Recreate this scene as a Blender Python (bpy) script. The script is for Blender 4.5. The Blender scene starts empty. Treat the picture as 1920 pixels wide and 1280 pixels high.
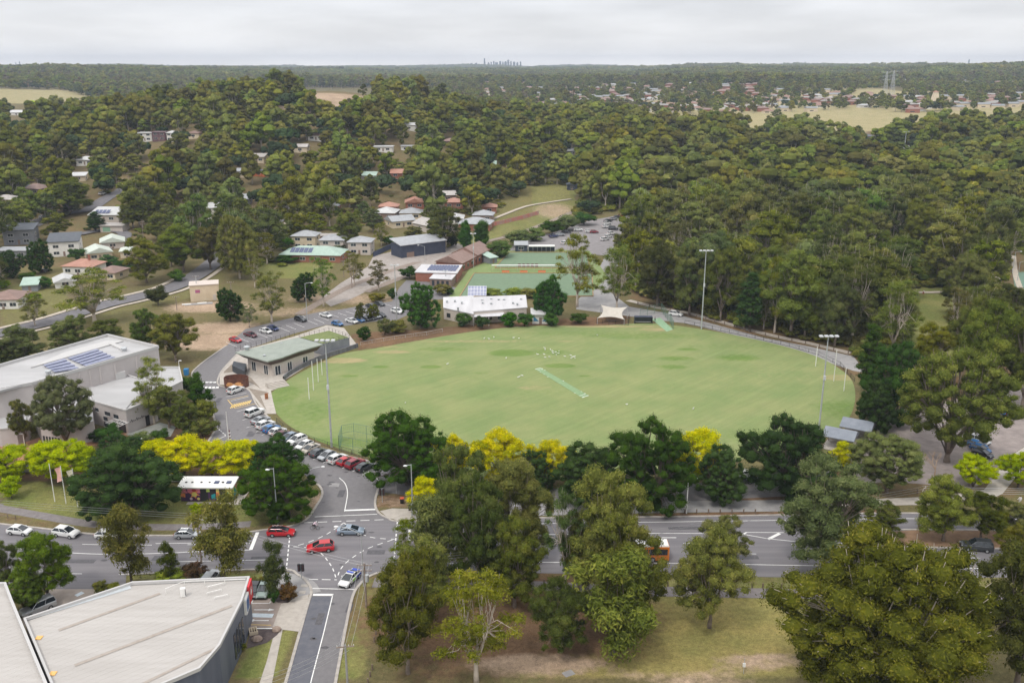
import bpy, math, random
import numpy as np
from math import radians, sin, cos, tan, pi, atan2, sqrt, hypot
S = bpy.context.scene
# ------------------------------------------------------------------ camera
CH, FPX, PITCH = 78.0, 1720.0, radians(16.64)      # camera height in metres, focal length in photo pixels, downward pitch
cam = bpy.data.objects.new('camera', bpy.data.cameras.new('camera'))
S.collection.objects.link(cam); S.camera = cam
cam.location = (0, 0, CH); cam.rotation_euler = (pi/2 - PITCH, 0, 0)
cam.data.sensor_width = 36; cam.data.lens = 36*FPX/1920; cam.data.clip_start = 1; cam.data.clip_end = 40000
# ------------------------------------------------------------------ sky, sun, exposure
W = bpy.data.worlds.new("World"); S.world = W; W.use_nodes = True
SUN_EL, SUN_AZ = radians(56), radians(212)      # high behind the camera's left shoulder, softened by cloud
def build_world():
    nt = W.node_tree; n = nt.nodes; L = nt.links; n.clear()
    out = n.new('ShaderNodeOutputWorld'); bg = n.new('ShaderNodeBackground'); bg.inputs[1].default_value = .1
    sky = n.new('ShaderNodeTexSky'); sky.sky_type = 'NISHITA'; sky.sun_disc = False
    sky.sun_elevation = SUN_EL; sky.sun_rotation = SUN_AZ
    tc = n.new('ShaderNodeTexCoord'); sep = n.new('ShaderNodeSeparateXYZ'); L.new(tc.outputs['Generated'], sep.inputs[0])
    mp = n.new('ShaderNodeMapping'); mp.inputs['Scale'].default_value = (2.6, 2.6, 15); L.new(tc.outputs['Generated'], mp.inputs[0])
    nz = n.new('ShaderNodeTexNoise'); nz.inputs['Scale'].default_value = 2.2; nz.inputs['Detail'].default_value = 5; nz.inputs['Roughness'].default_value = .5
    L.new(mp.outputs[0], nz.inputs[0])
    cr = n.new('ShaderNodeValToRGB'); e = cr.color_ramp.elements          # stratus: brighter overhead, pale band at the horizon
    e[0].position = 0; e[0].color = (14, 13.3, 12.6, 1); e[1].position = 1; e[1].color = (15, 15, 15.2, 1)
    for p_, c_ in ((.006, (12, 11.6, 11.2, 1)), (.014, (9.9, 9.7, 9.5, 1)), (.03, (8.5, 8.4, 8.35, 1)), (.075, (7.3, 7.45, 7.8, 1)), (.2, (7.6, 7.6, 7.8, 1)), (.5, (10.5, 10.5, 10.7, 1))):
        x = e.new(p_); x.color = c_
    L.new(sep.outputs[2], cr.inputs[0])
    r2 = n.new('ShaderNodeMapRange'); r2.inputs[1].default_value = .35; r2.inputs[2].default_value = .68; r2.inputs[3].default_value = .93; r2.inputs[4].default_value = 1.15
    L.new(nz.outputs[0], r2.inputs[0])
    mu = n.new('ShaderNodeVectorMath'); mu.operation = 'SCALE'; L.new(cr.outputs[0], mu.inputs[0]); L.new(r2.outputs[0], mu.inputs['Scale'])
    mx = n.new('ShaderNodeMix'); mx.data_type = 'RGBA'; mx.inputs[0].default_value = .93     # cloud cover
    L.new(sky.outputs[0], mx.inputs[6]); L.new(mu.outputs[0], mx.inputs[7]); L.new(mx.outputs[2], bg.inputs[0])
    L.new(bg.outputs[0], out.inputs[0])
build_world()
sl = bpy.data.lights.new('sun', 'SUN'); sl.energy = 1.5; sl.angle = radians(11); sl.color = (1, .955, .88)
sun = bpy.data.objects.new('sun', sl); S.collection.objects.link(sun)
sun.rotation_euler = (pi/2 - SUN_EL, 0, -(SUN_AZ - pi))
S.view_settings.view_transform = 'Standard'; S.view_settings.look = 'None'; S.view_settings.exposure = .2; S.view_settings.gamma = 1
cy = S.cycles
cy.max_bounces = 4; cy.diffuse_bounces = 2; cy.glossy_bounces = 2; cy.transmission_bounces = 2; cy.transparent_max_bounces = 6; cy.volume_bounces = 0
cy.use_adaptive_sampling = True; cy.adaptive_threshold = .02; cy.caustics_reflective = False; cy.caustics_refractive = False
cy.sample_clamp_indirect = 4
rng = np.random.default_rng(7); random.seed(7)
# ------------------------------------------------------------------ terrain (metres; the oval and its streets are level, a wooded hill rises to the north-west)
_D = np.array([0, 480, 700, 900, 1150, 1450, 1900, 2500, 3300, 4500, 6500, 9500, 14000.])
_U = np.array([-900, 0, 300, 600, 900, 1150, 1350, 1650, 1920, 2800.])
_T = np.array([
 [0,0, 6,16,30,38,46,56,66,60,52,60,60],
 [0,0, 5,12,24,32,40,52,64,58,50,66,60],
 [0,0, 3, 7,14,22,33,47,62,56,48,72,64],
 [0,0, 1, 4, 8,14,24,36,44,48,50,70,66],
 [0,0, 1, 4, 8,14,22,31,38,44,50,68,66],
 [0,0, 2, 7,14,22,30,37,42,46,52,70,64],
 [0,0, 3,10,17,27,36,47,62,72,62,70,64],
 [0,0, 3,11,19,29,38,50,64,70,64,70,64],
 [0,0, 4,12,20,30,40,54,71,76,66,72,64],
 [0,0, 6,16,26,36,46,58,70,70,66,72,64]], float)
_HX = np.array([-1200, -700, -474, -376, -260, -200, -130, -30, 70, 168, 300, 420, 2000.])
_HZ = np.array([0, 2, 5, 20, 40, 54, 52, 25, 11, 4, 1, 0, 0.])
def _ss(t): t = np.clip(t, 0, 1); return t*t*(3 - 2*t)
def terr(x, y):
    x = np.asarray(x, float); y = np.asarray(y, float)
    D = np.hypot(x, y); u = 960 + FPX*x/np.maximum(y, 60)
    ui = np.clip(np.searchsorted(_U, u) - 1, 0, len(_U) - 2); ut = _ss((u - _U[ui])/(_U[ui+1] - _U[ui]))
    di = np.clip(np.searchsorted(_D, D) - 1, 0, len(_D) - 2); dt = np.clip((D - _D[di])/(_D[di+1] - _D[di]), 0, 1)
    base = (_T[ui, di]*(1-dt) + _T[ui, di+1]*dt)*(1-ut) + (_T[ui+1, di]*(1-dt) + _T[ui+1, di+1]*dt)*ut
    base = base*_ss((y - 385)/200)
    h = sum(np.interp(x + d, _HX, _HZ) for d in (-40, -20, 0, 20, 40))/5
    prof = _ss((y - 380)/470)*(1 - .85*_ss((y - 860)/330))
    far = _ss((D - 600)/1500)
    bump = far*(8*np.sin(x/310 + y/520)*np.sin(y/430 - x/900) + 4*np.sin(x/140 + 1.3)*np.sin(y/190 + x/400) + 7*_ss((D - 2500)/2500)*np.sin(x/610 - y/700 + 2) + 4*_ss((D - 2500)/2000)*np.sin(x/230 + y/300))
    return base + h*prof + bump
def ray(u, v):
    dx = (u - 960)/FPX; dy = (640 - v)/FPX
    d = np.array([dx, cos(PITCH) + dy*sin(PITCH), -sin(PITCH) + dy*cos(PITCH)]); return d/np.linalg.norm(d)
def G(u, v):
    """Where the sight line through photo pixel (u, v) meets the ground."""
    d = ray(u, v)
    if d[2] < 0:
        t = -CH/d[2]
        if t*d[1] < 372: return (d[0]*t, d[1]*t, 0.)
    t = np.arange(60, 9000, 2.5); p = d[None, :]*t[:, None]; g = p[:, 2] + CH - terr(p[:, 0], p[:, 1])
    k = int(np.argmax(g < 0)) if (g < 0).any() else len(t) - 1
    tt = t[k] - 2.5*(-g[k])/(g[k-1] - g[k] + 1e-9) if k else t[0]
    x, y = d[0]*tt, d[1]*tt
    return (x, y, float(terr(x, y)))
def GZ(u, v, z):
    d = ray(u, v); t = (z - CH)/d[2]; return (d[0]*t, d[1]*t, z)
def ztop(y, v):
    k = (640 - v)/FPX; return CH + y*(k*cos(PITCH) - sin(PITCH))/(cos(PITCH) + k*sin(PITCH))
def depth(y, z=0.): return y*cos(PITCH) - (z - CH)*sin(PITCH)
def proj(x, y, z):
    d = y*cos(PITCH) - (z - CH)*sin(PITCH); up = y*sin(PITCH) + (z - CH)*cos(PITCH)
    return 960 + FPX*x/d, 640 - FPX*up/d
def inpoly(px, py, poly):
    px = np.asarray(px, float); py = np.asarray(py, float); c = np.zeros(px.shape, bool); n = len(poly)
    for i in range(n):
        x1, y1 = poly[i][:2]; x2, y2 = poly[i-1][:2]
        if y1 == y2: continue
        c ^= ((y1 > py) != (y2 > py)) & (px < (x2 - x1)*(py - y1)/(y2 - y1) + x1)
    return c
# ------------------------------------------------------------------ materials
MATS = {}
def mat(name, c1, c2=None, scale=1., rough=.75, metal=0., detail=4, lo=.35, hi=.65, stretch=None, bump=0., coat=0., spec=.5, emit=None, obj=False):
    if name in MATS: return MATS[name]
    m = bpy.data.materials.new(name); m.use_nodes = True; nt = m.node_tree; n = nt.nodes; L = nt.links
    b = n['Principled BSDF']; b.inputs['Roughness'].default_value = rough; b.inputs['Metallic'].default_value = metal
    b.inputs['Specular IOR Level'].default_value = spec
    if coat: b.inputs['Coat Weight'].default_value = coat; b.inputs['Coat Roughness'].default_value = .05
    b.inputs['Base Color'].default_value = (*c1, 1)
    if emit: b.inputs['Emission Color'].default_value = (*emit, 1); b.inputs['Emission Strength'].default_value = 1
    if c2:
        g = n.new('ShaderNodeNewGeometry'); src = g.outputs['Position']
        if obj: src = n.new('ShaderNodeTexCoord').outputs['Object']
        if stretch:
            mp = n.new('ShaderNodeMapping'); mp.inputs['Scale'].default_value = stretch[:3]
            if len(stretch) > 3: mp.inputs['Rotation'].default_value = (0, 0, stretch[3])
            mp.vector_type = 'TEXTURE' if False else 'POINT'; L.new(src, mp.inputs[0]); src = mp.outputs[0]
        z = n.new('ShaderNodeTexNoise'); z.inputs['Scale'].default_value = scale; z.inputs['Detail'].default_value = detail; z.inputs['Roughness'].default_value = .62
        L.new(src, z.inputs[0])
        r = n.new('ShaderNodeMapRange'); r.inputs[1].default_value = lo; r.inputs[2].default_value = hi; L.new(z.outputs[0], r.inputs[0])
        x = n.new('ShaderNodeMix'); x.data_type = 'RGBA'; x.inputs[6].default_value = (*c1, 1); x.inputs[7].default_value = (*c2, 1)
        L.new(r.outputs[0], x.inputs[0]); L.new(x.outputs[2], b.inputs['Base Color'])
        if bump:
            bp = n.new('ShaderNodeBump'); bp.inputs['Strength'].default_value = bump; L.new(z.outputs[0], bp.inputs['Height']); L.new(bp.outputs[0], b.inputs['Normal'])
    MATS[name] = m; return m
def ground_mat(name, layers, fine=(.75, 1.25), fscale=1.5, rough=.95, streak=None):
    """layers: base colour pair, then (attribute, colour a, colour b) mixed over it where the attribute is painted (turf, litter, bare earth)."""
    m = bpy.data.materials.new(name); m.use_nodes = True; nt = m.node_tree; n = nt.nodes; L = nt.links
    b = n['Principled BSDF']; b.inputs['Roughness'].default_value = rough; b.inputs['Specular IOR Level'].default_value = .1
    pos = n.new('ShaderNodeNewGeometry').outputs['Position']
    def noise(sc, det=6, st=None, ro=.6):
        s = pos
        if st:
            mp = n.new('ShaderNodeMapping'); mp.inputs['Rotation'].default_value = (0, 0, st[2]); L.new(pos, mp.inputs[0])
            mp2 = n.new('ShaderNodeMapping'); mp2.inputs['Scale'].default_value = (st[0], st[1], 1); L.new(mp.outputs[0], mp2.inputs[0]); s = mp2.outputs[0]
        z = n.new('ShaderNodeTexNoise'); z.inputs['Scale'].default_value = sc; z.inputs['Detail'].default_value = det; z.inputs['Roughness'].default_value = ro
        L.new(s, z.inputs[0]); return z.outputs[0]
    def mr(src, a, c, d=0., e=1.):
        r = n.new('ShaderNodeMapRange'); r.inputs[1].default_value = a; r.inputs[2].default_value = c; r.inputs[3].default_value = d; r.inputs[4].default_value = e
        L.new(src, r.inputs[0]); return r.outputs[0]
    def mix(f, a, c, mode='MIX'):
        x = n.new('ShaderNodeMix'); x.data_type = 'RGBA'; x.blend_type = mode
        for k, q in ((0, f), (6, a), (7, c)):
            if isinstance(q, bpy.types.NodeSocket): L.new(q, x.inputs[k])
            else: x.inputs[k].default_value = q if k == 0 else (*q, 1)
        return x.outputs[2]
    n1 = noise(.09); n2 = noise(.7, 8)
    col = mix(mr(n1, .35, .65), layers[0][0], layers[0][1])
    for (at, a, c) in layers[1:]:
        av = n.new('ShaderNodeAttribute'); av.attribute_name = at
        ad = n.new('ShaderNodeMath'); ad.operation = 'ADD'; L.new(av.outputs['Fac'], ad.inputs[0])
        sc = n.new('ShaderNodeMath'); sc.operation = 'MULTIPLY_ADD'; L.new(n2, sc.inputs[0]); sc.inputs[1].default_value = .9; sc.inputs[2].default_value = -.45
        L.new(sc.outputs[0], ad.inputs[1])
        lay = mix(mr(n1, .4, .6), a, c)
        col = mix(mr(ad.outputs[0], .3, .7), col, lay)
    if streak:
        st = noise(1.0, 5, streak, .7); g = n.new('ShaderNodeCombineColor')
        v = mr(st, .3, .7, .91, 1.10)
        for k in range(3): L.new(v, g.inputs[k])
        col = mix(1., col, g.outputs[0], 'MULTIPLY')
    f = noise(fscale, 10, None, .75); v = mr(f, .3, .7, *fine); g = n.new('ShaderNodeCombineColor')
    for k in range(3): L.new(v, g.inputs[k])
    col = mix(1., col, g.outputs[0], 'MULTIPLY')
    f2 = noise(fscale*4.5, 4, None, .8); v2 = mr(f2, .35, .65, 1 - (1 - fine[0])*.8, 1 + (fine[1] - 1)*.8); g2 = n.new('ShaderNodeCombineColor')
    for k in range(3): L.new(v2, g2.inputs[k])
    col = mix(1., col, g2.outputs[0], 'MULTIPLY')
    L.new(col, b.inputs['Base Color']); MATS[name] = m; return m
def leaf_mat(name, ramp, trans=.25, hue=.02, val=.22, objcol=True, sat=(.92, 1.16)):
    m = bpy.data.materials.new(name); m.use_nodes = True; nt = m.node_tree; n = nt.nodes; L = nt.links; n.clear()
    out = n.new('ShaderNodeOutputMaterial'); at = n.new('ShaderNodeAttribute'); at.attribute_name = 'tone'
    cr = n.new('ShaderNodeValToRGB'); L.new(at.outputs['Fac'], cr.inputs[0]); e = cr.color_ramp.elements
    e[0].position = ramp[0][0]; e[0].color = (*ramp[0][1], 1); e[1].position = ramp[-1][0]; e[1].color = (*ramp[-1][1], 1)
    for p, c in ramp[1:-1]: x = e.new(p); x.color = (*c, 1)
    oi = n.new('ShaderNodeObjectInfo'); src = cr.outputs[0]
    if objcol:
        x = n.new('ShaderNodeMix'); x.data_type = 'RGBA'; x.blend_type = 'MULTIPLY'; x.inputs[0].default_value = 1
        L.new(src, x.inputs[6]); L.new(oi.outputs['Color'], x.inputs[7]); src = x.outputs[2]
    hs = n.new('ShaderNodeHueSaturation'); L.new(src, hs.inputs['Color'])
    def mr(a, b):
        r = n.new('ShaderNodeMapRange'); r.inputs[3].default_value = a; r.inputs[4].default_value = b; return r
    r1 = mr(.5 - hue, .5 + hue); L.new(oi.outputs['Random'], r1.inputs[0]); L.new(r1.outputs[0], hs.inputs['Hue'])
    fr = n.new('ShaderNodeMath'); fr.operation = 'MULTIPLY'; fr.inputs[1].default_value = 7.13; L.new(oi.outputs['Random'], fr.inputs[0])
    fc = n.new('ShaderNodeMath'); fc.operation = 'FRACT'; L.new(fr.outputs[0], fc.inputs[0])
    r2 = mr(1 - val, 1 + val); L.new(fc.outputs[0], r2.inputs[0]); L.new(r2.outputs[0], hs.inputs['Value'])
    r3 = mr(*sat); fd = n.new('ShaderNodeMath'); fd.operation = 'MULTIPLY'; fd.inputs[1].default_value = 3.7; L.new(fc.outputs[0], fd.inputs[0])
    fe = n.new('ShaderNodeMath'); fe.operation = 'FRACT'; L.new(fd.outputs[0], fe.inputs[0]); L.new(fe.outputs[0], r3.inputs[0]); L.new(r3.outputs[0], hs.inputs['Saturation'])
    df = n.new('ShaderNodeBsdfDiffuse'); tr = n.new('ShaderNodeBsdfTranslucent'); mx = n.new('ShaderNodeMixShader'); mx.inputs[0].default_value = trans
    L.new(hs.outputs[0], df.inputs[0]); L.new(hs.outputs[0], tr.inputs[0]); L.new(df.outputs[0], mx.inputs[1]); L.new(tr.outputs[0], mx.inputs[2])
    L.new(mx.outputs[0], out.inputs[0]); MATS[name] = m; return m
# ------------------------------------------------------------------ mesh helpers
C = S.collection
def tag(o, label=None, cat=None, group=None, kind=None):
    if label: o['label'] = label
    if cat: o['category'] = cat
    if group: o['group'] = group
    if kind: o['kind'] = kind
    return o
def empty(name, loc=(0, 0, 0), rz=0., **k):
    o = bpy.data.objects.new(name, None); C.objects.link(o); o.location = loc; o.rotation_euler = (0, 0, rz); o.empty_display_size = .5
    return tag(o, **k)
class MB:
    def __init__(s): s.v = []; s.f = []; s.m = []; s.k = 0
    def mat(s, k): s.k = k; return s
    def add(s, vs, fs):
        o = len(s.v); s.v += [tuple(p) for p in vs]; s.f += [tuple(i + o for i in f) for f in fs]; s.m += [s.k]*len(fs); return s
    def box(s, cx, cy, z0, sx, sy, sz, rz=0., tx=1., ty=1.):
        c_, s_ = cos(rz), sin(rz); vs = []
        for z, a, b in ((z0, 1, 1), (z0 + sz, tx, ty)):
            for (px, py) in ((-1, -1), (1, -1), (1, 1), (-1, 1)):
                x = px*sx/2*a; y = py*sy/2*b; vs.append((cx + x*c_ - y*s_, cy + x*s_ + y*c_, z))
        return s.add(vs, [(3, 2, 1, 0), (4, 5, 6, 7), (0, 1, 5, 4), (1, 2, 6, 5), (2, 3, 7, 6), (3, 0, 4, 7)])
    def prism(s, poly, z0, z1, top=True, bot=False):
        n = len(poly); z1s = z1 if isinstance(z1, (list, tuple)) else [z1]*n
        a = sum(poly[i-1][0]*poly[i][1] - poly[i][0]*poly[i-1][1] for i in range(n))
        idx = list(range(n)) if a > 0 else list(range(n))[::-1]; pl = [poly[i] for i in idx]; zs = [z1s[i] for i in idx]
        vs = [(p[0], p[1], z0) for p in pl] + [(p[0], p[1], z) for p, z in zip(pl, zs)]
        fs = [(i, (i+1) % n, n + (i+1) % n, n + i) for i in range(n)]
        if top: fs.append(tuple(range(n, 2*n)))
        if bot: fs.append(tuple(range(n-1, -1, -1)))
        return s.add(vs, fs)
    def tube(s, pts, rs, n=6, cap=True):
        vs = []; m = len(pts)
        if not hasattr(rs, '__len__'): rs = [rs]*m
        P = [np.array(p, float) for p in pts]
        for i in range(m):
            d = P[min(i+1, m-1)] - P[max(i-1, 0)]; d = d/(np.linalg.norm(d) + 1e-9)
            a = np.array((1., 0, 0)) if abs(d[2]) > .9 else np.array((0, 0, 1.))
            e1 = np.cross(d, a); e1 /= np.linalg.norm(e1); e2 = np.cross(d, e1)
            for k in range(n):
                t = 2*pi*k/n; vs.append(tuple(P[i] + rs[i]*(cos(t)*e1 + sin(t)*e2)))
        fs = [(i*n + k, i*n + (k+1) % n, (i+1)*n + (k+1) % n, (i+1)*n + k) for i in range(m-1) for k in range(n)]
        fs = [f[::-1] for f in fs]
        if cap: fs += [tuple(range(n)), tuple(range(m*n - 1, (m-1)*n - 1, -1))]
        return s.add(vs, fs)
    def ball(s, c, r, nu=8, nv=5):
        rx, ry, rz_ = r if hasattr(r, '__len__') else (r, r, r); vs = [(c[0], c[1], c[2] - rz_)]
        for j in range(1, nv):
            ph = -pi/2 + pi*j/nv
            for i in range(nu): t = 2*pi*i/nu; vs.append((c[0] + rx*cos(ph)*cos(t), c[1] + ry*cos(ph)*sin(t), c[2] + rz_*sin(ph)))
        vs.append((c[0], c[1], c[2] + rz_)); N = len(vs) - 1
        fs = [(0, 1 + (i+1) % nu, 1 + i) for i in range(nu)] + [(N, N - nu + i, N - nu + (i+1) % nu) for i in range(nu)]
        fs += [(1 + j*nu + i, 1 + j*nu + (i+1) % nu, 1 + (j+1)*nu + (i+1) % nu, 1 + (j+1)*nu + i) for j in range(nv-2) for i in range(nu)]
        return s.add(vs, fs)
    def mesh(s, name, mats, smooth=False):
        me = bpy.data.meshes.new(name); me.from_pydata(s.v, [], s.f)
        for m in (mats if isinstance(mats, (list, tuple)) else [mats]): me.materials.append(m)
        me.polygons.foreach_set('material_index', s.m)
        if smooth: me.polygons.foreach_set('use_smooth', [True]*len(s.f))
        me.validate(); me.update(); return me
    def build(s, name, mats, parent=None, smooth=False, loc=None, **k):
        o = bpy.data.objects.new(name, s.mesh(name, mats, smooth)); C.objects.link(o)
        if parent is not None: o.parent = parent
        if loc is not None: o.location = loc
        return tag(o, **k)
def np_mesh(name, V, F, mats, tone=None, smooth=False, midx=None):
    me = bpy.data.meshes.new(name); nf, k = F.shape
    me.vertices.add(len(V)); me.vertices.foreach_set('co', V.astype(np.float32).ravel())
    me.loops.add(nf*k); me.loops.foreach_set('vertex_index', F.astype(np.int32).ravel())
    me.polygons.add(nf); me.polygons.foreach_set('loop_start', np.arange(0, nf*k, k, dtype=np.int32))
    for m in (mats if isinstance(mats, (list, tuple)) else [mats]): me.materials.append(m)
    if midx is not None: me.polygons.foreach_set('material_index', midx.astype(np.int32))
    if smooth: me.polygons.foreach_set('use_smooth', np.ones(nf, bool))
    if tone is not None:
        a = me.attributes.new('tone', 'FLOAT', 'FACE'); a.data.foreach_set('value', tone.astype(np.float32))
    me.update(calc_edges=True); return me
def dup(root, loc, rz, scale=None, label=None, parent=None, color=None, group=None):
    r = root.copy(); C.objects.link(r); r.location = loc; r.rotation_euler = (0, 0, rz)
    if scale is not None: r.scale = scale
    if label: r['label'] = label
    if group: r['group'] = group
    for ch in root.children:
        c = ch.copy(); C.objects.link(c); c.parent = r
        if color is not None: c.color = color
        for g in ch.children:
            d = g.copy(); C.objects.link(d); d.parent = c
    return r
# ------------------------------------------------------------------ ground sheet
A_ROAD = mat('asphalt', (.15, .142, .147), (.195, .185, .188), 1.2, .85, lo=.3, hi=.7, detail=8)
A_MAIN = mat('main_road_asphalt', (.14, .133, .145), (.205, .193, .20), .5, .85, stretch=(.05, 1.4, 1, .02), detail=8, lo=.3, hi=.7)
A_NEW = mat('fresh_asphalt', (.10, .104, .125), (.14, .14, .158), .8, .85, detail=8)
CONC = mat('concrete', (.38, .34, .30), (.48, .44, .39), .9, .85, detail=8)
CONC_G = mat('grey_concrete', (.26, .25, .25), (.34, .33, .32), .6, .9, detail=8)
KERB = mat('kerb_concrete', (.34, .31, .28), (.46, .42, .38), 1.2, .9)
PAINT = mat('road_paint', (.72, .71, .69), (.86, .85, .83), 2.5, .6)
YPAINT = mat('yellow_paint', (.80, .52, .14), (.86, .62, .2), 2.5, .6)
GRAVEL = mat('gravel', (.21, .175, .165), (.31, .265, .245), .35, .95, detail=10, lo=.35, hi=.62)
DIRT = mat('bare_dirt', (.40, .30, .21), (.52, .42, .31), .25, .95, detail=10)
def grid_axis(lo, hi, step, far_lo, far_hi, g=1.09):
    a = list(np.arange(lo, hi + .1, step)); d = step; x = hi
    while x < far_hi: d *= g; x += d; a.append(x)
    d = step; x = lo; pre = []
    while x > far_lo: d *= g; x -= d; pre.append(x)
    return np.array(pre[::-1] + a)
GX = grid_axis(-190, 190, 1.9, -6800, 6800, 1.06); GY = grid_axis(90, 420, 1.9, -300, 9500, 1.045)
def paint(X, Y, items):
    a = np.zeros(X.shape)
    U_, V_ = proj(X, Y, np.zeros(X.shape))
    for it in items:
        if it[0] == 'p':          # soft polygon in photo pixels: ('p', points, value)
            ins = inpoly(U_, V_, it[1]) & (Y > 20); a[ins] = it[2]
        else:                     # blob: ('b', u, v, radius x, radius y, value)
            x, y, _ = G(it[1], it[2]); d = np.sqrt(((X - x)/it[3])**2 + ((Y - y)/it[4])**2); a = np.maximum(a, it[5]*np.clip(1.6 - d, 0, 1)) if it[5] > 0 else a*np.clip(d - .5, 0, 1)
    return a
def grid_obj(name, gx, gy, zf, m, attrs, clip=None, **k):
    X, Y = np.meshgrid(gx, gy); Z = zf(X, Y); nx, ny = len(gx), len(gy)
    V = np.stack([X, Y, Z], -1).reshape(-1, 3); i = np.arange(ny-1)[:, None]*nx + np.arange(nx-1)[None, :]
    F = np.stack([i, i+1, i+1+nx, i+nx], -1).reshape(-1, 4)
    me = np_mesh(name, V, F, m, smooth=True)
    for an, items in attrs.items():
        a = me.attributes.new(an, 'FLOAT', 'POINT'); a.data.foreach_set('value', paint(X, Y, items).astype(np.float32).ravel())
    o = bpy.data.objects.new(name, me); C.objects.link(o); return tag(o, **k)
G_MAT = ground_mat('ground_cover', [((.165, .13, .065), (.13, .12, .05)),
    ('turf', (.15, .17, .05), (.21, .20, .07)), ('straw', (.29, .235, .085), (.225, .205, .07)),
    ('litter', (.19, .115, .065), (.135, .085, .05)), ('earth', (.42, .31, .22), (.33, .24, .165)), ('paddock', (.36, .30, .16), (.29, .26, .125))], fine=(.62, 1.38), fscale=1.3)
TURF = [('p', [(0, 905), (60, 900), (150, 915), (400, 930), (520, 960), (470, 985), (330, 985), (180, 985), (60, 960), (0, 950)], .75),
        ('p', [(0, 965), (60, 975), (190, 995), (470, 990), (580, 965), (605, 925), (560, 900), (400, 950), (200, 985), (60, 962)], .6),
        ('p', [(690, 1085), (720, 1080), (700, 1200), (690, 1280), (632, 1280), (655, 1150)], .95),
        ('p', [(235, 1078), (600, 1068), (600, 1095), (430, 1095), (240, 1090)], .9), ('p', [(437, 1280), (470, 1190), (560, 1180), (530, 1280)], .95),
        ('p', [(470, 600), (180, 690), (140, 640), (300, 560), (460, 540)], .25), ('p', [(480, 485), (640, 485), (600, 520), (470, 525)], .85),
        ('p', [(820, 470), (860, 455), (1060, 372), (1075, 390), (930, 450), (840, 480)], .9), ('p', [(0, 500), (130, 500), (130, 560), (0, 640)], .5),
        ('p', [(0, 590), (300, 540), (420, 510), (420, 540), (250, 590), (0, 650)], .42), ('p', [(1680, 533), (1800, 533), (1800, 705), (1695, 705)], 1.),
        ('p', [(1000, 1065), (1920, 1075), (1920, 1150), (1000, 1140)], .45), ('b', 1330, 1150, 24, 10, .8), ('b', 1250, 1190, 20, 5, .45), ('b', 1420, 1130, 12, 6, .8),
        ('p', [(1190, 560), (1300, 590), (1600, 660), (1600, 645), (1300, 570)], .55), ('p', [(1560, 900), (1920, 900), (1920, 960), (1560, 945)], .35),
        ('p', [(1870, 720), (1920, 720), (1920, 800), (1870, 770)], .7), ('b', 1300, 1215, 14, 5, .5), ('p', [(860, 395), (1080, 350), (1080, 420), (900, 450)], .6)]
STRAW = [('p', [(940, 1100), (1500, 1110), (1500, 1280), (1000, 1280), (900, 1200)], .75), ('p', [(840, 330), (1075, 340), (1070, 390), (900, 400)], .4)]
LITTER = [('b', 930, 1150, 20, 13, .95), ('b', 1050, 1175, 12, 9, .8), ('b', 830, 1230, 7, 7, .6), ('p', [(1640, 990), (1920, 1000), (1920, 1030), (1650, 1025)], .9), ('p', [(0, 985), (470, 1000), (470, 990), (180, 978), (0, 958)], .4),
          ('p', [(1220, 958), (1640, 950), (1640, 965), (1220, 975)], .9), ('p', [(1000, 900), (1620, 880), (1620, 950), (1000, 960)], .8), ('p', [(1600, 860), (1920, 860), (1920, 930), (1600, 940)], .5),
          ('p', [(300, 640), (470, 560), (700, 530), (720, 600), (500, 600), (430, 645), (350, 700)], .3), ('p', [(150, 800), (400, 790), (420, 850), (100, 860)], .8), ('p', [(0, 840), (500, 850), (500, 905), (0, 900)], .8),
          ('p', [(660, 625), (1180, 590), (1180, 610), (1000, 612), (800, 636), (672, 656)], 1.), ('p', [(705, 930), (770, 930), (770, 952), (712, 955)], .7), ('p', [(640, 500), (660, 650), (320, 700), (300, 600)], .25),
          ('p', [(1200, 250), (1920, 250), (1920, 850), (1640, 720), (1180, 560)], .55), ('p', [(0, 240), (1000, 240), (1000, 420), (480, 440), (0, 540)], .4), ('p', [(1680, 533), (1800, 533), (1800, 705), (1695, 705)], 0.)]
EARTH = [('b', 1010, 1245, 9, 2.2, .85), ('b', 1425, 1238, 7, 1.5, .7), ('b', 1310, 1272, 9, 1.4, .6), ('b', 1190, 1262, 4, 1, .5), ('b', 390, 640, 14, 8, .9), ('b', 420, 615, 12, 7, .8), ('b', 395, 575, 14, 7, .9),
         ('b', 650, 560, 22, 8, .6), ('b', 560, 585, 20, 7, .5), ('b', 1040, 395, 12, 22, .6), ('b', 600, 200, 50, 40, .7), ('b', 645, 185, 45, 40, .8), ('b', 680, 190, 25, 40, .7), ('b', 750, 940, 6, 2.5, .5), ('b', 1270, 505, 14, 14, .5), ('b', 590, 945, 2.5, 6, .6)]
PADD = [('p', [(1150, 214), (1500, 214), (1620, 203), (1700, 212), (2000, 198), (2000, 250), (1800, 262), (1600, 278), (1400, 272), (1150, 252)], 1.), ('p', [(-80, 160), (120, 168), (185, 184), (190, 210), (110, 232), (-80, 242)], 1.),
        ('b', 1650, 178, 60, 160, .8), ('b', 900, 181, 60, 80, .8), ('b', 1880, 155, 150, 260, .6)]
ground = grid_obj('ground', GX, GY, terr, G_MAT, dict(turf=TURF, straw=STRAW, litter=LITTER, earth=EARTH, paddock=PADD), kind='structure')
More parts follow.
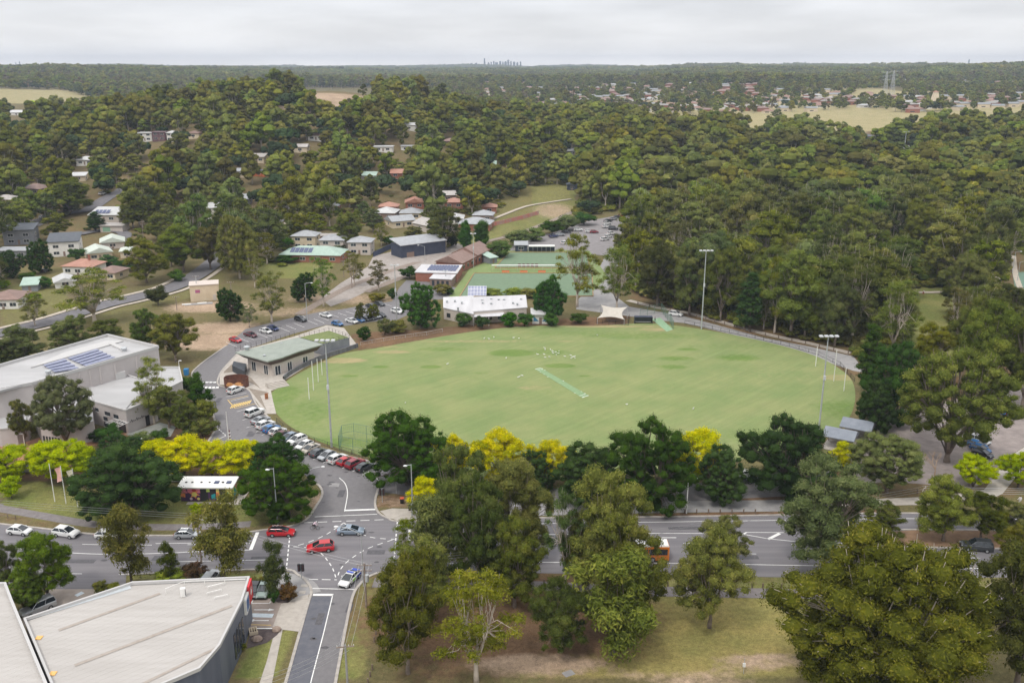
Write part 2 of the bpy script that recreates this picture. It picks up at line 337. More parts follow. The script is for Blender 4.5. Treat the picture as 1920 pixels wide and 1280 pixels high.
# ------------------------------------------------------------------ flat and draped sheets
def sheet(name, px, m, z=.02, parent=None, **k):
    P = [G(u, v) for u, v in px]; mb = MB(); n = len(P)
    a = sum(P[i-1][0]*P[i][1] - P[i][0]*P[i-1][1] for i in range(n))
    if a < 0: P = P[::-1]
    me = bpy.data.meshes.new(name); me.from_pydata([(p[0], p[1], p[2] + z) for p in P], [], [tuple(range(n))]); me.materials.append(m)
    o = bpy.data.objects.new(name, me); C.objects.link(o)
    if parent: o.parent = parent
    return tag(o, **k)
def resample(P, step):
    out = [P[0]]
    for a, b in zip(P, P[1:]):
        n = max(1, int(hypot(b[0]-a[0], b[1]-a[1])/step))
        out += [tuple(a[k] + (b[k]-a[k])*i/n for k in range(len(a))) for i in range(1, n+1)]
    return out
def smooth_px(px, n=6):
    P = [px[0]] + list(px) + [px[-1]]; out = []
    for i in range(1, len(P) - 2):
        p0, p1, p2, p3 = (np.array(P[i+k], float) for k in (-1, 0, 1, 2))
        for t in np.linspace(0, 1, n, endpoint=False):
            out.append(tuple(.5*((2*p1) + (-p0+p2)*t + (2*p0-5*p1+4*p2-p3)*t*t + (-p0+3*p1-3*p2+p3)*t**3)))
    return out + [tuple(px[-1])]
def ribbon(mb, P, w, z, drape=False, dash=None, off=0., h=0.):
    """Strip of width w metres along world polyline P; dash=(on, off) metres; h > 0 makes a raised kerb."""
    P = resample([p[:2] for p in P], 1.0 if not drape else 4.0); P = np.array(P)
    d = np.gradient(P, axis=0); d /= np.linalg.norm(d, axis=1)[:, None] + 1e-9; nrm = np.stack([-d[:, 1], d[:, 0]], 1); s = np.r_[0, np.cumsum(np.linalg.norm(np.diff(P, axis=0), axis=1))]
    P = P + nrm*off
    if dash:
        L = s[-1]; t = 0
        while t < L:
            e = min(t + dash[0], L)
            q = [np.array([np.interp(x, s, P[:, k]) for k in (0, 1)]) for x in (t, e)]; nn = q[1] - q[0]; nn = np.array([-nn[1], nn[0]])/(np.linalg.norm(nn) + 1e-9)*w/2
            mb.add([(*(q[0] - nn), z), (*(q[1] - nn), z), (*(q[1] + nn), z), (*(q[0] + nn), z)], [(0, 1, 2, 3)]); t += dash[0] + dash[1]
        return mb
    zz = terr(P[:, 0], P[:, 1]) if drape else np.zeros(len(P)); A = P - nrm*w/2; B = P + nrm*w/2; n = len(P)
    if drape: za = np.maximum(np.maximum(terr(A[:, 0], A[:, 1]), terr(B[:, 0], B[:, 1])), zz)
    else: za = zz
    vs = [(A[i][0], A[i][1], za[i] + z + h) for i in range(n)] + [(B[i][0], B[i][1], za[i] + z + h) for i in range(n)]
    fs = [(i, i+1, n+i+1, n+i) for i in range(n-1)]
    if h:
        vs += [(A[i][0], A[i][1], za[i] - .05) for i in range(n)] + [(B[i][0], B[i][1], za[i] - .05) for i in range(n)]
        fs += [(2*n+i, 2*n+i+1, i+1, i) for i in range(n-1)] + [(n+i, n+i+1, 3*n+i+1, 3*n+i) for i in range(n-1)]
    return mb.add(vs, fs)
def px_line(mb, px, w, z=.075, sm=0, **k):
    if sm: px = smooth_px(px, sm)
    return ribbon(mb, [G(u, v) for u, v in px], w, z, **k)
N_KERB_W = [(-560, 950), (-60, 976), (0, 982), (75, 990), (175, 1001), (300, 1004), (430, 1002), (482, 995), (545, 986), (575, 973), (592, 950), (603, 932), (604, 920), (598, 910), (588, 904)]
N_KERB_E = [(712, 900), (708, 920), (704, 935), (704, 950), (712, 963), (727, 971), (748, 977), (850, 974), (1000, 971), (1220, 969), (1435, 966), (1665, 962), (1980, 966), (2500, 985)]
main_px = [(-560, 950), (-60, 976), (0, 982), (75, 990), (175, 1001), (300, 1004), (430, 1002), (482, 995), (545, 986), (575, 973), (740, 976), (1000, 971), (1220, 969), (1435, 966), (1665, 962), (1980, 966), (2500, 985), (2500, 1105), (1980, 1082), (1480, 1082), (1200, 1078), (1000, 1074), (715, 1072), (690, 1082), (668, 1104), (584, 1106), (575, 1090), (558, 1077), (525, 1067), (350, 1072), (237, 1077), (235, 1105), (85, 1104), (-60, 1095), (-560, 1060)]
main_road = sheet('main_road', main_px, A_MAIN, .03, kind='structure')
sheet('access_road', [(740, 977), (575, 974), (592, 950), (603, 932), (604, 920), (598, 908), (588, 904), (560, 880), (500, 850), (440, 838), (385, 836), (400, 812), (404, 800), (402, 785), (390, 755), (376, 730), (364, 715), (360, 700), (370, 688), (390, 672), (425, 648), (460, 617), (520, 602), (552, 595), (597, 585), (640, 580), (695, 570), (735, 565), (748, 540), (762, 525), (800, 528), (860, 540), (860, 560), (800, 562), (765, 590), (742, 601), (700, 603), (660, 609), (640, 612), (612, 609), (552, 625), (452, 658), (430, 680), (420, 690), (412, 702), (412, 722), (440, 728), (463, 727), (480, 755), (500, 778), (520, 797), (545, 810), (577, 824), (612, 843), (650, 853), (690, 862), (760, 880), (900, 905), (1000, 915), (1200, 915), (1450, 890), (1560, 880), (1560, 925), (1200, 945), (960, 948), (850, 946), (778, 930), (712, 922), (705, 935), (704, 950), (712, 963)], A_ROAD, .022, kind='structure')
sheet('side_street', [(584, 1100), (668, 1104), (657, 1134), (644, 1199), (629, 1280), (620, 1330), (520, 1330), (537, 1275), (561, 1190), (578, 1130)], A_ROAD, .034, kind='structure')
sheet('side_street', [(585, 1118), (622, 1118), (600, 1215), (582, 1290), (570, 1330), (522, 1330), (539, 1275), (563, 1190)], A_NEW, .038, kind='structure')
kb = MB()
for px in (N_KERB_W, N_KERB_E, [(715, 1072), (690, 1082), (668, 1104), (657, 1134), (644, 1199), (629, 1280), (620, 1330)], [(237, 1077), (350, 1072), (525, 1067), (558, 1077), (575, 1090), (584, 1108), (578, 1130), (561, 1190), (537, 1275), (520, 1330)],
           [(385, 836), (400, 812), (404, 800), (402, 785), (390, 755), (376, 730), (364, 715), (360, 700), (370, 688), (390, 672), (425, 648)], [(452, 657), (430, 679), (412, 702), (412, 724), (463, 729), (480, 757), (500, 779), (520, 799), (545, 812), (577, 826), (612, 845), (650, 855), (690, 864)]):
    px_line(kb, px, .42, .0, sm=4, h=.13)
px_line(kb, [(1640, 1008), (1660, 996), (1720, 993), (1980, 996)], .4, 0, sm=4, h=.13); px_line(kb, [(1640, 1008), (1670, 1022), (1740, 1026), (1980, 1030)], .4, 0, sm=4, h=.13)
kb.build('kerb', KERB, kind='structure')
sheet('median_island', [(1642, 1008), (1660, 997), (1720, 994), (1980, 997), (1980, 1029), (1740, 1025), (1670, 1021)], mat('median_litter', (.2, .12, .07), (.27, .17, .1), .8, .95), .09, kind='structure')
# footpaths and paved areas
fp = MB()
px_line(fp, [(-560, 920), (-60, 945), (0, 953), (75, 966), (180, 983), (300, 988), (400, 986), (470, 982)], 2.3, .03, sm=4)
px_line(fp, [(700, 1092), (1000, 1098), (1215, 1108), (1480, 1113), (1980, 1128)], 2.8, .05, sm=3)
fp.build('footpath', mat('path_asphalt', (.17, .15, .15), (.22, .2, .195), 1., .9), kind='structure')
fp = MB(); px_line(fp, [(770, 962), (900, 958), (1000, 956), (1210, 951), (1440, 948), (1560, 945)], 4.6, .05, sm=3); px_line(fp, [(575, 1115), (560, 1095), (520, 1086), (490, 1086)], 4.5, .045, sm=3)
fp.build('footpath', CONC_G, kind='structure')
sheet('footpath', [(1560, 950), (1620, 936), (1722, 932), (1800, 925), (1845, 918), (1875, 880), (1905, 848), (1980, 800), (1980, 828), (1918, 880), (1900, 900), (1880, 925), (1850, 940), (1760, 946), (1620, 948)], CONC, .045, kind='structure')
fp = MB(); px_line(fp, [(1178, 563), (1230, 576), (1280, 585), (1340, 600), (1435, 626), (1510, 642), (1595, 662)], 2.6, .05, sm=3)
fp.build('footpath', mat('pale_path', (.42, .37, .32), (.5, .45, .39), 1., .9), kind='structure')
sheet('service_road', [(1110, 540), (1145, 548), (1180, 575), (1280, 592), (1435, 634), (1520, 650), (1600, 668), (1625, 700), (1600, 695), (1500, 662), (1435, 642), (1285, 606), (1215, 598), (1160, 590), (1080, 580), (1085, 560)], CONC_G, .035, kind='structure')
sheet('service_road', [(1110, 540), (1125, 500), (1140, 470), (1160, 450), (1175, 450), (1160, 500), (1150, 545)], CONC_G, .035, kind='structure')
sheet('car_park', [(950, 478), (965, 455), (1045, 434), (1100, 415), (1168, 402), (1185, 410), (1172, 440), (1165, 470), (1140, 480), (1040, 470), (1000, 478)], mat('old_asphalt', (.2, .185, .185), (.26, .24, .24), .5, .9), .05, kind='structure')
sheet('car_park', [(1630, 800), (1700, 770), (1850, 735), (1980, 710), (1980, 800), (1900, 850), (1860, 900), (1820, 915), (1700, 905), (1600, 905), (1580, 850)], GRAVEL, .03, kind='structure')
sheet('forecourt', [(90, 1104), (237, 1104), (250, 1140), (180, 1160), (60, 1200), (40, 1160), (75, 1130)], mat('forecourt_concrete', (.32, .27, .23), (.4, .34, .3), .6, .9), .04, kind='structure')
sheet('forecourt', [(470, 1100), (527, 1100), (530, 1130), (522, 1176), (470, 1176), (460, 1140)], mat('forecourt_asphalt', (.27, .22, .19), (.34, .28, .245), .6, .9), .04, kind='structure')
sheet('forecourt', [(527, 1132), (580, 1110), (572, 1150), (562, 1184), (530, 1180), (510, 1280), (495, 1330), (470, 1330), (500, 1240), (516, 1180), (511, 1176)], CONC, .043, kind='structure')
sheet('pavilion_terrace', [(412, 702), (422, 688), (442, 668), (452, 658), (555, 630), (612, 610), (645, 615), (672, 650), (620, 664), (570, 690), (535, 712), (530, 725), (508, 733), (512, 752), (518, 776), (497, 776), (463, 728), (430, 722), (412, 722)], CONC, .085, kind='structure')
for q in ([(420, 697), (435, 683), (447, 690), (455, 695), (420, 700)], [(422, 704), (455, 700), (470, 708), (490, 730), (478, 722), (455, 712), (425, 713)], [(466, 728), (500, 735), (505, 738), (488, 742), (500, 770), (485, 752)]):
    sheet('garden_bed', q, mat('mulch', (.2, .165, .13), (.28, .235, .19), 1., .95), .1, kind='structure')
sheet('plaza', [(130, 800), (235, 812), (300, 795), (330, 800), (315, 815), (250, 822), (200, 830), (60, 862), (0, 866), (0, 835), (60, 825)], mat('brick_paving', (.36, .17, .1), (.44, .23, .14), .7, .85), .035, kind='structure')
sheet('plaza', [(235, 814), (300, 792), (330, 800), (320, 818), (262, 826)], mat('stone_paving', (.25, .26, .24), (.33, .34, .31), .7, .85), .045, kind='structure')
sheet('footpath', [(712, 958), (735, 953), (778, 954), (776, 973), (748, 976), (727, 970)], CONC, .055, kind='structure')
# railway yard ground
sheet('rail_yard', [(600, 560), (640, 530), (690, 500), (700, 480), (745, 470), (820, 462), (850, 452), (870, 462), (860, 480), (800, 500), (720, 530), (660, 560), (620, 575)], mat('ballast', (.28, .245, .22), (.37, .33, .3), .6, .95, detail=8), .06, kind='structure')
# roads on the hillside
hr = MB()
for px, w in (([(-60, 640), (0, 626), (100, 602), (190, 574), (245, 561), (315, 543), (360, 522), (392, 500), (425, 472), (455, 456), (485, 445), (502, 428), (520, 412), (540, 396), (570, 372), (600, 350), (622, 330), (632, 315)], 8.5),
              ([(60, 425), (100, 405), (160, 396), (200, 372), (225, 360), (250, 344), (275, 332)], 8), ([(-40, 440), (30, 425), (70, 415), (120, 398)], 7), ([(150, 440), (200, 432), (235, 440), (215, 460), (175, 475)], 6)):
    px_line(hr, px, w, .3, sm=3, drape=True)
hr.build('hillside_road', mat('hill_asphalt', (.125, .12, .13), (.175, .165, .17), .6, .9), kind='structure')
hr = MB()
for px, w, o in (([(-60, 640), (0, 626), (100, 602), (190, 574), (245, 561), (315, 543), (360, 522), (392, 500)], 1.8, -6.2), ([(-60, 640), (0, 626), (100, 602), (190, 574), (245, 561), (315, 543), (360, 522)], 2, 6.), ([(485, 445), (502, 428), (520, 412), (540, 396), (570, 372), (600, 350)], 1.5, -6),
             ([(900, 420), (940, 405), (985, 388), (1030, 380), (1070, 374)], 2.4, 0), ([(1690, 549), (1775, 548), (1850, 540), (1868, 530), (1868, 520)], 2.6, 0), ([(1900, 480), (1905, 520), (1925, 570)], 2, 0)):
    px_line(hr, px, w, .25, sm=3, drape=True, off=o)
hr.build('hillside_path', mat('hill_path', (.40, .34, .28), (.5, .44, .36), .6, .9), kind='structure')
rt = MB(); rp = [(560, 590), (640, 545), (690, 524), (745, 504), (815, 482), (870, 466), (917, 452), (965, 440), (1010, 424), (1050, 408), (1080, 395)]
px_line(rt, rp, 3.4, .12, sm=3, drape=True); rt.mat(1)
for o in (-.75, .75): px_line(rt, rp, .12, .22, sm=3, drape=True, off=o)
rt.mat(0); px_line(rt, [(660, 545), (745, 512), (800, 495), (830, 480)], 3, .1, sm=3, drape=True, off=-6); rt.mat(1)
for o in (-.75, .75): px_line(rt, [(660, 545), (745, 512), (800, 495), (830, 480)], .12, .2, sm=3, drape=True, off=-6 + o)
rt.build('railway_track', [mat('rail_ballast', (.22, .17, .14), (.31, .26, .22), 1.2, .95, detail=8), mat('rail_steel', (.35, .24, .17), rough=.5, metal=.6)], label='single railway line curving past the dark shed towards the grassy corridor', cat='railway track')
# ------------------------------------------------------------------ sports field
OVAL = smooth_px([(508, 738), (512, 762), (525, 783), (548, 802), (590, 824), (640, 842), (700, 860), (800, 882), (950, 897), (1100, 897), (1280, 880), (1430, 853), (1530, 825), (1585, 792), (1603, 752), (1598, 715), (1572, 690), (1535, 670), (1480, 652), (1400, 633), (1300, 615), (1215, 606), (1120, 611), (1000, 611), (900, 620), (800, 636), (700, 654), (640, 664), (580, 690), (535, 716), (508, 738)], 5)
OW = [G(u, v)[:2] for u, v in OVAL]
SPOTS = [('b', 960, 662, 5.4, 2.7, 1.3), ('b', 1050, 686, 3.6, 1.7, 1.2), ('b', 1030, 660, 6, 3, .55), ('b', 1267, 672, 5, 2, .7), ('b', 1260, 688, 4, 2, .7), ('b', 1385, 671, 6, 3, .7), ('b', 1290, 655, 3, 1.2, .8), ('b', 713, 688, 2.2, 1, 1.), ('b', 808, 688, 2.6, 1.3, 1.1), ('b', 655, 705, 2.5, 1, .8), ('b', 1095, 705, 2, .8, .7),
         ('b', 1200, 630, 20, 4, .5), ('b', 1100, 625, 25, 3, .4), ('b', 830, 655, 8, 2, .55), ('b', 1500, 820, 20, 5, .5), ('b', 1590, 770, 8, 8, .55), ('b', 560, 780, 9, 12, .5), ('b', 1400, 650, 25, 3, .35), ('b', 530, 740, 5, 8, .6), ('b', 900, 700, 2.4, 1, .5), ('b', 1010, 735, 9, 3.5, .3), ('b', 640, 830, 22, 3, .6)]
DRYS = [('b', 640, 676, 6, 2.2, 1.1), ('b', 735, 660, 5, 1.5, .9), ('b', 700, 650, 9, 1.6, .6), ('b', 1500, 700, 22, 8, .3), ('b', 1575, 708, 4, 1.8, 1.5), ('b', 1000, 727, 5, 2, .5), ('b', 1230, 618, 5, 2, .8), ('b', 1150, 612, 18, 1.5, .7), ('b', 1060, 640, 4, .8, .6), ('b', 1350, 720, 22, 10, .25), ('b', 880, 640, 22, 1.6, .5), ('b', 1180, 800, 40, 14, .2)]
ox = np.array([p[0] for p in OW]); oy = np.array([p[1] for p in OW])
def field(name, gx, gy, poly_w, z, m, attrs, **k):
    X, Y = np.meshgrid(gx, gy); nx, ny = len(gx), len(gy); i = np.arange(ny-1)[:, None]*nx + np.arange(nx-1)[None, :]
    F = np.stack([i, i+1, i+1+nx, i+nx], -1).reshape(-1, 4); V = np.stack([X, Y, np.full(X.shape, z)], -1).reshape(-1, 3)
    c = V[F].mean(1); keep = inpoly(c[:, 0], c[:, 1], poly_w); F = F[keep]
    E_ = np.sort(np.concatenate([F[:, [k, (k+1) % 4]] for k in range(4)]), 1); un, ct = np.unique(E_, axis=0, return_counts=True); bd = np.unique(un[ct == 1]); PW = np.array(poly_w)
    A_, B_ = PW, np.roll(PW, -1, 0); AB = B_ - A_
    for i_ in bd:                       # pull the rim of the grid onto the boundary curve
        t_ = np.clip(((V[i_, :2] - A_)*AB).sum(1)/((AB**2).sum(1) + 1e-9), 0, 1); Q_ = A_ + AB*t_[:, None]; V[i_, :2] = Q_[np.argmin(((Q_ - V[i_, :2])**2).sum(1))]
    me = np_mesh(name, V, F, m, smooth=True)
    for an, items in attrs.items():
        a = me.attributes.new(an, 'FLOAT', 'POINT'); a.data.foreach_set('value', paint(X, Y, items).astype(np.float32).ravel())
    o = bpy.data.objects.new(name, me); C.objects.link(o); return tag(o, **k)
O_MAT = ground_mat('oval_turf', [((.180, .235, .09), (.238, .265, .112)), ('lush', (.125, .195, .048), (.155, .22, .062)), ('worn', (.34, .285, .15), (.28, .265, .125))], fine=(.9, 1.1), fscale=3., streak=(.045, .8, -.8))
field('oval_field', np.arange(-60, 100, .8), np.arange(155, 305, .8), OW, .07, O_MAT, dict(lush=SPOTS, worn=DRYS), kind='structure')
cp = MB()
a, b, c_, d_ = G(1003, 692), G(1014, 690), G(1104, 742), G(1092, 746)
cp.prism([a[:2], b[:2], c_[:2], d_[:2]], .07, .1); cp.mat(1)
def lerp(p, q, t): return tuple(p[k] + (q[k]-p[k])*t for k in (0, 1))
for t0, t1 in ((0, .012), (.05, .056), (.94, .946), (.988, 1.)):
    cp.prism([lerp(a, d_, t0), lerp(b, c_, t0), lerp(b, c_, t1), lerp(a, d_, t1)], .1, .106)
for e in ((a, d_), (b, c_)):
    for t in np.arange(.0, 1, .09):
        if random.random() < .3: x, y = lerp(*e, t + random.random()*.05); cp.box(x, y, .1, random.uniform(.2, .7), random.uniform(.15, .35), .006, random.uniform(0, 3))
cp.build('cricket_pitch', [mat('synthetic_turf', (.17, .27, .13), (.23, .33, .17), 1.5, .9), mat('worn_paint', (.55, .6, .5), (.7, .72, .66), 3, .9)], kind='structure')
# bowling greens
BG = mat('bowling_turf', (.135, .20, .125), (.165, .235, .145), .6, .95, detail=6); BRD = mat('green_surround', (.17, .235, .075), (.21, .26, .1), .6, .95); TIMB = mat('orange_timber', (.3, .19, .085), (.38, .25, .12), 1., .8)
def green(px, nm):
    P = [G(*p) for p in px]; z = max(p[2] for p in P) + .16
    m = MB(); m.prism([p[:2] for p in P], z - .6, z, bot=False); m.mat(1)
    for i in range(4):
        p, q = P[i], P[(i+1) % 4]; L_ = hypot(q[0]-p[0], q[1]-p[1]); m.box((p[0]+q[0])/2, (p[1]+q[1])/2, z - .2, L_, .32, .42, atan2(q[1]-p[1], q[0]-p[0]))
    m.build('bowling_green', [BG, TIMB], kind='structure')
sheet('bowling_surround', [(1110, 548), (858, 560), (838, 562), (880, 505), (915, 490), (945, 466), (1105, 470), (1140, 520)], BRD, .06, kind='structure')
green([(862, 557), (889, 513), (1110, 513), (1112, 556)], 'a'); green([(928, 503), (954, 474), (1100, 474), (1106, 503)], 'b')
# ------------------------------------------------------------------ road markings
mk = MB()
L3 = dict(w=.16)
px_line(mk, [(-560, 980), (-60, 1006), (0, 1012), (43, 1016), (172, 1021), (300, 1022), (470, 1019)], .13, dash=(3, 6)); px_line(mk, [(292, 1019), (375, 1018), (470, 1014)], .13)
px_line(mk, [(-560, 995), (-60, 1020), (20, 1027), (47, 1030), (142, 1037), (215, 1039), (312, 1037), (370, 1034), (470, 1031)], .16, sm=3)
px_line(mk, [(330, 1053), (470, 1050), (535, 1049)], .13, dash=(6, 4)); px_line(mk, [(20, 1070), (100, 1075), (240, 1077)], .13, dash=(3, 6))
px_line(mk, [(470, 1031), (483, 998)], .6); px_line(mk, [(817, 1038), (828, 1021)], .6); px_line(mk, [(767, 1016), (769, 991)], .5)
px_line(mk, [(545, 990), (537, 1067)], .2, dash=(.9, .6)); px_line(mk, [(745, 978), (739, 1047)], .2, dash=(.9, .6)); px_line(mk, [(434, 995), (428, 1066)], .2, dash=(.9, .6))
px_line(mk, [(645, 980), (612, 1002), (580, 1016), (550, 1025)], .16, dash=(1., .9), sm=3); px_line(mk, [(645, 980), (660, 992), (685, 1004), (706, 1009), (740, 1011)], .16, dash=(1., .9), sm=3)
px_line(mk, [(736, 1012), (706, 1022), (682, 1032), (652, 1052), (638, 1068), (632, 1084)], .16, dash=(1., .9), sm=3); px_line(mk, [(550, 1025), (577, 1027), (600, 1036), (612, 1048), (624, 1066), (630, 1084)], .16, dash=(1., .9), sm=3)
px_line(mk, [(647, 957), (704, 955)], .55); px_line(mk, [(590, 969), (707, 964)], .18); px_line(mk, [(570, 980), (725, 974)], .18, dash=(1.6, .9))
px_line(mk, [(646, 959), (651, 932), (651, 918), (646, 905), (636, 896)], .16, sm=4); px_line(mk, [(707, 897), (708, 928)], .16, dash=(.8, .8))
px_line(mk, [(580, 1086), (632, 1087)], .18, dash=(1.4, .6)); px_line(mk, [(586, 1103), (665, 1105)], .18); px_line(mk, [(587, 1115), (625, 1115)], .55); px_line(mk, [(624, 1115), (606, 1190), (585, 1270), (578, 1300)], .15)
px_line(mk, [(745, 985), (960, 984), (1090, 979), (1220, 979), (1430, 976), (1665, 972), (1920, 974)], .15); px_line(mk, [(770, 1008), (960, 1003), (1220, 1000), (1320, 1000)], .15); px_line(mk, [(820, 1039), (960, 1040), (1000, 1034)], .15)
px_line(mk, [(775, 1058), (1000, 1054), (1290, 1056), (1440, 1059), (1560, 1061), (1810, 1065), (1980, 1068)], .16); px_line(mk, [(1400, 998), (1640, 1000)], .16); px_line(mk, [(1385, 1000), (1440, 1010), (1500, 1016), (1640, 1020)], .16)
px_line(mk, [(1440, 1011), (1462, 1000)], .6); px_line(mk, [(1388, 1004), (1400, 998)], .3); px_line(mk, [(1180, 1018), (1480, 1020), (1980, 1046)], .13, dash=(2.2, 7)); px_line(mk, [(1290, 1038), (1560, 1039), (1980, 1050)], .13, dash=(2.2, 7)); px_line(mk, [(1240, 1008), (1268, 1008)], .2)
mk.build('lane_markings', PAINT, main_road, kind='structure')
# car-park bays and arrows
mk = MB(); yk = MB()
for (a, b) in (((424, 744), (462, 737)), ((433, 752), (466, 744)), ((444, 772), (473, 764)), ((455, 788), (485, 778)), ((462, 802), (487, 796))): px_line(mk, [a, b], .14)
BAYS = [(492, 817), (508, 812), (524, 822), (538, 818)]
for (u, v) in ((472, 797), (480, 810), (491, 816), (567, 852), (587, 862), (606, 868), (623, 873), (642, 878), (661, 884), (680, 890)): px_line(mk, [(u, v), (u + 15, v - 7)], .14)
for (u, v) in ((424, 645), (446, 636), (456, 632), (482, 628), (491, 626), (523, 617), (536, 613), (551, 609), (576, 604), (588, 601), (596, 596)): px_line(mk, [(u, v - 3), (u + 20, v + 5)], .13)
for i in range(8): px_line(mk, [(620 + i*14, 590 - i*3), (636 + i*14, 595 - i*3)], .13)
for i in range(9): px_line(mk, [(966 + i*7, 466 - i*3.), (984 + i*8, 470 - i*2.6)], .16, z=.12)
px_line(mk, [(368, 716), (400, 716)], .3); px_line(mk, [(372, 729), (410, 728)], .3)
for i in range(5): px_line(mk, [(374 + i*7, 718), (375 + i*7, 716)], .7); px_line(mk, [(379 + i*7, 728), (380 + i*7, 725)], .7)
px_line(mk, [(407, 802), (424, 817)], .2, dash=(.7, .5)); px_line(mk, [(387, 833), (424, 817)], .16)
for (u, v, s) in ((490, 1143, 1), (490, 1163, -1)):
    x, y, _ = G(u, v); mk.box(x, y, .05, 2.2, .18, .01); mk.add([(x + s*1.1, y - .35, .06), (x + s*2., y, .06), (x + s*1.1, y + .35, .06)], [(0, 1, 2)])
px_line(mk, [(470, 1131), (506, 1131)], .14); px_line(mk, [(472, 1130), (484, 1103)], .14); px_line(mk, [(505, 1132), (508, 1126)], .14); px_line(mk, [(471, 1178), (511, 1178)], .25)
bl = MB(); px_line(bl, [(472, 1153), (512, 1154)], 1., .05); px_line(bl, [(152, 1115), (146, 1112)], 1.2, .05)
bl.build('bay_markings', mat('blue_paint', (.5, .56, .6), (.6, .66, .7), 2, .7), kind='structure')
mk.build('bay_markings', PAINT, kind='structure')
px_line(yk, [(470, 1171), (508, 1172)], .12); px_line(yk, [(427, 750), (441, 766), (478, 757)], .16); px_line(yk, [(430, 750), (466, 742)], .16)
for i in range(11):
    f = i/10; px_line(yk, [(432 + f*34 + 5, 758 - f*8 + .5), (434 + f*35 - 2, 766 - f*9)], .22)
yk.build('bay_markings', YPAINT, kind='structure')
pr_ = random.Random(11); PD = mat('patched_asphalt', (.085, .082, .09), (.12, .115, .122), 2., .9); ST = mat('oil_stain', (.07, .065, .07), (.10, .095, .1), 3., .7)
pd = MB(); sd_ = MB()
for (u, v, w, h_) in ((150, 1052, 5, 1.2), (300, 1046, 2.4, 1.6), (505, 1045, 6, .9), (705, 1035, 3, 1.4), (640, 925, 1.2, 3), (600, 1160, 1., 3), (655, 1140, .9, 2.2), (1290, 990, 7, 1.), (1400, 1045, 4, 1.1), (1000, 1045, 5, 1.), (470, 815, 1.6, 2), (410, 750, 1.2, 3), (560, 865, 2.5, 1.2), (520, 612, 2.6, 1.2), (60, 1045, 3, 1.)):
    x, y, z = G(u, v); pd.box(x, y, .04, w, h_, .006, pr_.uniform(-.06, .06))
for k_ in range(46):
    u, v = pr_.choice([(pr_.uniform(0, 740), pr_.uniform(1012, 1060)), (pr_.uniform(600, 700), pr_.uniform(880, 1060)), (pr_.uniform(780, 1900), pr_.uniform(985, 1050)), (pr_.uniform(430, 560), pr_.uniform(770, 850)), (pr_.uniform(585, 640), pr_.uniform(1120, 1260))]); x, y, z = G(u, v); r_ = pr_.uniform(.12, .45)
    sd_.add([(x + r_*1.6*cos(t)*pr_.uniform(.7, 1.2), y + r_*sin(t)*pr_.uniform(.7, 1.2), .052) for t in np.linspace(0, 2*pi, 9, endpoint=False)], [tuple(range(9))])
for px in ([(0, 1005), (470, 1010), (745, 1000), (1220, 990)], [(0, 1046), (470, 1046), (745, 1040)]):
    for o_ in (-.8, .8): px_line(sd_, px, .28, .045, off=o_, dash=(9, 5)) if o_ > 5 else None
pd.build('road_patch', PD, kind='structure'); sd_.build('road_stain', ST, kind='structure')
pt = MB(); x, y, _ = G(627, 909); pt.box(x, y, .03, 1.9, 1.6, .012); pt.build('road_patch', CONC_G, kind='structure')
# ------------------------------------------------------------------ trees
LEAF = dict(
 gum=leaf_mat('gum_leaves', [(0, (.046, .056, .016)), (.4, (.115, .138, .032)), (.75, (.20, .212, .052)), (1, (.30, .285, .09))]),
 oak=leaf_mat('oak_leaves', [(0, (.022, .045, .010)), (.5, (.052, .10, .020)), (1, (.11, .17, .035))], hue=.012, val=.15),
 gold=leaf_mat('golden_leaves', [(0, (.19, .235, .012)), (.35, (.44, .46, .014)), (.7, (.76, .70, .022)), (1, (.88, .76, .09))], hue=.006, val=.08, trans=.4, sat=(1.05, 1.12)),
 bark=None)
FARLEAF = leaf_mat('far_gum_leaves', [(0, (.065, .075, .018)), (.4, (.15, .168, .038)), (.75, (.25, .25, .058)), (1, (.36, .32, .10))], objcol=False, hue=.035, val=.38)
BARK = mat('grey_bark', (.16, .125, .10), (.26, .21, .17), 1.5, .9, obj=True); PALE = mat('pale_gum_bark', (.5, .43, .36), (.3, .25, .2), 1.2, .8, obj=True, lo=.5, hi=.7); DARKB = mat('dark_bark', (.07, .05, .04), (.12, .09, .07), 1.5, .9, obj=True)
def unit(n, r):
    d = r.normal(size=(n, 3)); return d/np.linalg.norm(d, axis=1)[:, None]
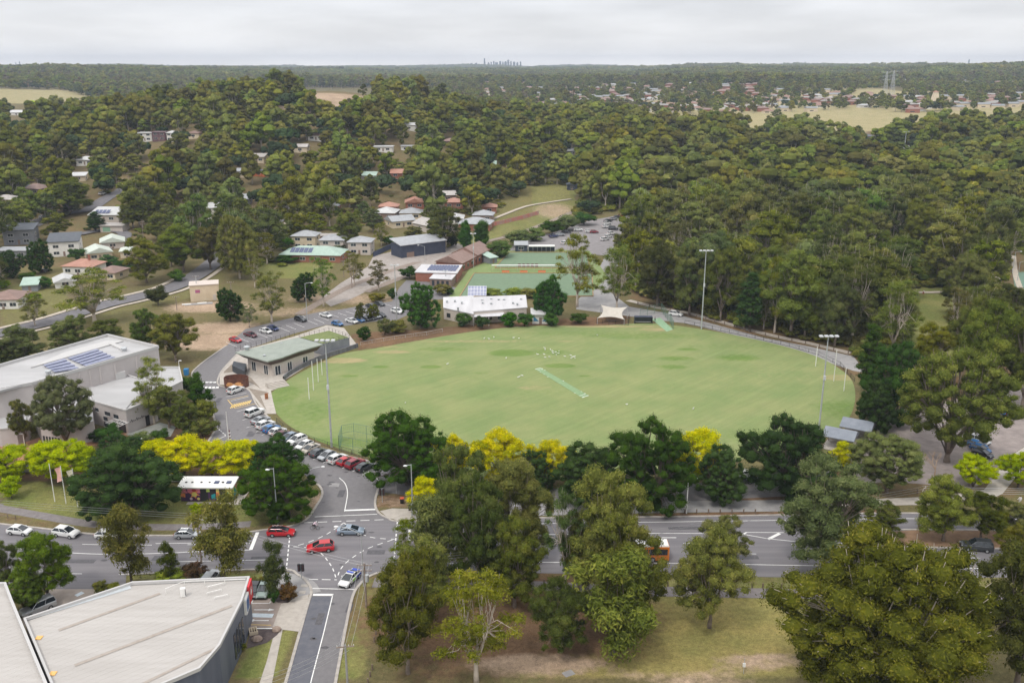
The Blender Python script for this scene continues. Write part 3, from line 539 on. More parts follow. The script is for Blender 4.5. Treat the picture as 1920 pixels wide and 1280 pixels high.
def crown(seed, Wd, H, th, npuff, nleaf, ls, flat=.75, pr=(.16, .26), top=1., droop=.0, aspect=1.6, inner=.35, spiky=0., lean=0., hollow=.55, keep=.9, cone=0., core=1, coref=.74, nsub=12, njit=.5, rs=.10, lobes=0, lr=.26):
    """Leaf quads on the shells of many domed foliage clumps set through the crown's volume."""
    r = np.random.default_rng(seed); rx = Wd/2; rz = (H - th)/2; zc = th + rz; pc = []; tries = 0; LB = []
    for k_ in range(lobes):             # uneven sub-crowns carried by the main limbs
        f_ = k_/max(1, lobes - 1); a_ = 2.4*k_ + r.uniform(-.5, .5) + seed; rr_ = (1 - abs(f_ - .35)**1.3*1.05)*r.uniform(.62, 1.)*(rx - lr*Wd*.75)
        LB.append((np.array([cos(a_)*rr_, sin(a_)*rr_, th + lr*Wd*.55 + f_*(H - th - lr*Wd*1.25)]), lr*Wd*r.uniform(.75, 1.2)))
    while len(pc) < npuff and tries < npuff*60:
        tries += 1
        d = unit(1, r)[0]; rad = r.uniform(inner, 1)**.5
        if d[2] < -.35 and r.random() < .6: continue
        a = atan2(d[1], d[0]); lob = 1 + .16*sin(3*a + seed) + .10*sin(5*a + seed*2)
        zz = d[2]*rad; wf = 1 - cone*(zz + 1)/2
        q_ = r.uniform(*pr); p = (lambda lb_: lb_[0] + d*rad*lb_[1]*np.array((.92, .92, .72)))(LB[int(r.integers(0, lobes))]) if lobes else np.array([d[0]*rad*(rx*.84)*lob*wf, d[1]*rad*(rx*.84)*lob*wf, zc + zz*rz*.86*top])
        q = q_*r.choice([.75, 1, 1, 1.25])*Wd*(1.1 - .3*rad)
        if all(np.linalg.norm((p - o)/np.array((1, 1, .8))) > .62*(q + qq) for o, qq in pc) or tries > npuff*40: pc.append((p, q))
    V = []; T = []
    nu, nv = (9, 6) if core == 1 else (7, 4)
    for (p, q) in pc:
        pt = r.normal(0, .11); sub = unit(nsub, r); sub[:, 2] = np.abs(sub[:, 2])*.95 - .12; sub /= np.linalg.norm(sub, axis=1)[:, None]
        def bumpf(d): return np.max(np.clip((d @ sub.T - .80)/.2, 0, 1), axis=1)**.7
        if core:
            ph = np.linspace(-pi/2, pi/2, nv + 1); th_ = np.linspace(0, 2*pi, nu, endpoint=False) + r.uniform(0, 1)
            d = np.stack([np.cos(ph)[:, None]*np.cos(th_)[None], np.cos(ph)[:, None]*np.sin(th_)[None], np.repeat(np.sin(ph)[:, None], nu, 1)], -1)
            f = d.reshape(-1, 3); rr = q*(coref*(.74 + .26*bumpf(f)))*r.uniform(.92, 1.08, len(f)); c = p + f*rr[:, None]*np.array((1, 1, flat)); c = c.reshape(nv + 1, nu, 3)
            A = c[:-1]; B = c[1:]; qd = np.stack([A, np.roll(A, -1, 1), np.roll(B, -1, 1), B], 2).reshape(-1, 3)
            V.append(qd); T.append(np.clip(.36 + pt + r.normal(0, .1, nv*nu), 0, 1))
        n = int(nleaf*(q/(.21*Wd))**2) if core != 2 else nleaf
        d = unit(n, r); d[:, 2] = np.where(d[:, 2] < -.3, -d[:, 2]*r.uniform(.2, 1, n), d[:, 2]); bump = bumpf(d)
        rr = q*(.66 + .36*bump + r.normal(0, (rs if core == 1 else .06) + spiky, n)); keepm = r.random(n) < keep
        c = p + d*rr[:, None]*np.array((1, 1, flat)); c[:, 2] -= droop*q*.8*np.clip(1 - d[:, 2], 0, 1)*r.random(n)
        nn = d*np.array((1, 1, 1.25)) + r.normal(0, njit, (n, 3)); nn /= np.linalg.norm(nn, axis=1)[:, None]
        t = np.cross(nn, r.normal(size=(n, 3))); t /= np.linalg.norm(t, axis=1)[:, None]
        if droop > 0: t = t*.6 + np.array((0, 0, -1.))*droop; t -= nn*(t*nn).sum(1)[:, None]; t /= np.linalg.norm(t, axis=1)[:, None] + 1e-9
        b = np.cross(nn, t); s = ls*r.uniform(.6, 1.35, n)[:, None]
        q4 = np.stack([c - t*s*aspect*.5, c + b*s*.38 - t*s*.05, c + t*s*aspect*.5, c - b*s*.38 + t*s*.05], 1)[keepm]
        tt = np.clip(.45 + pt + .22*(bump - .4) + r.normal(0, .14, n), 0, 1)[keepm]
        V.append(q4.reshape(-1, 3)); T.append(tt)
    V = np.concatenate(V); T = np.concatenate(T); F = np.arange(len(V)).reshape(-1, 4); return V, F, T, pc
def limbs(seed, H, th, pc, r0, n=5, frac=.75, lean=0., forks=5, seg=4, wob=.05, poke=.12):
    r = np.random.default_rng(seed + 99); mb = MB(); fz = th*frac + .3; top = np.array([lean, 0, fz])
    mb.tube([(0, 0, -.4), (lean*.3, 0, fz*.35), (lean*.7, r.normal(0, .1), fz*.7), tuple(top)], [r0*1.25, r0, r0*.85, r0*.72], 8)
    P = np.array([p for p, q in pc]); ang = np.arctan2(P[:, 1], P[:, 0]); order = np.argsort(ang); groups = np.array_split(order, max(2, min(forks, len(P))))
    for g in groups:
        cgt = P[g].mean(0); mid = top + (cgt - top)*.55; mid[2] += .04*H; m1 = (top + mid)/2 + r.normal(0, wob*H*.3, 3); ml = r0*.5
        mb.tube([tuple(top - np.array((0, 0, .3))), tuple(m1), tuple(mid)], [ml*1.2, ml*.85, ml*.62], 6)
        for i in g:
            e = P[i]; k = (mid + e)/2 + r.normal(0, wob*H*.35, 3); mb.tube([tuple(mid), tuple(k), tuple(e + (e - mid)*poke)], [ml*.45, ml*.3, ml*.12], 4, cap=False)
    return mb
PROTO = {}
def proto(key, n_name, leaf, bark, W0, H0, th, npuff, nleaf, ls, r0, seeds, forks=5, lfrac=.75, lean=0., wob=.05, poke=.15, **k):
    out = []
    for s in seeds:
        V, F, T, pc = crown(s, W0, H0, th, npuff, nleaf, ls, **k)
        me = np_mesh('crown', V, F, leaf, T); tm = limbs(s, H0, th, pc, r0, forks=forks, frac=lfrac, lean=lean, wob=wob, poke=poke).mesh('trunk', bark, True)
        out.append((me, tm))
    PROTO[key] = (n_name, W0, H0, out)
g_, o_, y_ = LEAF['gum'], LEAF['oak'], LEAF['gold']
proto('gumbig', 'gum_tree', g_, PALE, 24, 20, 2.5, 330, 4200, .18, .55, (11, 12), forks=9, pr=(.05, .095), droop=.25, flat=.85, inner=.3, aspect=1.9, nsub=16, lobes=14, lr=.22)
proto('gum', 'gum_tree', g_, BARK, 13, 15, 2.6, 96, 2700, .155, .34, (1, 2, 3, 4, 5), forks=6, pr=(.07, .13), droop=.3, flat=.85, inner=.3, keep=.9, aspect=1.9, lobes=8, lr=.24)
proto('gumopen', 'gum_tree', g_, PALE, 12, 17, 4., 62, 2000, .15, .3, (21, 22, 23), forks=8, pr=(.065, .125), droop=.5, flat=.75, inner=.3, keep=.75, wob=.09, coref=.5, aspect=2, lobes=8, lr=.22)
proto('weep', 'gum_tree', g_, DARKB, 7, 14, 2.5, 34, 800, .17, .2, (31, 32, 33), forks=4, pr=(.13, .23), droop=1., flat=1.1, inner=.2, keep=.75, aspect=2.6, coref=.55, lobes=6, lr=.3)
proto('oak', 'oak_tree', o_, DARKB, 17, 13, .5, 210, 2600, .15, .5, (41, 42, 43), forks=6, pr=(.05, .10), flat=.9, inner=.45, spiky=.05, lobes=13, lr=.2, rs=.13, keep=.95, aspect=1.4, njit=.6)
proto('gold', 'golden_tree', y_, DARKB, 8, 8, .8, 60, 1300, .14, .2, (51, 52, 53), forks=5, pr=(.09, .17), flat=.85, inner=.35, aspect=1.6, njit=.6)
proto('round', 'gum_tree', g_, BARK, 15, 17, 1.4, 170, 2600, .155, .42, (61, 62), forks=6, pr=(.06, .11), flat=.95, inner=.45, aspect=1.5, keep=.95, njit=.55)
proto('poplar', 'poplar_tree', o_, DARKB, 5, 16, 1, 46, 500, .22, .25, (71, 72), forks=3, pr=(.2, .34), flat=1.5, inner=.2, cone=.55)
proto('conifer', 'cypress_tree', o_, DARKB, 9, 18, .6, 80, 600, .22, .4, (81,), forks=3, pr=(.1, .2), flat=.8, inner=.3, cone=.65, spiky=.08)
proto('shrub', 'shrub', g_, DARKB, 4, 3, .1, 18, 260, .14, .08, (91, 92, 93), forks=4, pr=(.17, .28), flat=.8, inner=.2)
proto('bush', 'bush', o_, DARKB, 4, 3.4, .1, 18, 260, .14, .08, (94, 95), forks=4, pr=(.18, .28), flat=.8, inner=.2)
proto('goldbush', 'golden_shrub', y_, DARKB, 3.4, 3.6, .2, 16, 260, .14, .07, (96,), forks=4, pr=(.17, .28), flat=.9, inner=.2, cone=.4)
proto('mid', 'forest_gum', g_, PALE, 16, 19, 4, 48, 420, .34, .35, (101, 102, 103, 104, 105, 106, 107, 108), forks=5, pr=(.095, .17), droop=.25, flat=.85, inner=.3, keep=.9, aspect=1.8, lobes=7, lr=.24, poke=.3)
MIDX = 'mid'
NTREE = [0]
TINT = {None: (1, 1, 1, 1), 'deepolive': (.92, .80, .55, 1), 'dark': (.68, .72, .7, 1), 'light': (1.3, 1.3, 1.05, 1), 'olive': (1.12, 1.06, .8, 1), 'grey': (1.05, 1.15, 1.45, 1), 'blue': (.9, 1.15, 1.5, 1), 'green': (.9, 1.12, .85, 1), 'bright': (1., 1.25, .85, 1), 'brown': (1.1, .96, .88, 1), 'purple': (1.0, .6, 1.0, 1), 'ygreen': (.68, .85, .6, 1), 'rust': (1.1, .97, .85, 1), 'lime': (1.5, 1.8, .7, 1), 'pale': (1.0, 1.0, 1.6, 1), 'deep': (.8, .8, .8, 1), 'cream': (1.5, 1.4, 1.3, 1), 'glow': (1.08, 1.02, 1.6, 1)}
def tree(kind, u, vb, vt, wpx, label, tint=None, group=None, loc=None, Wm=None, Hm=None, rz=None, name=None, bark=None):
    nm, W0, H0, vs = PROTO[kind]; x, y, z = G(u, vb) if loc is None else loc
    d = depth(y, z); w = wpx*d/FPX*(1.28 if kind == 'gold' else 1.12 if kind in ('oak', 'round') else 1.05) if Wm is None else Wm; h = ztop(y, vt) - z if Hm is None else Hm
    h = max(h, .6); NTREE[0] += 1; me, tm = vs[NTREE[0] % len(vs)]; r = random.uniform(0, 2*pi) if rz is None else rz
    root = empty(name or nm, (x, y, z), r, label=label, cat='tree' if 'tree' in nm or 'gum' in nm else 'shrub', group=group); root.scale = (w/W0, w/W0, h/H0)
    for part, m in (('crown', me), ('trunk', tm)):
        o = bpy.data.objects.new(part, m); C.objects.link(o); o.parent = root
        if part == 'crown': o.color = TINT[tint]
    return root
BUSHW = ('shrub', 'bush', 'goldbush')
TREES = [
 # (kind, u, v of the foot, v of the top, crown width in photo pixels, tint, label)
 ('gumbig', 1648, 1300, 1008, 400, 'deepolive', 'huge broad olive gum tree filling the bottom right corner of the park'),
 ('gum', 1905, 1290, 1000, 210, 'dark', 'dark gum tree at the right edge beside the huge olive gum'),
 ('gum', 1330, 1176, 996, 140, 'cream', 'lone gum with cream blossom standing on the dry grass below the highway'),
 ('gum', 1348, 1072, 964, 108, None, 'small gum on the verge just behind the cream-blossomed gum'),
 ('gum', 1140, 1128, 893, 165, 'olive', 'tall domed gum on the verge rising in front of the orange bus'),
 ('gum', 1180, 1180, 972, 145, None, 'leaning gum whose right side covers most of the orange bus'),
 ('weep', 1148, 1226, 1030, 165, 'olive', 'drooping gum on the leaf litter below the domed verge gum'),
 ('gum', 1052, 1222, 1088, 118, 'dark', 'low dense dark green gum beside the bare patch of earth'),
 ('gumopen', 1060, 1108, 918, 100, 'blue', 'sparse blue-grey gum with open limbs beside the highway'),
 ('gumopen', 893, 1278, 1064, 185, 'light', 'gum with pale twisted bare limbs showing through its crown'),
 ('gum', 765, 1262, 1040, 150, 'deep', 'dark spreading gum beside the timber bollards of the side street'),
 ('gum', 790, 1170, 1010, 130, 'olive', 'brown-green gum behind the dark spreading gum by the side street'),
 ('gumopen', 768, 1085, 968, 78, 'light', 'light green gum at the corner hiding the lights of the junction'),
 ('gum', 862, 1060, 832, 140, None, 'tall gum north of the highway behind the white car and the dark wagon'),
 ('gum', 970, 1050, 865, 140, 'olive', 'gum in front of the golden trees on the highway verge'),
 ('gum', 905, 1120, 905, 130, 'dark', 'dark gum standing over the dark wagon on the highway'),
 ('gum', 965, 1138, 965, 120, 'deep', 'thin-trunked dark gum on brown litter by the highway'),
 ('weep', 815, 1095, 938, 105, None, 'gum whose crown covers the stop line of the eastern approach'),
 ('gum', 1085, 1105, 960, 100, 'deep', 'dark gum between the blue-grey gum and the domed verge gum'),
 ('gum', 1545, 1068, 872, 190, 'grey', 'grey-green spreading gum on the verge overhanging the highway'),
 ('gum', 1655, 1008, 948, 80, 'dark', 'small dark tree at the tip of the highway median'),
 ('gum', 1768, 1014, 893, 120, 'olive', 'olive crowned tree on the highway median next to the steep path'),
 ('gum', 1838, 1010, 922, 84, 'dark', 'dark bushy tree on the median between two olive trees'),
 ('gum', 1896, 1004, 943, 72, 'deep', 'very dark rounded tree on the median near the right edge'),
 ('gum', 1898, 1058, 985, 70, 'olive', 'olive tree standing just right of the dark four-wheel drive'),
 ('round', 1662, 922, 812, 122, 'grey', 'round grey-green tree between the two roofed shelters and the footpath'),
 ('round', 1775, 866, 641, 186, 'olive', 'great round olive gum towering over the gravel car park'),
 ('gum', 1858, 752, 566, 128, None, 'tall gum left of the blue car at the top of the gravel'), ('gum', 1915, 770, 590, 110, 'dark', 'dark gum at the right edge above the blue car on gravel'),
 ('gum', 1742, 712, 612, 84, 'olive', 'olive gum below the small green lawn in the forest'), ('gumopen', 1672, 672, 520, 96, 'light', 'pale-limbed gum behind the conifer at the end of the timber fence'), ('gum', 1822, 700, 556, 96, 'olive', 'yellow-green crowned gum right of the small green lawn in the forest'),
 ('gum', 1232, 574, 452, 84, 'dark', 'dark gum at the forest edge above the white car on the service road'), ('gum', 1292, 590, 455, 84, None, 'gum behind the floodlight pole at the forest edge'), ('gum', 1350, 602, 470, 84, 'dark', 'dark dense gum right of the floodlight pole'), ('gumopen', 1452, 624, 478, 84, 'olive', 'olive gum behind the middle of the timber fence'), ('gum', 1508, 636, 500, 84, 'dark', 'dark gum behind the right half of the timber fence'), ('gum', 1565, 648, 520, 84, None, 'gum above the end of the service road'),
 ('mid', 1338, 246, 222, 16, 'deep', 'lone dark tree at the left of the far paddock'), ('mid', 1302, 238, 215, 20, 'deep', 'dark clump in front of the first paddock houses'), ('mid', 1440, 250, 218, 20, 'dark', 'tree in the middle of the far paddock'), ('mid', 1528, 252, 215, 18, None, 'tall thin tree on the far paddock'), ('mid', 1455, 226, 205, 26, 'deep', 'dark tree cluster on the upper edge of the far paddock'), ('mid', 1580, 255, 228, 26, 'grey', 'grey tree at the foot of the far paddock'), ('mid', 1684, 250, 224, 16, 'deep', 'small dark tree under the ridge of the far paddock'), ('mid', 1838, 232, 210, 22, 'deep', 'dark tree on the right half of the far paddock'),
 ('mid', 602, 206, 186, 22, 'light', 'low olive gum standing in the bare cutting near the hilltop'), ('mid', 655, 200, 184, 14, 'deep', 'small dark tree on the bare cutting near the hilltop'),
 ('gum', 20, 376, 312, 56, 'dark', 'dark gum at the left edge above the two-storey brick house'), ('gum', 250, 428, 372, 54, 'olive', 'olive gum above the pale brick garage'), ('conifer', 180, 434, 394, 42, 'deep', 'dark spreading conifer beside the house with solar panels'), ('gum', 322, 500, 428, 56, None, 'gum on the slope left of the broad roadside gum'), ('gum', 395, 506, 424, 66, 'brown', 'brown-green gum above the bend of the suburban road, left of the tall one'),
 ('gum', 412, 560, 512, 1, None, None), ('gum', 300, 452, 398, 52, 'light', 'light green gum beside the timber power pole on the slope'), ('gum', 560, 458, 402, 56, 'olive', 'olive gum behind the townhouses left of the row'), ('gum', 655, 466, 396, 62, None, 'tall gum rising behind the grey-roofed townhouses'), ('gum', 700, 436, 392, 46, 'grey', 'grey gum right of the tall one behind the townhouses'), ('gumopen', 715, 462, 416, 34, 'olive', 'small spreading gum beside the clipped round bushes'), ('gum', 775, 458, 424, 44, 'rust', 'orange-brown leaved tree behind the dark metal shed'), ('gum', 820, 452, 408, 44, 'dark', 'dark tree between the metal shed and the white-roofed house'), ('oak', 843, 462, 420, 38, 'dark', 'dark green tree left of the two poplars'), ('gum', 225, 470, 430, 1, None, None), ('gum', 500, 512, 462, 1, None, None), ('gumopen', 478, 540, 470, 40, 'olive', 'slim gum on the road verge left of the grassy paddock'),
 ('conifer', 1627, 738, 597, 70, 'deep', 'dark bunya-like conifer at the right end of the oval'),
 ('oak', 1672, 792, 636, 120, None, 'tall dark tree behind the shelters next to the great olive gum'),
 ('oak', 1640, 812, 715, 84, 'dark', 'low dark tree directly behind the two roofed shelters'),
 ('gold', 1582, 884, 828, 46, None, 'golden tree right beside the lower roofed shelter'),
 ('gold', 1823, 915, 852, 60, 'ygreen', 'yellow-green tree below the parked blue cars on gravel'),
 ('gold', 1908, 914, 848, 62, 'ygreen', 'yellow-green tree beside the steep concrete path at the right edge'),
 ('oak', 765, 908, 783, 172, None, 'broad dark oak beside the practice net at the end of the parked cars'),
 ('oak', 1218, 946, 790, 170, None, 'largest dark oak in the row between the oval and the highway'),
 ('oak', 1108, 936, 838, 160, 'dark', 'dark oak directly left of the largest oak of the row'),
 ('oak', 1348, 938, 843, 102, None, 'smaller dark oak under the street lamp by the highway path'),
 ('oak', 1472, 925, 785, 176, 'dark', 'dark oak beside the floodlight pole at the right of the row'),
 ('gold', 935, 905, 812, 104, 'glow', 'pale golden tree in front of the oval, widest of the golden trees there'),
 ('gold', 1032, 903, 828, 74, 'glow', 'small pale golden tree in front of the oval left of the dark oaks'),
 ('gold', 1302, 905, 800, 88, None, 'bright golden tree between two dark oaks at the oval'),
 ('gold', 850, 905, 816, 62, 'glow', 'golden tree squeezed behind the broad oak by the practice net'),
 ('gold', 800, 958, 894, 54, None, 'low golden tree beside the street lamp near the junction'),
 ('oak', 1003, 922, 845, 78, None, 'green oak in front of the two pale golden trees'),
 ('oak', 247, 966, 832, 206, None, 'huge dark oak on the lawn beside the three flagpoles'),
 ('oak', 235, 893, 822, 120, 'dark', 'dark oak whose top shows above the huge oak on the lawn'),
 ('oak', 525, 965, 862, 148, None, 'dark oak at the corner of the car park entrance and the highway'),
 ('oak', 520, 905, 820, 106, 'dark', 'dark oak overhanging the row of parked cars'),
 ('gold', 22, 903, 838, 78, 'ygreen', 'leftmost yellow-green tree at the edge of the lawn'),
 ('gold', 116, 903, 823, 94, 'ygreen', 'yellow-green tree behind the three flagpoles'),
 ('gold', 168, 897, 842, 56, 'ygreen', 'small yellow-green tree touching the huge dark oak'),
 ('gold', 296, 893, 828, 76, None, 'golden tree left of the muralled toilet block roof'),
 ('gold', 346, 895, 820, 84, None, 'golden tree directly behind the muralled toilet block'),
 ('gold', 398, 895, 828, 62, None, 'golden tree behind the right end of the muralled block'),
 ('gold', 458, 894, 824, 78, None, 'golden tree next to the traffic sign pole and the dark oak'),
 ('goldbush', 22, 934, 890, 40, 'ygreen', 'young lime green tree alone on the lawn at the left'),
 ('goldbush', 371, 970, 940, 26, 'ygreen', 'tiny lime shrub on the lawn in front of the muralled block'),
 ('weep', 247, 1094, 950, 84, 'rust', 'brown-tinged drooping gum left of the utility pole on the highway'),
 ('weep', 420, 1082, 925, 104, 'rust', 'brown-green drooping gum over the left stop line'),
 ('weep', 320, 1086, 1016, 38, 'dark', 'small thin gum between the two drooping gums'),
 ('shrub', 366, 1086, 1056, 42, 'purple', 'low dark purple-brown shrub at the foot of the utility pole'),
 ('weep', 518, 1122, 1010, 50, 'dark', 'slender weeping gum beside the sage green parked car'),
 ('shrub', 540, 1124, 1094, 34, 'purple', 'round purple-grey bush under the slender weeping gum'),
 ('bush', 515, 1128, 1098, 20, 'green', 'small upright green bush beside the parked sage green car'),
 ('gum', 92, 1128, 1003, 112, 'green', 'mid green tree over the forecourt by the silver four-wheel drive'),
 ('gum', 12, 1130, 1012, 76, 'dark', 'dark tree at the left edge beside the highway'),
 ('gum', 46, 1148, 1070, 78, 'green', 'bushy green tree at the corner of the cream wall'),
 ('round', 125, 836, 697, 108, 'pale', 'large round grey-green tree in front of the arts centre'),
 ('gum', 48, 836, 745, 50, 'brown', 'small brown-leaved tree by the brick forecourt of the arts centre'),
 ('gumopen', 290, 795, 668, 88, 'light', 'airy pale-limbed gum against the arts centre wall'),
 ('gum', 318, 802, 722, 78, 'olive', 'gum beside the glazed door of the arts centre'),
 ('gum', 348, 818, 742, 56, 'green', 'dark green tree at the edge of the access road by the arts centre'),
 ('bush', 364, 742, 700, 42, None, 'green bush beside the blue waste bin'),
 ('bush', 376, 764, 722, 44, 'dark', 'dark bush on the road bend beside the arts centre'),
 ('shrub', 384, 790, 752, 44, 'olive', 'olive bush on the road bend beside the pedestrian'),
 ('shrub', 380, 818, 786, 46, 'light', 'yellow-green clipped bush where the access road narrows'),
 ('bush', 345, 800, 766, 34, 'dark', 'dark bush behind the clipped bush at the road bend'),
 ('shrub', 355, 822, 800, 30, 'grey', 'grey-green bush in the planting bed by the road bend'),
 ('bush', 208, 830, 796, 44, 'green', 'green bush with yellow tips below the pergola'),
 ('bush', 184, 828, 805, 30, 'dark', 'dark bush left of the pergola'),
 ('bush', 303, 828, 804, 30, None, 'low dark bush beside the grey paved court'),
 ('shrub', 268, 832, 812, 46, 'grey', 'spreading grey-green shrub in front of the arts centre court'),
 ('gum', 330, 678, 588, 86, 'brown', 'brown-green gum behind the arts centre roof'),
 ('gum', 282, 668, 575, 66, 'green', 'green tree left of the brown gum behind the arts centre roof'),
 ('gumopen', 178, 606, 502, 140, 'olive', 'wide flat-topped gum beside the curving suburban road'),
 ('gum', 138, 672, 592, 82, 'grey', 'grey-green gum just above the arts centre roof'),
 ('gum', 48, 690, 608, 90, 'grey', 'grey-green gum left of the arts centre roof ridge'),
 ('gum', 200, 652, 598, 62, None, 'small gum above the arts centre roof beside the grey-green one'),
 ('gum', 5, 700, 636, 60, 'dark', 'dark gum at the left edge above the arts centre'),
 ('gumopen', 66, 612, 549, 58, 'olive', 'thin olive tree beside the kerb of the suburban road at the left edge'),
 ('oak', 432, 602, 543, 54, 'dark', 'very dark green tree beside the cream substation'),
 ('gumopen', 510, 606, 510, 78, 'olive', 'twin-trunked gum above the upper car park'),
 ('gumopen', 468, 613, 570, 36, 'grey', 'small grey gum above the red hatchback'),
 ('oak', 572, 564, 513, 50, 'dark', 'dark bushy tree left of the light green gum above the car park'),
 ('gumopen', 607, 575, 480, 58, 'bright', 'light green gum above the upper car park'),
 ('gumopen', 664, 536, 470, 52, 'brown', 'bare-looking brown gum by the railway line'),
 ('gumopen', 710, 546, 487, 52, 'brown', 'rounded brown-grey gum between the railway and the car park'),
 ('bush', 409, 672, 660, 1, None, None),
 ('oak', 790, 614, 530, 72, 'bright', 'glossy magnolia-like tree beside the white-roofed clubhouse'),
 ('gumbig', 450, 522, 404, 84, 'olive', 'tall gum at the bend of the suburban road'),
 ('poplar', 873, 474, 410, 26, 'bright', 'left of two dark poplars behind the brick bowling clubhouse'),
 ('poplar', 903, 470, 412, 30, 'bright', 'right of two dark poplars behind the brick bowling clubhouse'),
 ('bush', 934, 482, 450, 50, 'light', 'rounded bush behind the brick bowling clubhouse'),
 ('gumopen', 1082, 575, 434, 98, 'olive', 'tall gum hiding the right end of the bowling greens'),
 ('gumopen', 1156, 588, 456, 84, None, 'pale-trunked gum beside the triangular shade sail'),
 ('oak', 1030, 602, 518, 66, 'green', 'dark green tree between the white-roofed clubhouse and the tall gum'),
 ('oak', 76, 512, 452, 52, 'dark', 'dark tree in front of the two-storey houses at the left'),
 ('gum', 132, 402, 335, 84, 'olive', 'broad yellow-green gum above the tile-roofed houses at the left'),
 ('gum', 48, 398, 368, 56, 'light', 'light green gum beside the brick house at the left edge'),
 ('gum', 108, 448, 398, 56, 'brown', 'brown-green gum above the white box house'),
 ('oak', 20, 520, 468, 52, 'dark', 'dark green tree at the left edge below the grey house'),
 ('gum', 275, 530, 448, 86, 'olive', 'gum with yellow-green top beside the pale tin roofs'),
 ('gum', 345, 510, 420, 84, None, 'broad gum above the bend of the suburban road'),
 ('bush', 297, 572, 536, 40, 'purple', 'dark purple-leaved tree by the suburban road'),
 ('gum', 1345, 610, 400, 1, None, None),
 ('conifer', 1405, 622, 500, 60, 'deep', 'dark conifer at the forest edge above the timber fence'),
]
for (k, u, vb, vt, wp, tn, lb) in TREES:
    if lb: tree(k, u, vb, vt, wp, lb, tn)
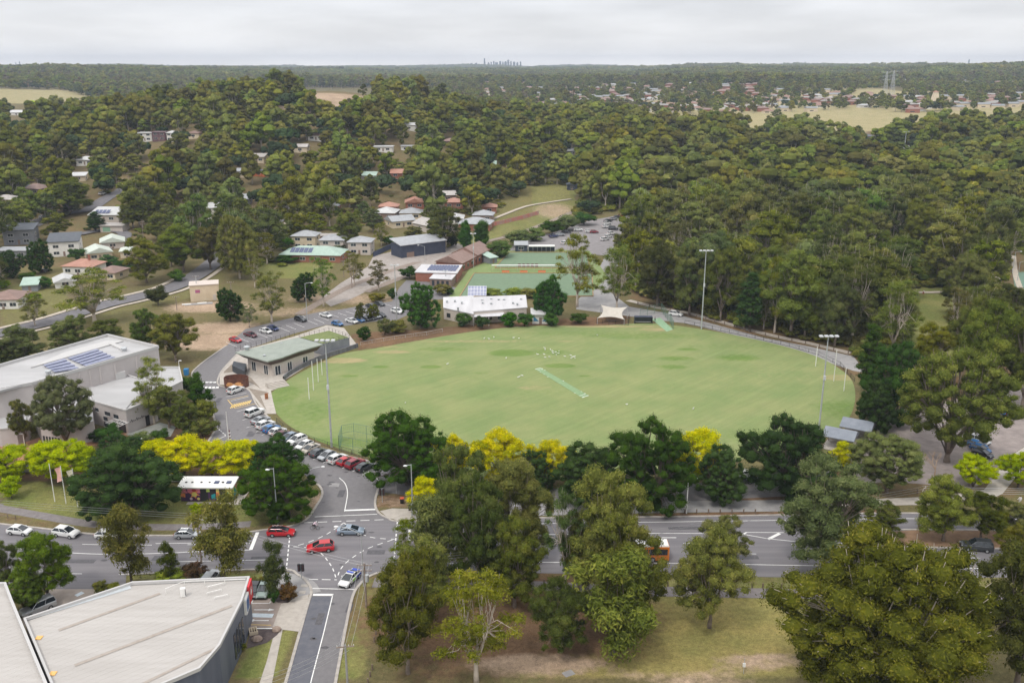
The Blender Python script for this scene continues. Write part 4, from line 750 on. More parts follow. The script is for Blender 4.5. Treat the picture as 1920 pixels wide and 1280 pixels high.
# shrubs on the bank above the oval and round the buildings
for (k, u, vb, vt, wp, tn, lb) in [
 ('shrub', 722, 628, 597, 30, 'pale', 'round silver-grey shrub on the bank below the upper car park'), ('bush', 682, 638, 612, 26, 'dark', 'dark shrub on the bank beside the pavilion steps'),
 ('shrub', 745, 624, 602, 40, 'rust', 'orange-brown grassy shrub beside the silver-grey shrub'), ('bush', 870, 612, 586, 32, None, 'green bush against the left wall of the white-roofed clubhouse'), ('bush', 904, 616, 592, 26, 'dark', 'dark bush under the pergola of the white-roofed clubhouse'),
 ('bush', 955, 612, 584, 30, 'green', 'left of the bushes along the front of the white-roofed clubhouse'), ('bush', 984, 612, 586, 30, 'bright', 'bright bush at the right end of the white-roofed clubhouse'), ('bush', 1034, 612, 586, 28, 'bright', 'bush right of the small blue and white shed'),
 ('bush', 1084, 606, 586, 32, None, 'low bush left of the triangular shade sail'), ('shrub', 829, 552, 533, 34, 'rust', 'yellow flowering shrub behind the white-roofed clubhouse'), ('bush', 768, 522, 500, 36, 'dark', 'bush beside the railway fence near the bowling clubhouse'),
 ('bush', 842, 552, 538, 20, 'dark', 'small dark bush beside the yellow shrub behind the clubhouse'), ('shrub', 705, 565, 550, 30, 'rust', 'rust-tinted shrub on the bare slope above the car park'), ('bush', 735, 560, 540, 18, 'dark', 'small dark bush beside the driveway to the bowling club'),
 ('gum', 676, 604, 566, 22, 'dark', 'young tree among the bays of the upper car park'), ('gum', 700, 600, 572, 26, 'olive', 'young olive tree in front of the row of dark parked cars'),
 ('shrub', 962, 556, 541, 40, 'light', 'first clump of the hedge below the lower bowling green'), ('shrub', 990, 557, 542, 42, 'olive', 'second clump of the hedge below the lower bowling green'), ('shrub', 920, 556, 542, 44, 'light', 'hedge clump nearest the tilted solar panels'), ('shrub', 1015, 556, 541, 40, 'olive', 'hedge clump nearest the dark green tree'),
 ('bush', 725, 458, 442, 26, 'bright', 'clipped round bush left of the dark metal shed'), ('bush', 742, 460, 444, 26, 'bright', 'clipped round bush touching the dark metal shed'), ('shrub', 640, 456, 440, 1, None, None), ('bush', 535, 468, 442, 30, 'bright', 'bush left of the green-roofed brick house'),
 ('bush', 540, 492, 478, 44, 'dark', 'hedge in front of the green-roofed brick house'), ('conifer', 505, 470, 428, 34, 'deep', 'dark conifer beside the suburban road above the green-roofed house'),
 ('shrub', 30, 408, 396, 20, 'lime', 'lime yellow clipped shrub beside the hillside road at the left'), ('bush', 145, 490, 464, 30, 'grey', 'grey-green bush beside the brown box garage'), ('bush', 86, 540, 518, 24, 'bright', 'bright bush beside the teal shed'), ('bush', 50, 528, 510, 30, 'brown', 'brown bush on the lawn left of the tin shed'),
 ('shrub', 8, 540, 526, 22, 'lime', 'lime bush on the lawn at the left edge'), ('shrub', 62, 565, 550, 34, 'lime', 'lime tree top above the white house at the left'), ('bush', 205, 500, 478, 36, 'grey', 'grey-green bush right of the pale tin roof'), ('bush', 237, 508, 486, 40, 'dark', 'dark bush beside the brown hip-roofed house'),
 ('bush', 332, 528, 505, 28, 'lime', 'lime green bush on the inside of the road bend'), ('bush', 1058, 470, 1, 1, None, None), ('shrub', 975, 462, 432, 44, 'grey', 'blue-grey bush at the start of the row above the upper bowling green'), ('shrub', 1003, 452, 428, 40, 'blue', 'blue-grey bush between the railway and the far car park'), ('bush', 1035, 440, 412, 40, 'dark', 'dark bush by the railway above the far car park'), ('shrub', 1062, 432, 404, 44, 'grey', 'grey bush left of the last cars in the far car park'), ('bush', 1095, 422, 398, 40, 'green', 'green bush at the far end of the car park'),
 ('shrub', 455, 1218, 1206, 16, 'brown', 'low brown shrub on the grass below the metal building'), ('shrub', 190, 1112, 1090, 26, 'olive', 'hedge bush at the corner of the forecourt'), ('shrub', 215, 1112, 1096, 34, 'brown', 'brown-flowered low shrub next to the roof of the metal building'), ('shrub', 320, 1088, 1074, 60, 'lime', 'low lime green hedge below the highway'),
 ('shrub', 470, 1100, 1084, 30, 'rust', 'orange bromeliad bed beside the dark parked car'), ('shrub', 496, 1094, 1080, 24, 'rust', 'orange bromeliads above the sage green parked car'), ('bush', 60, 1262, 1205, 34, 'dark', 'dark ivy bush between the two flat-roofed buildings'), ('weep', 1760, 893, 838, 1, None, None)]:
    if lb: tree(k, u, vb, vt, wp, lb, tn)
# bare tree by the gravel car park
bt = MB(); r = random.Random(5)
def twig(p, d, L, rad, n):
    q = tuple(p[i] + d[i]*L for i in range(3)); bt.tube([p, q], [rad, rad*.6], 5)
    if n:
        for _ in range(3):
            e = np.array(d) + np.array([r.uniform(-.8, .8), r.uniform(-.8, .8), r.uniform(-.1, .5)]); e /= np.linalg.norm(e); twig(q, tuple(e), L*r.uniform(.6, .85), rad*.55, n - 1)
x, y, z = G(1752, 893); twig((0, 0, -.3), (0, 0, 1), 1.8, .16, 4); bt.build('dead_tree', mat('dead_wood', (.32, .22, .15), (.42, .31, .22), 2, .9), loc=(x, y, z), label='leafless brown tree standing beside the gravel car park', cat='tree')
# palm by the townhouses
x, y, z = G(638, 480); pr = empty('palm_tree', (x, y, z), label='dark date palm in front of the grey-roofed townhouses', cat='tree')
m = MB(); m.tube([(0, 0, -.3), (0, 0, 4)], [.5, .4], 8); m.build('trunk', DARKB, pr); m = MB()
for i in range(34):
    a = i*2.4; el = .9 - 1.5*(i/34); P = [(cos(a)*t*3.6*cos(el*.6), sin(a)*t*3.6*cos(el*.6), 4 + t*3*sin(el) - t*t*2.0) for t in (0, .35, .7, 1)]
    for j in range(3):
        A, B = P[j], P[j+1]; s = (-sin(a)*.45, cos(a)*.45, -.15); wd = (.5, 1, .9, .1)
        m.add([tuple(A[k] - s[k]*wd[j] for k in range(3)), tuple(B[k] - s[k]*wd[j+1] for k in range(3)), B, A], [(0, 1, 2, 3)]); m.add([A, B, tuple(B[k] + (-s[k] if k < 2 else s[k])*wd[j+1]*(1) for k in range(3)), tuple(A[k] + (-s[k] if k < 2 else s[k])*wd[j] for k in range(3))], [(0, 1, 2, 3)])
m.build('crown', mat('palm_green', (.035, .05, .02), (.07, .09, .03), 2, .8), pr)
# ------------------------------------------------------------------ forest: the 300 largest as trees, everything beyond as one mass
KEEP = []      # photo-space regions where no forest tree stands: roads, yards, lawns, paddocks
KEEP += [[(1085, 600), (1110, 540), (1120, 470), (950, 470), (945, 440), (1170, 390), (1200, 410), (1190, 470), (1150, 560), (1280, 584), (1435, 622), (1600, 656), (1630, 700), (1640, 740), (1500, 700)],
         [(0, 700), (0, 462), (60, 440), (250, 440), (300, 480), (400, 475), (440, 520), (480, 500), (640, 500), (700, 440), (790, 470), (1080, 480), (1080, 620), (400, 700)],
         [(840, 480), (850, 430), (930, 400), (990, 350), (1040, 345), (1085, 365), (1080, 425), (960, 460)], [(1685, 545), (1785, 536), (1785, 700), (1700, 700)], [(1830, 530), (1870, 500), (1880, 540), (1850, 570)], [(1885, 470), (1980, 470), (1980, 620), (1890, 620)],
         [(1180, 216), (1400, 214), (1620, 203), (1700, 212), (1980, 198), (1980, 240), (1800, 252), (1600, 268), (1400, 262), (1180, 244)], [(-60, 165), (120, 170), (175, 186), (180, 205), (110, 222), (-60, 232)],
         [(560, 165), (700, 165), (706, 190), (692, 226), (640, 214), (590, 222), (562, 195)], [(1690, 165), (1600, 170), (1600, 184), (1700, 184)],
         [(480, 455), (500, 420), (560, 372), (600, 345), (625, 318), (645, 318), (632, 345), (600, 372), (550, 410), (520, 455)], [(55, 430), (150, 396), (205, 365), (240, 335), (280, 322), (285, 345), (240, 375), (205, 410), (160, 432), (60, 445)],
         [(640, 480), (640, 440), (700, 425), (790, 420), (830, 470)], [(1360, 310), (1440, 305), (1440, 330), (1370, 330)], [(1400, 262), (1440, 262), (1440, 280), (1400, 280)]]
HOUSE_CLEAR = []   # filled from the house table
def scatter(x0, x1, y0, y1, step, r, jit=.42):
    gx = np.arange(x0, x1, step); gy = np.arange(y0, y1, step*.9); X, Y = np.meshgrid(gx, gy)
    X = X + (np.arange(len(gy)) % 2)[:, None]*step/2 + r.uniform(-jit, jit, X.shape)*step; Y = Y + r.uniform(-jit, jit, X.shape)*step
    return X.ravel(), Y.ravel()
def allowed(X, Y, Z):
    u, v = proj(X, Y, Z); ok = np.ones(X.shape, bool)
    for p in KEEP: ok &= ~inpoly(u, v, p)
    for p in HOUSE_CLEAR: ok &= ~inpoly(u, v, p)
    return ok, u, v
# ------------------------------------------------------------------ building materials
GLASS = mat('window_glass', (.03, .04, .05), rough=.12, spec=.8); WHITE = mat('white_paint', (.74, .73, .70), (.82, .81, .78), .6, .6); WFRAME = mat('white_frame', (.75, .74, .72), rough=.5)
WALLM = dict(white=mat('white_wall', (.66, .64, .6), (.74, .72, .68), .5, .85), cream=mat('cream_wall', (.6, .5, .36), (.68, .58, .43), .5, .85), brick=mat('red_brick', (.26, .1, .065), (.36, .15, .1), 3., .9, stretch=(1, 1, 4)), brown=mat('brown_brick', (.2, .14, .11), (.28, .2, .165), 3., .9, stretch=(1, 1, 4)),
             grey=mat('grey_wall', (.2, .21, .235), (.26, .27, .29), .5, .8), dark=mat('dark_wall', (.035, .045, .075), (.05, .06, .095), .5, .6), stone=mat('pale_brick', (.5, .44, .39), (.58, .52, .47), 3, .9), orange=mat('orange_wall', (.5, .13, .05), (.6, .18, .07), 1, .8), plum=mat('plum_wall', (.12, .06, .075), (.17, .09, .1), 1, .8))
def corr(nm, c1, c2): return mat(nm, c1, c2, 1., .55, stretch=(.6, .6, .6), detail=7)
ROOFM = dict(grey=corr('grey_tin', (.30, .31, .325), (.38, .39, .405)), light=corr('light_tin', (.47, .47, .47), (.56, .56, .55)), tile=corr('brown_tiles', (.2, .125, .10), (.27, .175, .145)), red=corr('terracotta_tiles', (.36, .17, .12), (.44, .23, .165)), green=corr('green_tin', (.32, .43, .36), (.39, .5, .43)), pale=corr('pale_green_tin', (.5, .55, .48), (.58, .62, .55)),
             dark=corr('charcoal_tin', (.06, .07, .085), (.09, .1, .115)), dirty=corr('weathered_tin', (.36, .33, .31), (.46, .43, .4)), plum=corr('plum_tin', (.16, .1, .11), (.2, .13, .14)))
SOLAR = mat('solar_cells', (.05, .065, .14), (.09, .11, .2), 1.5, .25); SOLARL = mat('solar_cells_pale', (.24, .26, .38), (.32, .34, .46), .8, .3); STEEL = mat('galvanised_steel', (.42, .44, .45), (.52, .54, .55), 1, .45, metal=.3); BLACK = mat('black_metal', (.02, .02, .022), rough=.5); TIMBER = mat('weathered_timber', (.14, .1, .075), (.22, .165, .125), 3, .9); WOODP = mat('pole_timber', (.2, .15, .12), (.3, .24, .2), 2, .9)
def facew(mb, p, q, z0, h, t0, t1, off=.03):
    """A flat panel standing proud of the wall that runs p to q (outside on its right)."""
    dx, dy = q[0]-p[0], q[1]-p[1]; L_ = hypot(dx, dy); nx, ny = dy/L_, -dx/L_
    a = (p[0] + dx*t0 + nx*off, p[1] + dy*t0 + ny*off); b = (p[0] + dx*t1 + nx*off, p[1] + dy*t1 + ny*off); a2 = (a[0] - nx*(off + .04), a[1] - ny*(off + .04)); b2 = (b[0] - nx*(off + .04), b[1] - ny*(off + .04))
    return mb.prism([a, b, b2, a2], z0, z0 + h, bot=True)
def window(p, q, z0, h, t0, t1, parent, frame=True, name='window', m=None):
    w = facew(MB(), p, q, z0, h, t0, t1).build(name, m or GLASS, parent)
    if frame:
        L_ = hypot(q[0]-p[0], q[1]-p[1]); f = MB(); e = .07/L_
        for a, b, zz, hh in ((t0 - e, t1 + e, z0 - .09, .09), (t0 - e, t1 + e, z0 + h, .09), (t0 - e, t0, z0, h), (t1, t1 + e, z0, h), ((t0+t1)/2 - e/2, (t0+t1)/2 + e/2, z0, h)): facew(f, p, q, zz, hh, a, b, .06)
        f.build('frame', WFRAME, w)
    return w
def rect(w, d): return [(-w/2, -d/2), (w/2, -d/2), (w/2, d/2), (-w/2, d/2)]
def roof_mesh(w, d, z, kind, pitch=.38, oh=.55, th=.16):
    m = MB(); W_, D_ = w/2 + oh, d/2 + oh
    if kind == 'flat': return m.box(0, 0, z, 2*W_, 2*D_, .3)
    if kind == 'skillion':
        zz = [z, z, z + d*pitch*.5, z + d*pitch*.5]; P = [(-W_, -D_), (W_, -D_), (W_, D_), (-W_, D_)]
        return m.add([(P[i][0], P[i][1], zz[i]) for i in range(4)] + [(P[i][0], P[i][1], zz[i] + .25) for i in range(4)], [(3, 2, 1, 0), (4, 5, 6, 7), (0, 1, 5, 4), (1, 2, 6, 5), (2, 3, 7, 6), (3, 0, 4, 7)])
    sw = W_ < D_; A, B = (D_, W_) if sw else (W_, D_); rl = (A - B) if kind == 'hip' else A; h = B*pitch
    E = [(-A, -B, z), (A, -B, z), (A, B, z), (-A, B, z)]; R = [(-rl, 0, z + h + th), (rl, 0, z + h + th)]; T = [(x, y, zz + th) for x, y, zz in E]
    if sw: E, R, T = ([(-y, x, zz) for x, y, zz in L_] for L_ in (E, R, T))
    fs = [(0, 3, 2, 1), (4, 5, 9, 8), (6, 7, 8, 9), (5, 6, 9), (7, 4, 8), (0, 1, 5, 4), (1, 2, 6, 5), (2, 3, 7, 6), (3, 0, 4, 7)]
    return m.add(E + T + R, fs)
def house(u, v, wpx, dep, h, rot, kind, roof, wall, label, win=3, clear=None, chimney=False, solar=0, pitch=.38, garage=False, name='house', cat='house', loc=None, w=None, cu=0):
    x, y, z = G(u, v) if loc is None else loc; w = wpx*depth(y, z)/FPX if w is None else w; c_, s_ = cos(rot), sin(rot)
    root = empty(name, (x, y, z), rot, label=label, cat=cat)
    P = rect(w, dep); MB().prism(P, -1.5, h).build('wall', WALLM[wall], root); rf = roof_mesh(w, dep, h + .003, kind, pitch).build('roof', ROOFM[roof], root)
    for fl in range(max(1, int(h/2.6))):
        zb = fl*2.8 + .95
        for i in range(win):
            t = (i + .5)/win; ww = min(.32/win, 1.0/w*1.1); window(P[0], P[1], zb, 1.2, t - ww, t + ww, root)
        if win: window(P[1], P[2], zb, 1.1, .35, .35 + 1.6/dep, root); window(P[3], P[0], zb, 1.1, .4, .4 + 1.6/dep, root)
    if garage: window(P[0], P[1], .05, 2.2, .12, .12 + min(.4, 3.6/w), root, False, 'garage_door', mat('garage_green', (.2, .35, .24), (.24, .4, .28), 2, .6) if garage == 'green' else WALLM['brown'])
    else: window(P[0], P[1], .05, 2.05, .5 - .45/w, .5 + .45/w, root, False, 'door', WALLM['brown'])
    if chimney: MB().box(w*.2, 0, h + .5, .7, .7, 1.8 + dep*pitch*.4).build('chimney', WALLM['brick'], rf)
    if solar:
        for i in range(solar):
            pm_ = MB(); B = dep/2 + .55; t = .5; pm_.add([(-w*.35 + i*1.9 + dx, -B*(1-tt), h + B*pitch*tt + .26) for dx, tt in ((0, .25), (1.7, .25), (1.7, .75), (0, .75))], [(0, 1, 2, 3)]); pm_.build('solar_panel', SOLAR, root)
    gu, gv = proj(x, y, z); s = FPX/depth(y, z); cl = 9 if v > 430 else 24 if v > 360 else 42
    hw = (w*abs(c_) + dep*abs(s_))/2*s; hd = (dep*.5)*s*.35
    HOUSE_CLEAR.append([(gu - hw - 2*s, gv - hd - 2), (gu + hw + 2*s, gv - hd - 2), (gu + hw - 1*s, gv + hd + cl), (gu - hw + 1*s, gv + hd + cl)]); return root
HS = [ # u, v(foot), width px, depth m, wall height, rot, roof kind, roof, wall, label, options
 (590, 486, 112, 13, 3.0, -.08, 'hip', 'green', 'brick', 'long red brick house under a pale green hipped tin roof', dict(win=4, solar=5)),
 (575, 463, 44, 9, 5.6, -.05, 'hip', 'grey', 'cream', 'two-storey cream townhouse with a grey roof, left of three in a row', dict(win=2)),
 (627, 470, 44, 9, 5.4, -.05, 'hip', 'grey', 'stone', 'two-storey townhouse in the middle of the grey-roofed row of three', dict(win=2)),
 (678, 474, 42, 9, 5.4, -.05, 'hip', 'grey', 'stone', 'grey-roofed townhouse nearest the dark blue fence, right of the row of three', dict(win=2)),
 (612, 452, 60, 6, 2.8, -.05, 'flat', 'dirty', 'brick', 'low long flat roof behind the grey-roofed townhouses', dict(win=2, clear=3)),
 (725, 408, 40, 12, 3.2, -.1, 'hip', 'light', 'brown', 'house with a bright white hipped roof above the railway', dict(win=2)),
 (750, 423, 44, 10, 3.0, .5, 'gable', 'grey', 'cream', 'cream gabled house with two pale grey roof wings', dict(win=2)),
 (772, 408, 40, 10, 3, 0., 'hip', 'grey', 'cream', 'pale grey hipped house right behind the cream gabled one', dict(win=2, clear=4)),
 (806, 430, 44, 12, 3, .7, 'gable', 'dirty', 'stone', 'weathered grey roof angled above the brown-leaved tree by the railway', dict(win=2)),
 (848, 418, 42, 11, 3, 0., 'hip', 'light', 'white', 'white-roofed house half hidden left of the poplars', dict(win=2, clear=4)),
 (893, 428, 58, 12, 3, -.15, 'hip', 'grey', 'brick', 'grey hipped house right behind the two poplars', dict(win=2)),
 (907, 412, 36, 10, 3, -.1, 'hip', 'grey', 'brown', 'grey-roofed house beside the graffiti fence', dict(win=2, clear=4)),
 (730, 396, 34, 9, 3, 0, 'hip', 'red', 'brick', 'terracotta-roofed house behind the bright white roof', dict(win=1, clear=3)),
 (778, 388, 34, 10, 3, .1, 'gable', 'red', 'brick', 'terracotta-roofed brick house with a white carport edge', dict(win=2, clear=5)),
 (852, 388, 34, 9, 3, 0, 'hip', 'red', 'brick', 'terracotta-roofed house between gums above the white-roofed house', dict(win=2, clear=6)),
 (918, 397, 26, 8, 3, 0, 'hip', 'red', 'brick', 'small terracotta-roofed house at the edge of the grassy slope', dict(win=1, clear=4)),
 (688, 338, 36, 8, 3, 0, 'skillion', 'green', 'stone', 'pale green tin-roofed house in the gums on the hillside', dict(win=3, clear=4)),
 (752, 340, 34, 10, 5.2, 0, 'gable', 'red', 'brick', 'two-storey brick house with a brown roof among the hillside gums', dict(win=2)),
 (595, 262, 30, 9, 3, 0, 'hip', 'tile', 'white', 'brown hipped house high on the wooded hill', dict(win=2)),
 (565, 284, 26, 8, 3, 0, 'gable', 'dirty', 'cream', 'weathered gabled house below the brown hipped house on the hill', dict(win=1)),
 (485, 303, 26, 8, 3, 0, 'skillion', 'dirty', 'cream', 'cream house with a tilted roof in the hillside gums', dict(win=2)),
 (488, 328, 24, 7, 2.6, 0, 'flat', 'dark', 'orange', 'bright orange low house with a black flat roof', dict(win=1)),
 (452, 330, 30, 7, 3, 0, 'gable', 'grey', 'cream', 'grey-roofed cottage left of the bright orange house', dict(win=1)),
 (276, 264, 27, 8, 5.4, 0, 'flat', 'light', 'white', 'white modern box house on the wooded hill', dict(win=2, clear=5)),
 (302, 263, 24, 7, 5.6, 0, 'flat', 'plum', 'plum', 'dark plum modern house beside the white box house', dict(win=2, clear=5)),
 (325, 264, 16, 7, 5.4, 0, 'hip', 'light', 'white', 'narrow white house right of the dark plum house', dict(win=2, clear=5)),
 (366, 258, 22, 8, 3, 0, 'hip', 'tile', 'cream', 'brown-roofed house behind the gums right of the white houses', dict(win=1)),
 (165, 308, 32, 9, 3, 0, 'hip', 'light', 'white', 'white hipped house peeping out of the hillside gums', dict(win=2)),
 (150, 338, 24, 7, 2.8, .2, 'skillion', 'light', 'cream', 'small house with a bright tilted roof above the brown tiled one', dict(win=1)),
 (70, 362, 44, 11, 3, -.25, 'hip', 'tile', 'brown', 'brown tiled house with a skylight left of the broad yellow-green gum', dict(win=2, solar=1)),
 (16, 392, 40, 9, 5.6, -.1, 'hip', 'dirty', 'brick', 'two-storey brick house at the left edge of the hillside', dict(win=2)),
 (36, 216, 44, 12, 3, 0, 'hip', 'light', 'white', 'large white-roofed house at the left near the dry paddock', dict(win=3, clear=5)),
 (75, 216, 14, 7, 2.6, 0, 'gable', 'light', 'white', 'little white shed beside the large white-roofed house', dict(win=0, clear=4)),
 (205, 412, 54, 12, 3.2, 0, 'skillion', 'light', 'stone', 'low house with rows of solar panels on its pale roof', dict(win=2, solar=4, clear=8)),
 (216, 432, 42, 8, 2.8, -.02, 'flat', 'dirty', 'stone', 'pale brick garage with a green roller door', dict(win=0, garage='green', clear=10)),
 (125, 476, 52, 11, 6.2, .3, 'skillion', 'dark', 'white', 'two-storey box house with white top and brown base', dict(win=2)),
 (42, 455, 52, 9, 6.4, .2, 'skillion', 'dark', 'grey', 'grey modern house with a dark slanting roof and cream end wall', dict(win=2)),
 (30, 480, 58, 8, 3, 0., 'flat', 'grey', 'grey', 'grey lower wing with a terrace at the left edge', dict(win=3, clear=12)),
 (185, 483, 42, 11, 3, .55, 'gable', 'pale', 'cream', 'cream house with a pale green tin roof, nearer the brown hipped house', dict(win=2)),
 (212, 462, 40, 11, 2.8, .4, 'gable', 'pale', 'stone', 'pale green tin roof with an open carport, farther up the slope', dict(win=1)),
 (240, 480, 22, 8, 2.8, .3, 'hip', 'pale', 'cream', 'small steep pale green roof between the gums', dict(win=1)),
 (160, 510, 58, 10, 3.2, -.12, 'hip', 'red', 'white', 'white house with a reddish brown hipped roof', dict(win=3, chimney=True)),
 (212, 520, 40, 9, 2.8, -.2, 'hip', 'tile', 'cream', 'brown tiled wing with a cream wall beside the white tank', dict(win=2)),
 (122, 535, 34, 9, 2.2, .5, 'gable', 'light', 'white', 'white tin-roofed shed below the reddish hipped house', dict(win=1)),
 (60, 543, 26, 7, 2.4, .3, 'skillion', 'green', 'grey', 'teal metal shed beside the white corner house', dict(win=0)),
 (20, 572, 52, 11, 3.2, .1, 'hip', 'tile', 'white', 'white corner house with a dark tiled roof at the left edge', dict(win=3)),
 (405, 408, 30, 8, 5.4, 0, 'skillion', 'light', 'white', 'tall white house partly hidden by gums', dict(win=2, clear=8)), (455, 382, 30, 8, 3, 0, 'skillion', 'grey', 'grey', 'blue-grey roofed house in the gums above the road', dict(win=1, clear=5)),
 (622, 395, 30, 8, 3, 0, 'hip', 'grey', 'brick', 'brick house with a pale roof just left of the white roof', dict(win=1, clear=4)), (838, 375, 30, 9, 3.2, .2, 'gable', 'dirty', 'brown', 'steep brown gabled house in the dark gums', dict(win=1)),
 (720, 283, 34, 9, 3, 0, 'flat', 'light', 'white', 'long low white roof glimpsed on the middle of the wooded hill', dict(win=2)), (770, 282, 34, 8, 3, 0, 'flat', 'grey', 'white', 'pale flat-roofed house beside the dark tank on the wooded hill', dict(win=2)), (768, 243, 24, 8, 3.4, 0, 'gable', 'light', 'white', 'white gabled house highest among the gums of the hill', dict(win=1)),
 (845, 272, 28, 9, 3, 0, 'hip', 'tile', 'brown', 'brown roof between gums right of the long white roofs', dict(win=1)), (918, 316, 24, 8, 3, 0, 'skillion', 'green', 'stone', 'pale green-grey roof at the foot of the wooded hill', dict(win=1)), (1075, 290, 26, 9, 3, .1, 'gable', 'grey', 'grey', 'blue-grey roof alone in the middle of the forest', dict(win=1)),
 (1625, 262, 26, 9, 3, 0, 'hip', 'dark', 'brick', 'dark-roofed house at the far edge of the forest', dict(win=1)), (1660, 262, 26, 8, 3, 0, 'gable', 'grey', 'white', 'grey-roofed house next to the dark-roofed one at the far forest edge', dict(win=1)), (1700, 284, 26, 9, 3, 0, 'hip', 'light', 'white', 'pale roof below the bright yellow tree in the forest', dict(win=1)),
 (1072, 355, 18, 6, 3, 0, 'gable', 'dark', 'dark', 'small dark shed at the top of the grassy slope', dict(win=1)),
]
for (u, v, wp, dp, h, ro, kd, rf, wl, lb, op) in HS: house(u, v, wp, dp, h, ro, kd, rf, wl, lb, **op)
tree('gold', 1698, 262, 243, 24, 'bright yellow tree far off in the forest beside the tall light pole')
tree('gold', 66, 206, 188, 26, 'yellow-green tree beside the large white-roofed house', 'green'); tree('conifer', 423, 178, 146, 26, 'very dark tree breaking the skyline of the wooded hill', 'deep'); tree('conifer', 222, 200, 172, 24, 'dark conifer on the skyline left of the hill', 'deep')
for (u, vb, vt, w, lb) in ((540, 168, 132, 40, 'tallest gum on the bare summit of the hill'), (575, 168, 137, 26, 'gum right of the tallest one on the bare summit'), (603, 165, 140, 16, 'small gum standing clear on the summit ridge'), (621, 168, 143, 16, 'second small gum along the summit ridge'), (640, 166, 147, 14, 'third small gum along the summit ridge'), (661, 168, 148, 11, 'tiny lone tree on the summit ridge'), (681, 184, 158, 19, 'dark tree at the right end of the bare cutting'), (500, 168, 138, 26, 'gum at the left of the summit group')):
    tree('mid', u, vb, vt, w, lb, 'deep')
# ------------------------------------------------------------------ town on the far slopes
DROOF = dict(red=corr('far_terracotta', (.24, .13, .10), (.3, .17, .13)), tile=ROOFM['tile'], light=corr('far_light_roof', (.36, .36, .36), (.44, .44, .44)), grey=corr('far_grey_roof', (.2, .21, .22), (.27, .28, .29)), dirty=corr('far_weathered_roof', (.24, .22, .2), (.3, .28, .26)))
FARH = []
for i, (rc, wc) in enumerate((('red', 'cream'), ('tile', 'brick'), ('light', 'white'), ('grey', 'cream'), ('red', 'white'), ('dirty', 'brick'))):
    w, d, h = 17 + i % 3*2, 11, 3.2 + (i % 2)*2; a = MB().prism(rect(w, d), -3, h); wd = MB()
    facew(wd, (-w/2, -d/2), (w/2, -d/2), 1, 1.3, .3, .62)
    FARH.append((a.mesh('wall', WALLM[wc]), roof_mesh(w, d, h + .003, 'hip' if i != 3 else 'gable', .4).mesh('roof', ROOFM[rc] if 'DROOF' not in globals() else DROOF[rc]), wd.mesh('window', GLASS), {'red': 'terracotta', 'tile': 'brown tiled', 'light': 'white', 'grey': 'grey', 'dirty': 'weathered'}[rc], wc))
r = np.random.default_rng(5); placed = []
TOWN = [([(1015, 165), (1240, 158), (1440, 160), (1440, 215), (1240, 212), (1170, 214), (1010, 212), (985, 195)], 125), ([(1440, 168), (1640, 178), (1640, 200), (1500, 212), (1440, 214)], 40), ([(1660, 186), (1920, 180), (1920, 203), (1700, 212)], 46), ([(840, 150), (1010, 155), (1000, 195), (860, 170)], 14), ([(60, 145), (480, 150), (400, 172), (60, 160)], 14), ([(1450, 128), (1920, 122), (1920, 160), (1600, 160), (1450, 150)], 40)]
for poly, cnt in TOWN:
    k = 0; t = 0; us = [p[0] for p in poly]; vs = [p[1] for p in poly]
    while k < cnt and t < 3000:
        t += 1; u, v = r.uniform(min(us), max(us)), r.uniform(min(vs), max(vs))
        if not inpoly(u, v, poly): continue
        x, y, z = G(u, v)
        if any(hypot(x - a, y - b) < 21 for a, b in placed): continue
        placed.append((x, y)); i = int(r.integers(0, 6)); wm, rm, wn, cn, wc = FARH[i]; k += 1
        dist = 'on the slope beyond the paddock' if u > 1000 else 'in the distant wooded valley'
        root = empty('distant_house', (x, y, z), float(r.uniform(-.6, .6)), label='small house with %s roof and %s walls %s' % (cn, wc, dist), cat='house', group='houses with %s roofs and %s walls %s' % (cn, wc, dist))
        root.scale = (.88,)*3
        for nm, me in (('wall', wm), ('roof', rm), ('window', wn)): o = bpy.data.objects.new(nm, me); C.objects.link(o); o.parent = root
        s = FPX/depth(y, z); gu, gv = proj(x, y, z); HOUSE_CLEAR.append([(gu - 9*s, gv - 2), (gu + 9*s, gv - 2), (gu + 5*s, gv + 4), (gu - 5*s, gv + 4)])
# landmark with a stepped tower roof in the far town
x, y, z = G(1751, 204); lt = empty('tower_house', (x, y, z), label='tall cream house with a tapering tower and small red cap in the far town', cat='house')
m = MB(); m.box(0, 0, -2, 14, 14, 7).box(0, 0, 5.003, 11, 11, 17, tx=.45, ty=.45); m.build('wall', WALLM['cream'], lt); roof_mesh(5.4, 5.4, 22, 'hip', .5).build('roof', ROOFM['red'], lt); m = MB()
for s in (-4, 0, 4): m.box(s, -7.02, 1.2, 1.6, .1, 1.6)
m.build('window', GLASS, lt)
# pylons and the far skyline
for (u, v, vt, lb) in ((1658, 184, 134, 'left of the pair of lattice electricity pylons in the far town'), (1671, 184, 132, 'right of the pair of lattice electricity pylons in the far town')):
    x, y, z = G(u, v); h = ztop(y, vt) - z; m = MB(); b = h*.1
    lv = [0, .25, .5, .7, .85, 1]; wd = [b, b*.75, b*.5, b*.32, b*.3, .3]
    for i in range(5):
        for (sx, sy) in ((1, 1), (1, -1), (-1, 1), (-1, -1)):
            m.tube([(sx*wd[i], sy*wd[i], lv[i]*h - (0 if i else 1)), (sx*wd[i+1], sy*wd[i+1], lv[i+1]*h)], .28, 4)
            m.tube([(sx*wd[i], sy*wd[i], lv[i]*h), (-sx*wd[i+1], sy*wd[i+1], lv[i+1]*h)], .18, 4)
    for zz in (.68, .82, .96): m.tube([(-b*1.5, 0, zz*h), (b*1.5, 0, zz*h)], .28, 4)
    m.build('electricity_pylon', STEEL, loc=(x, y, z), label=lb, cat='pylon')
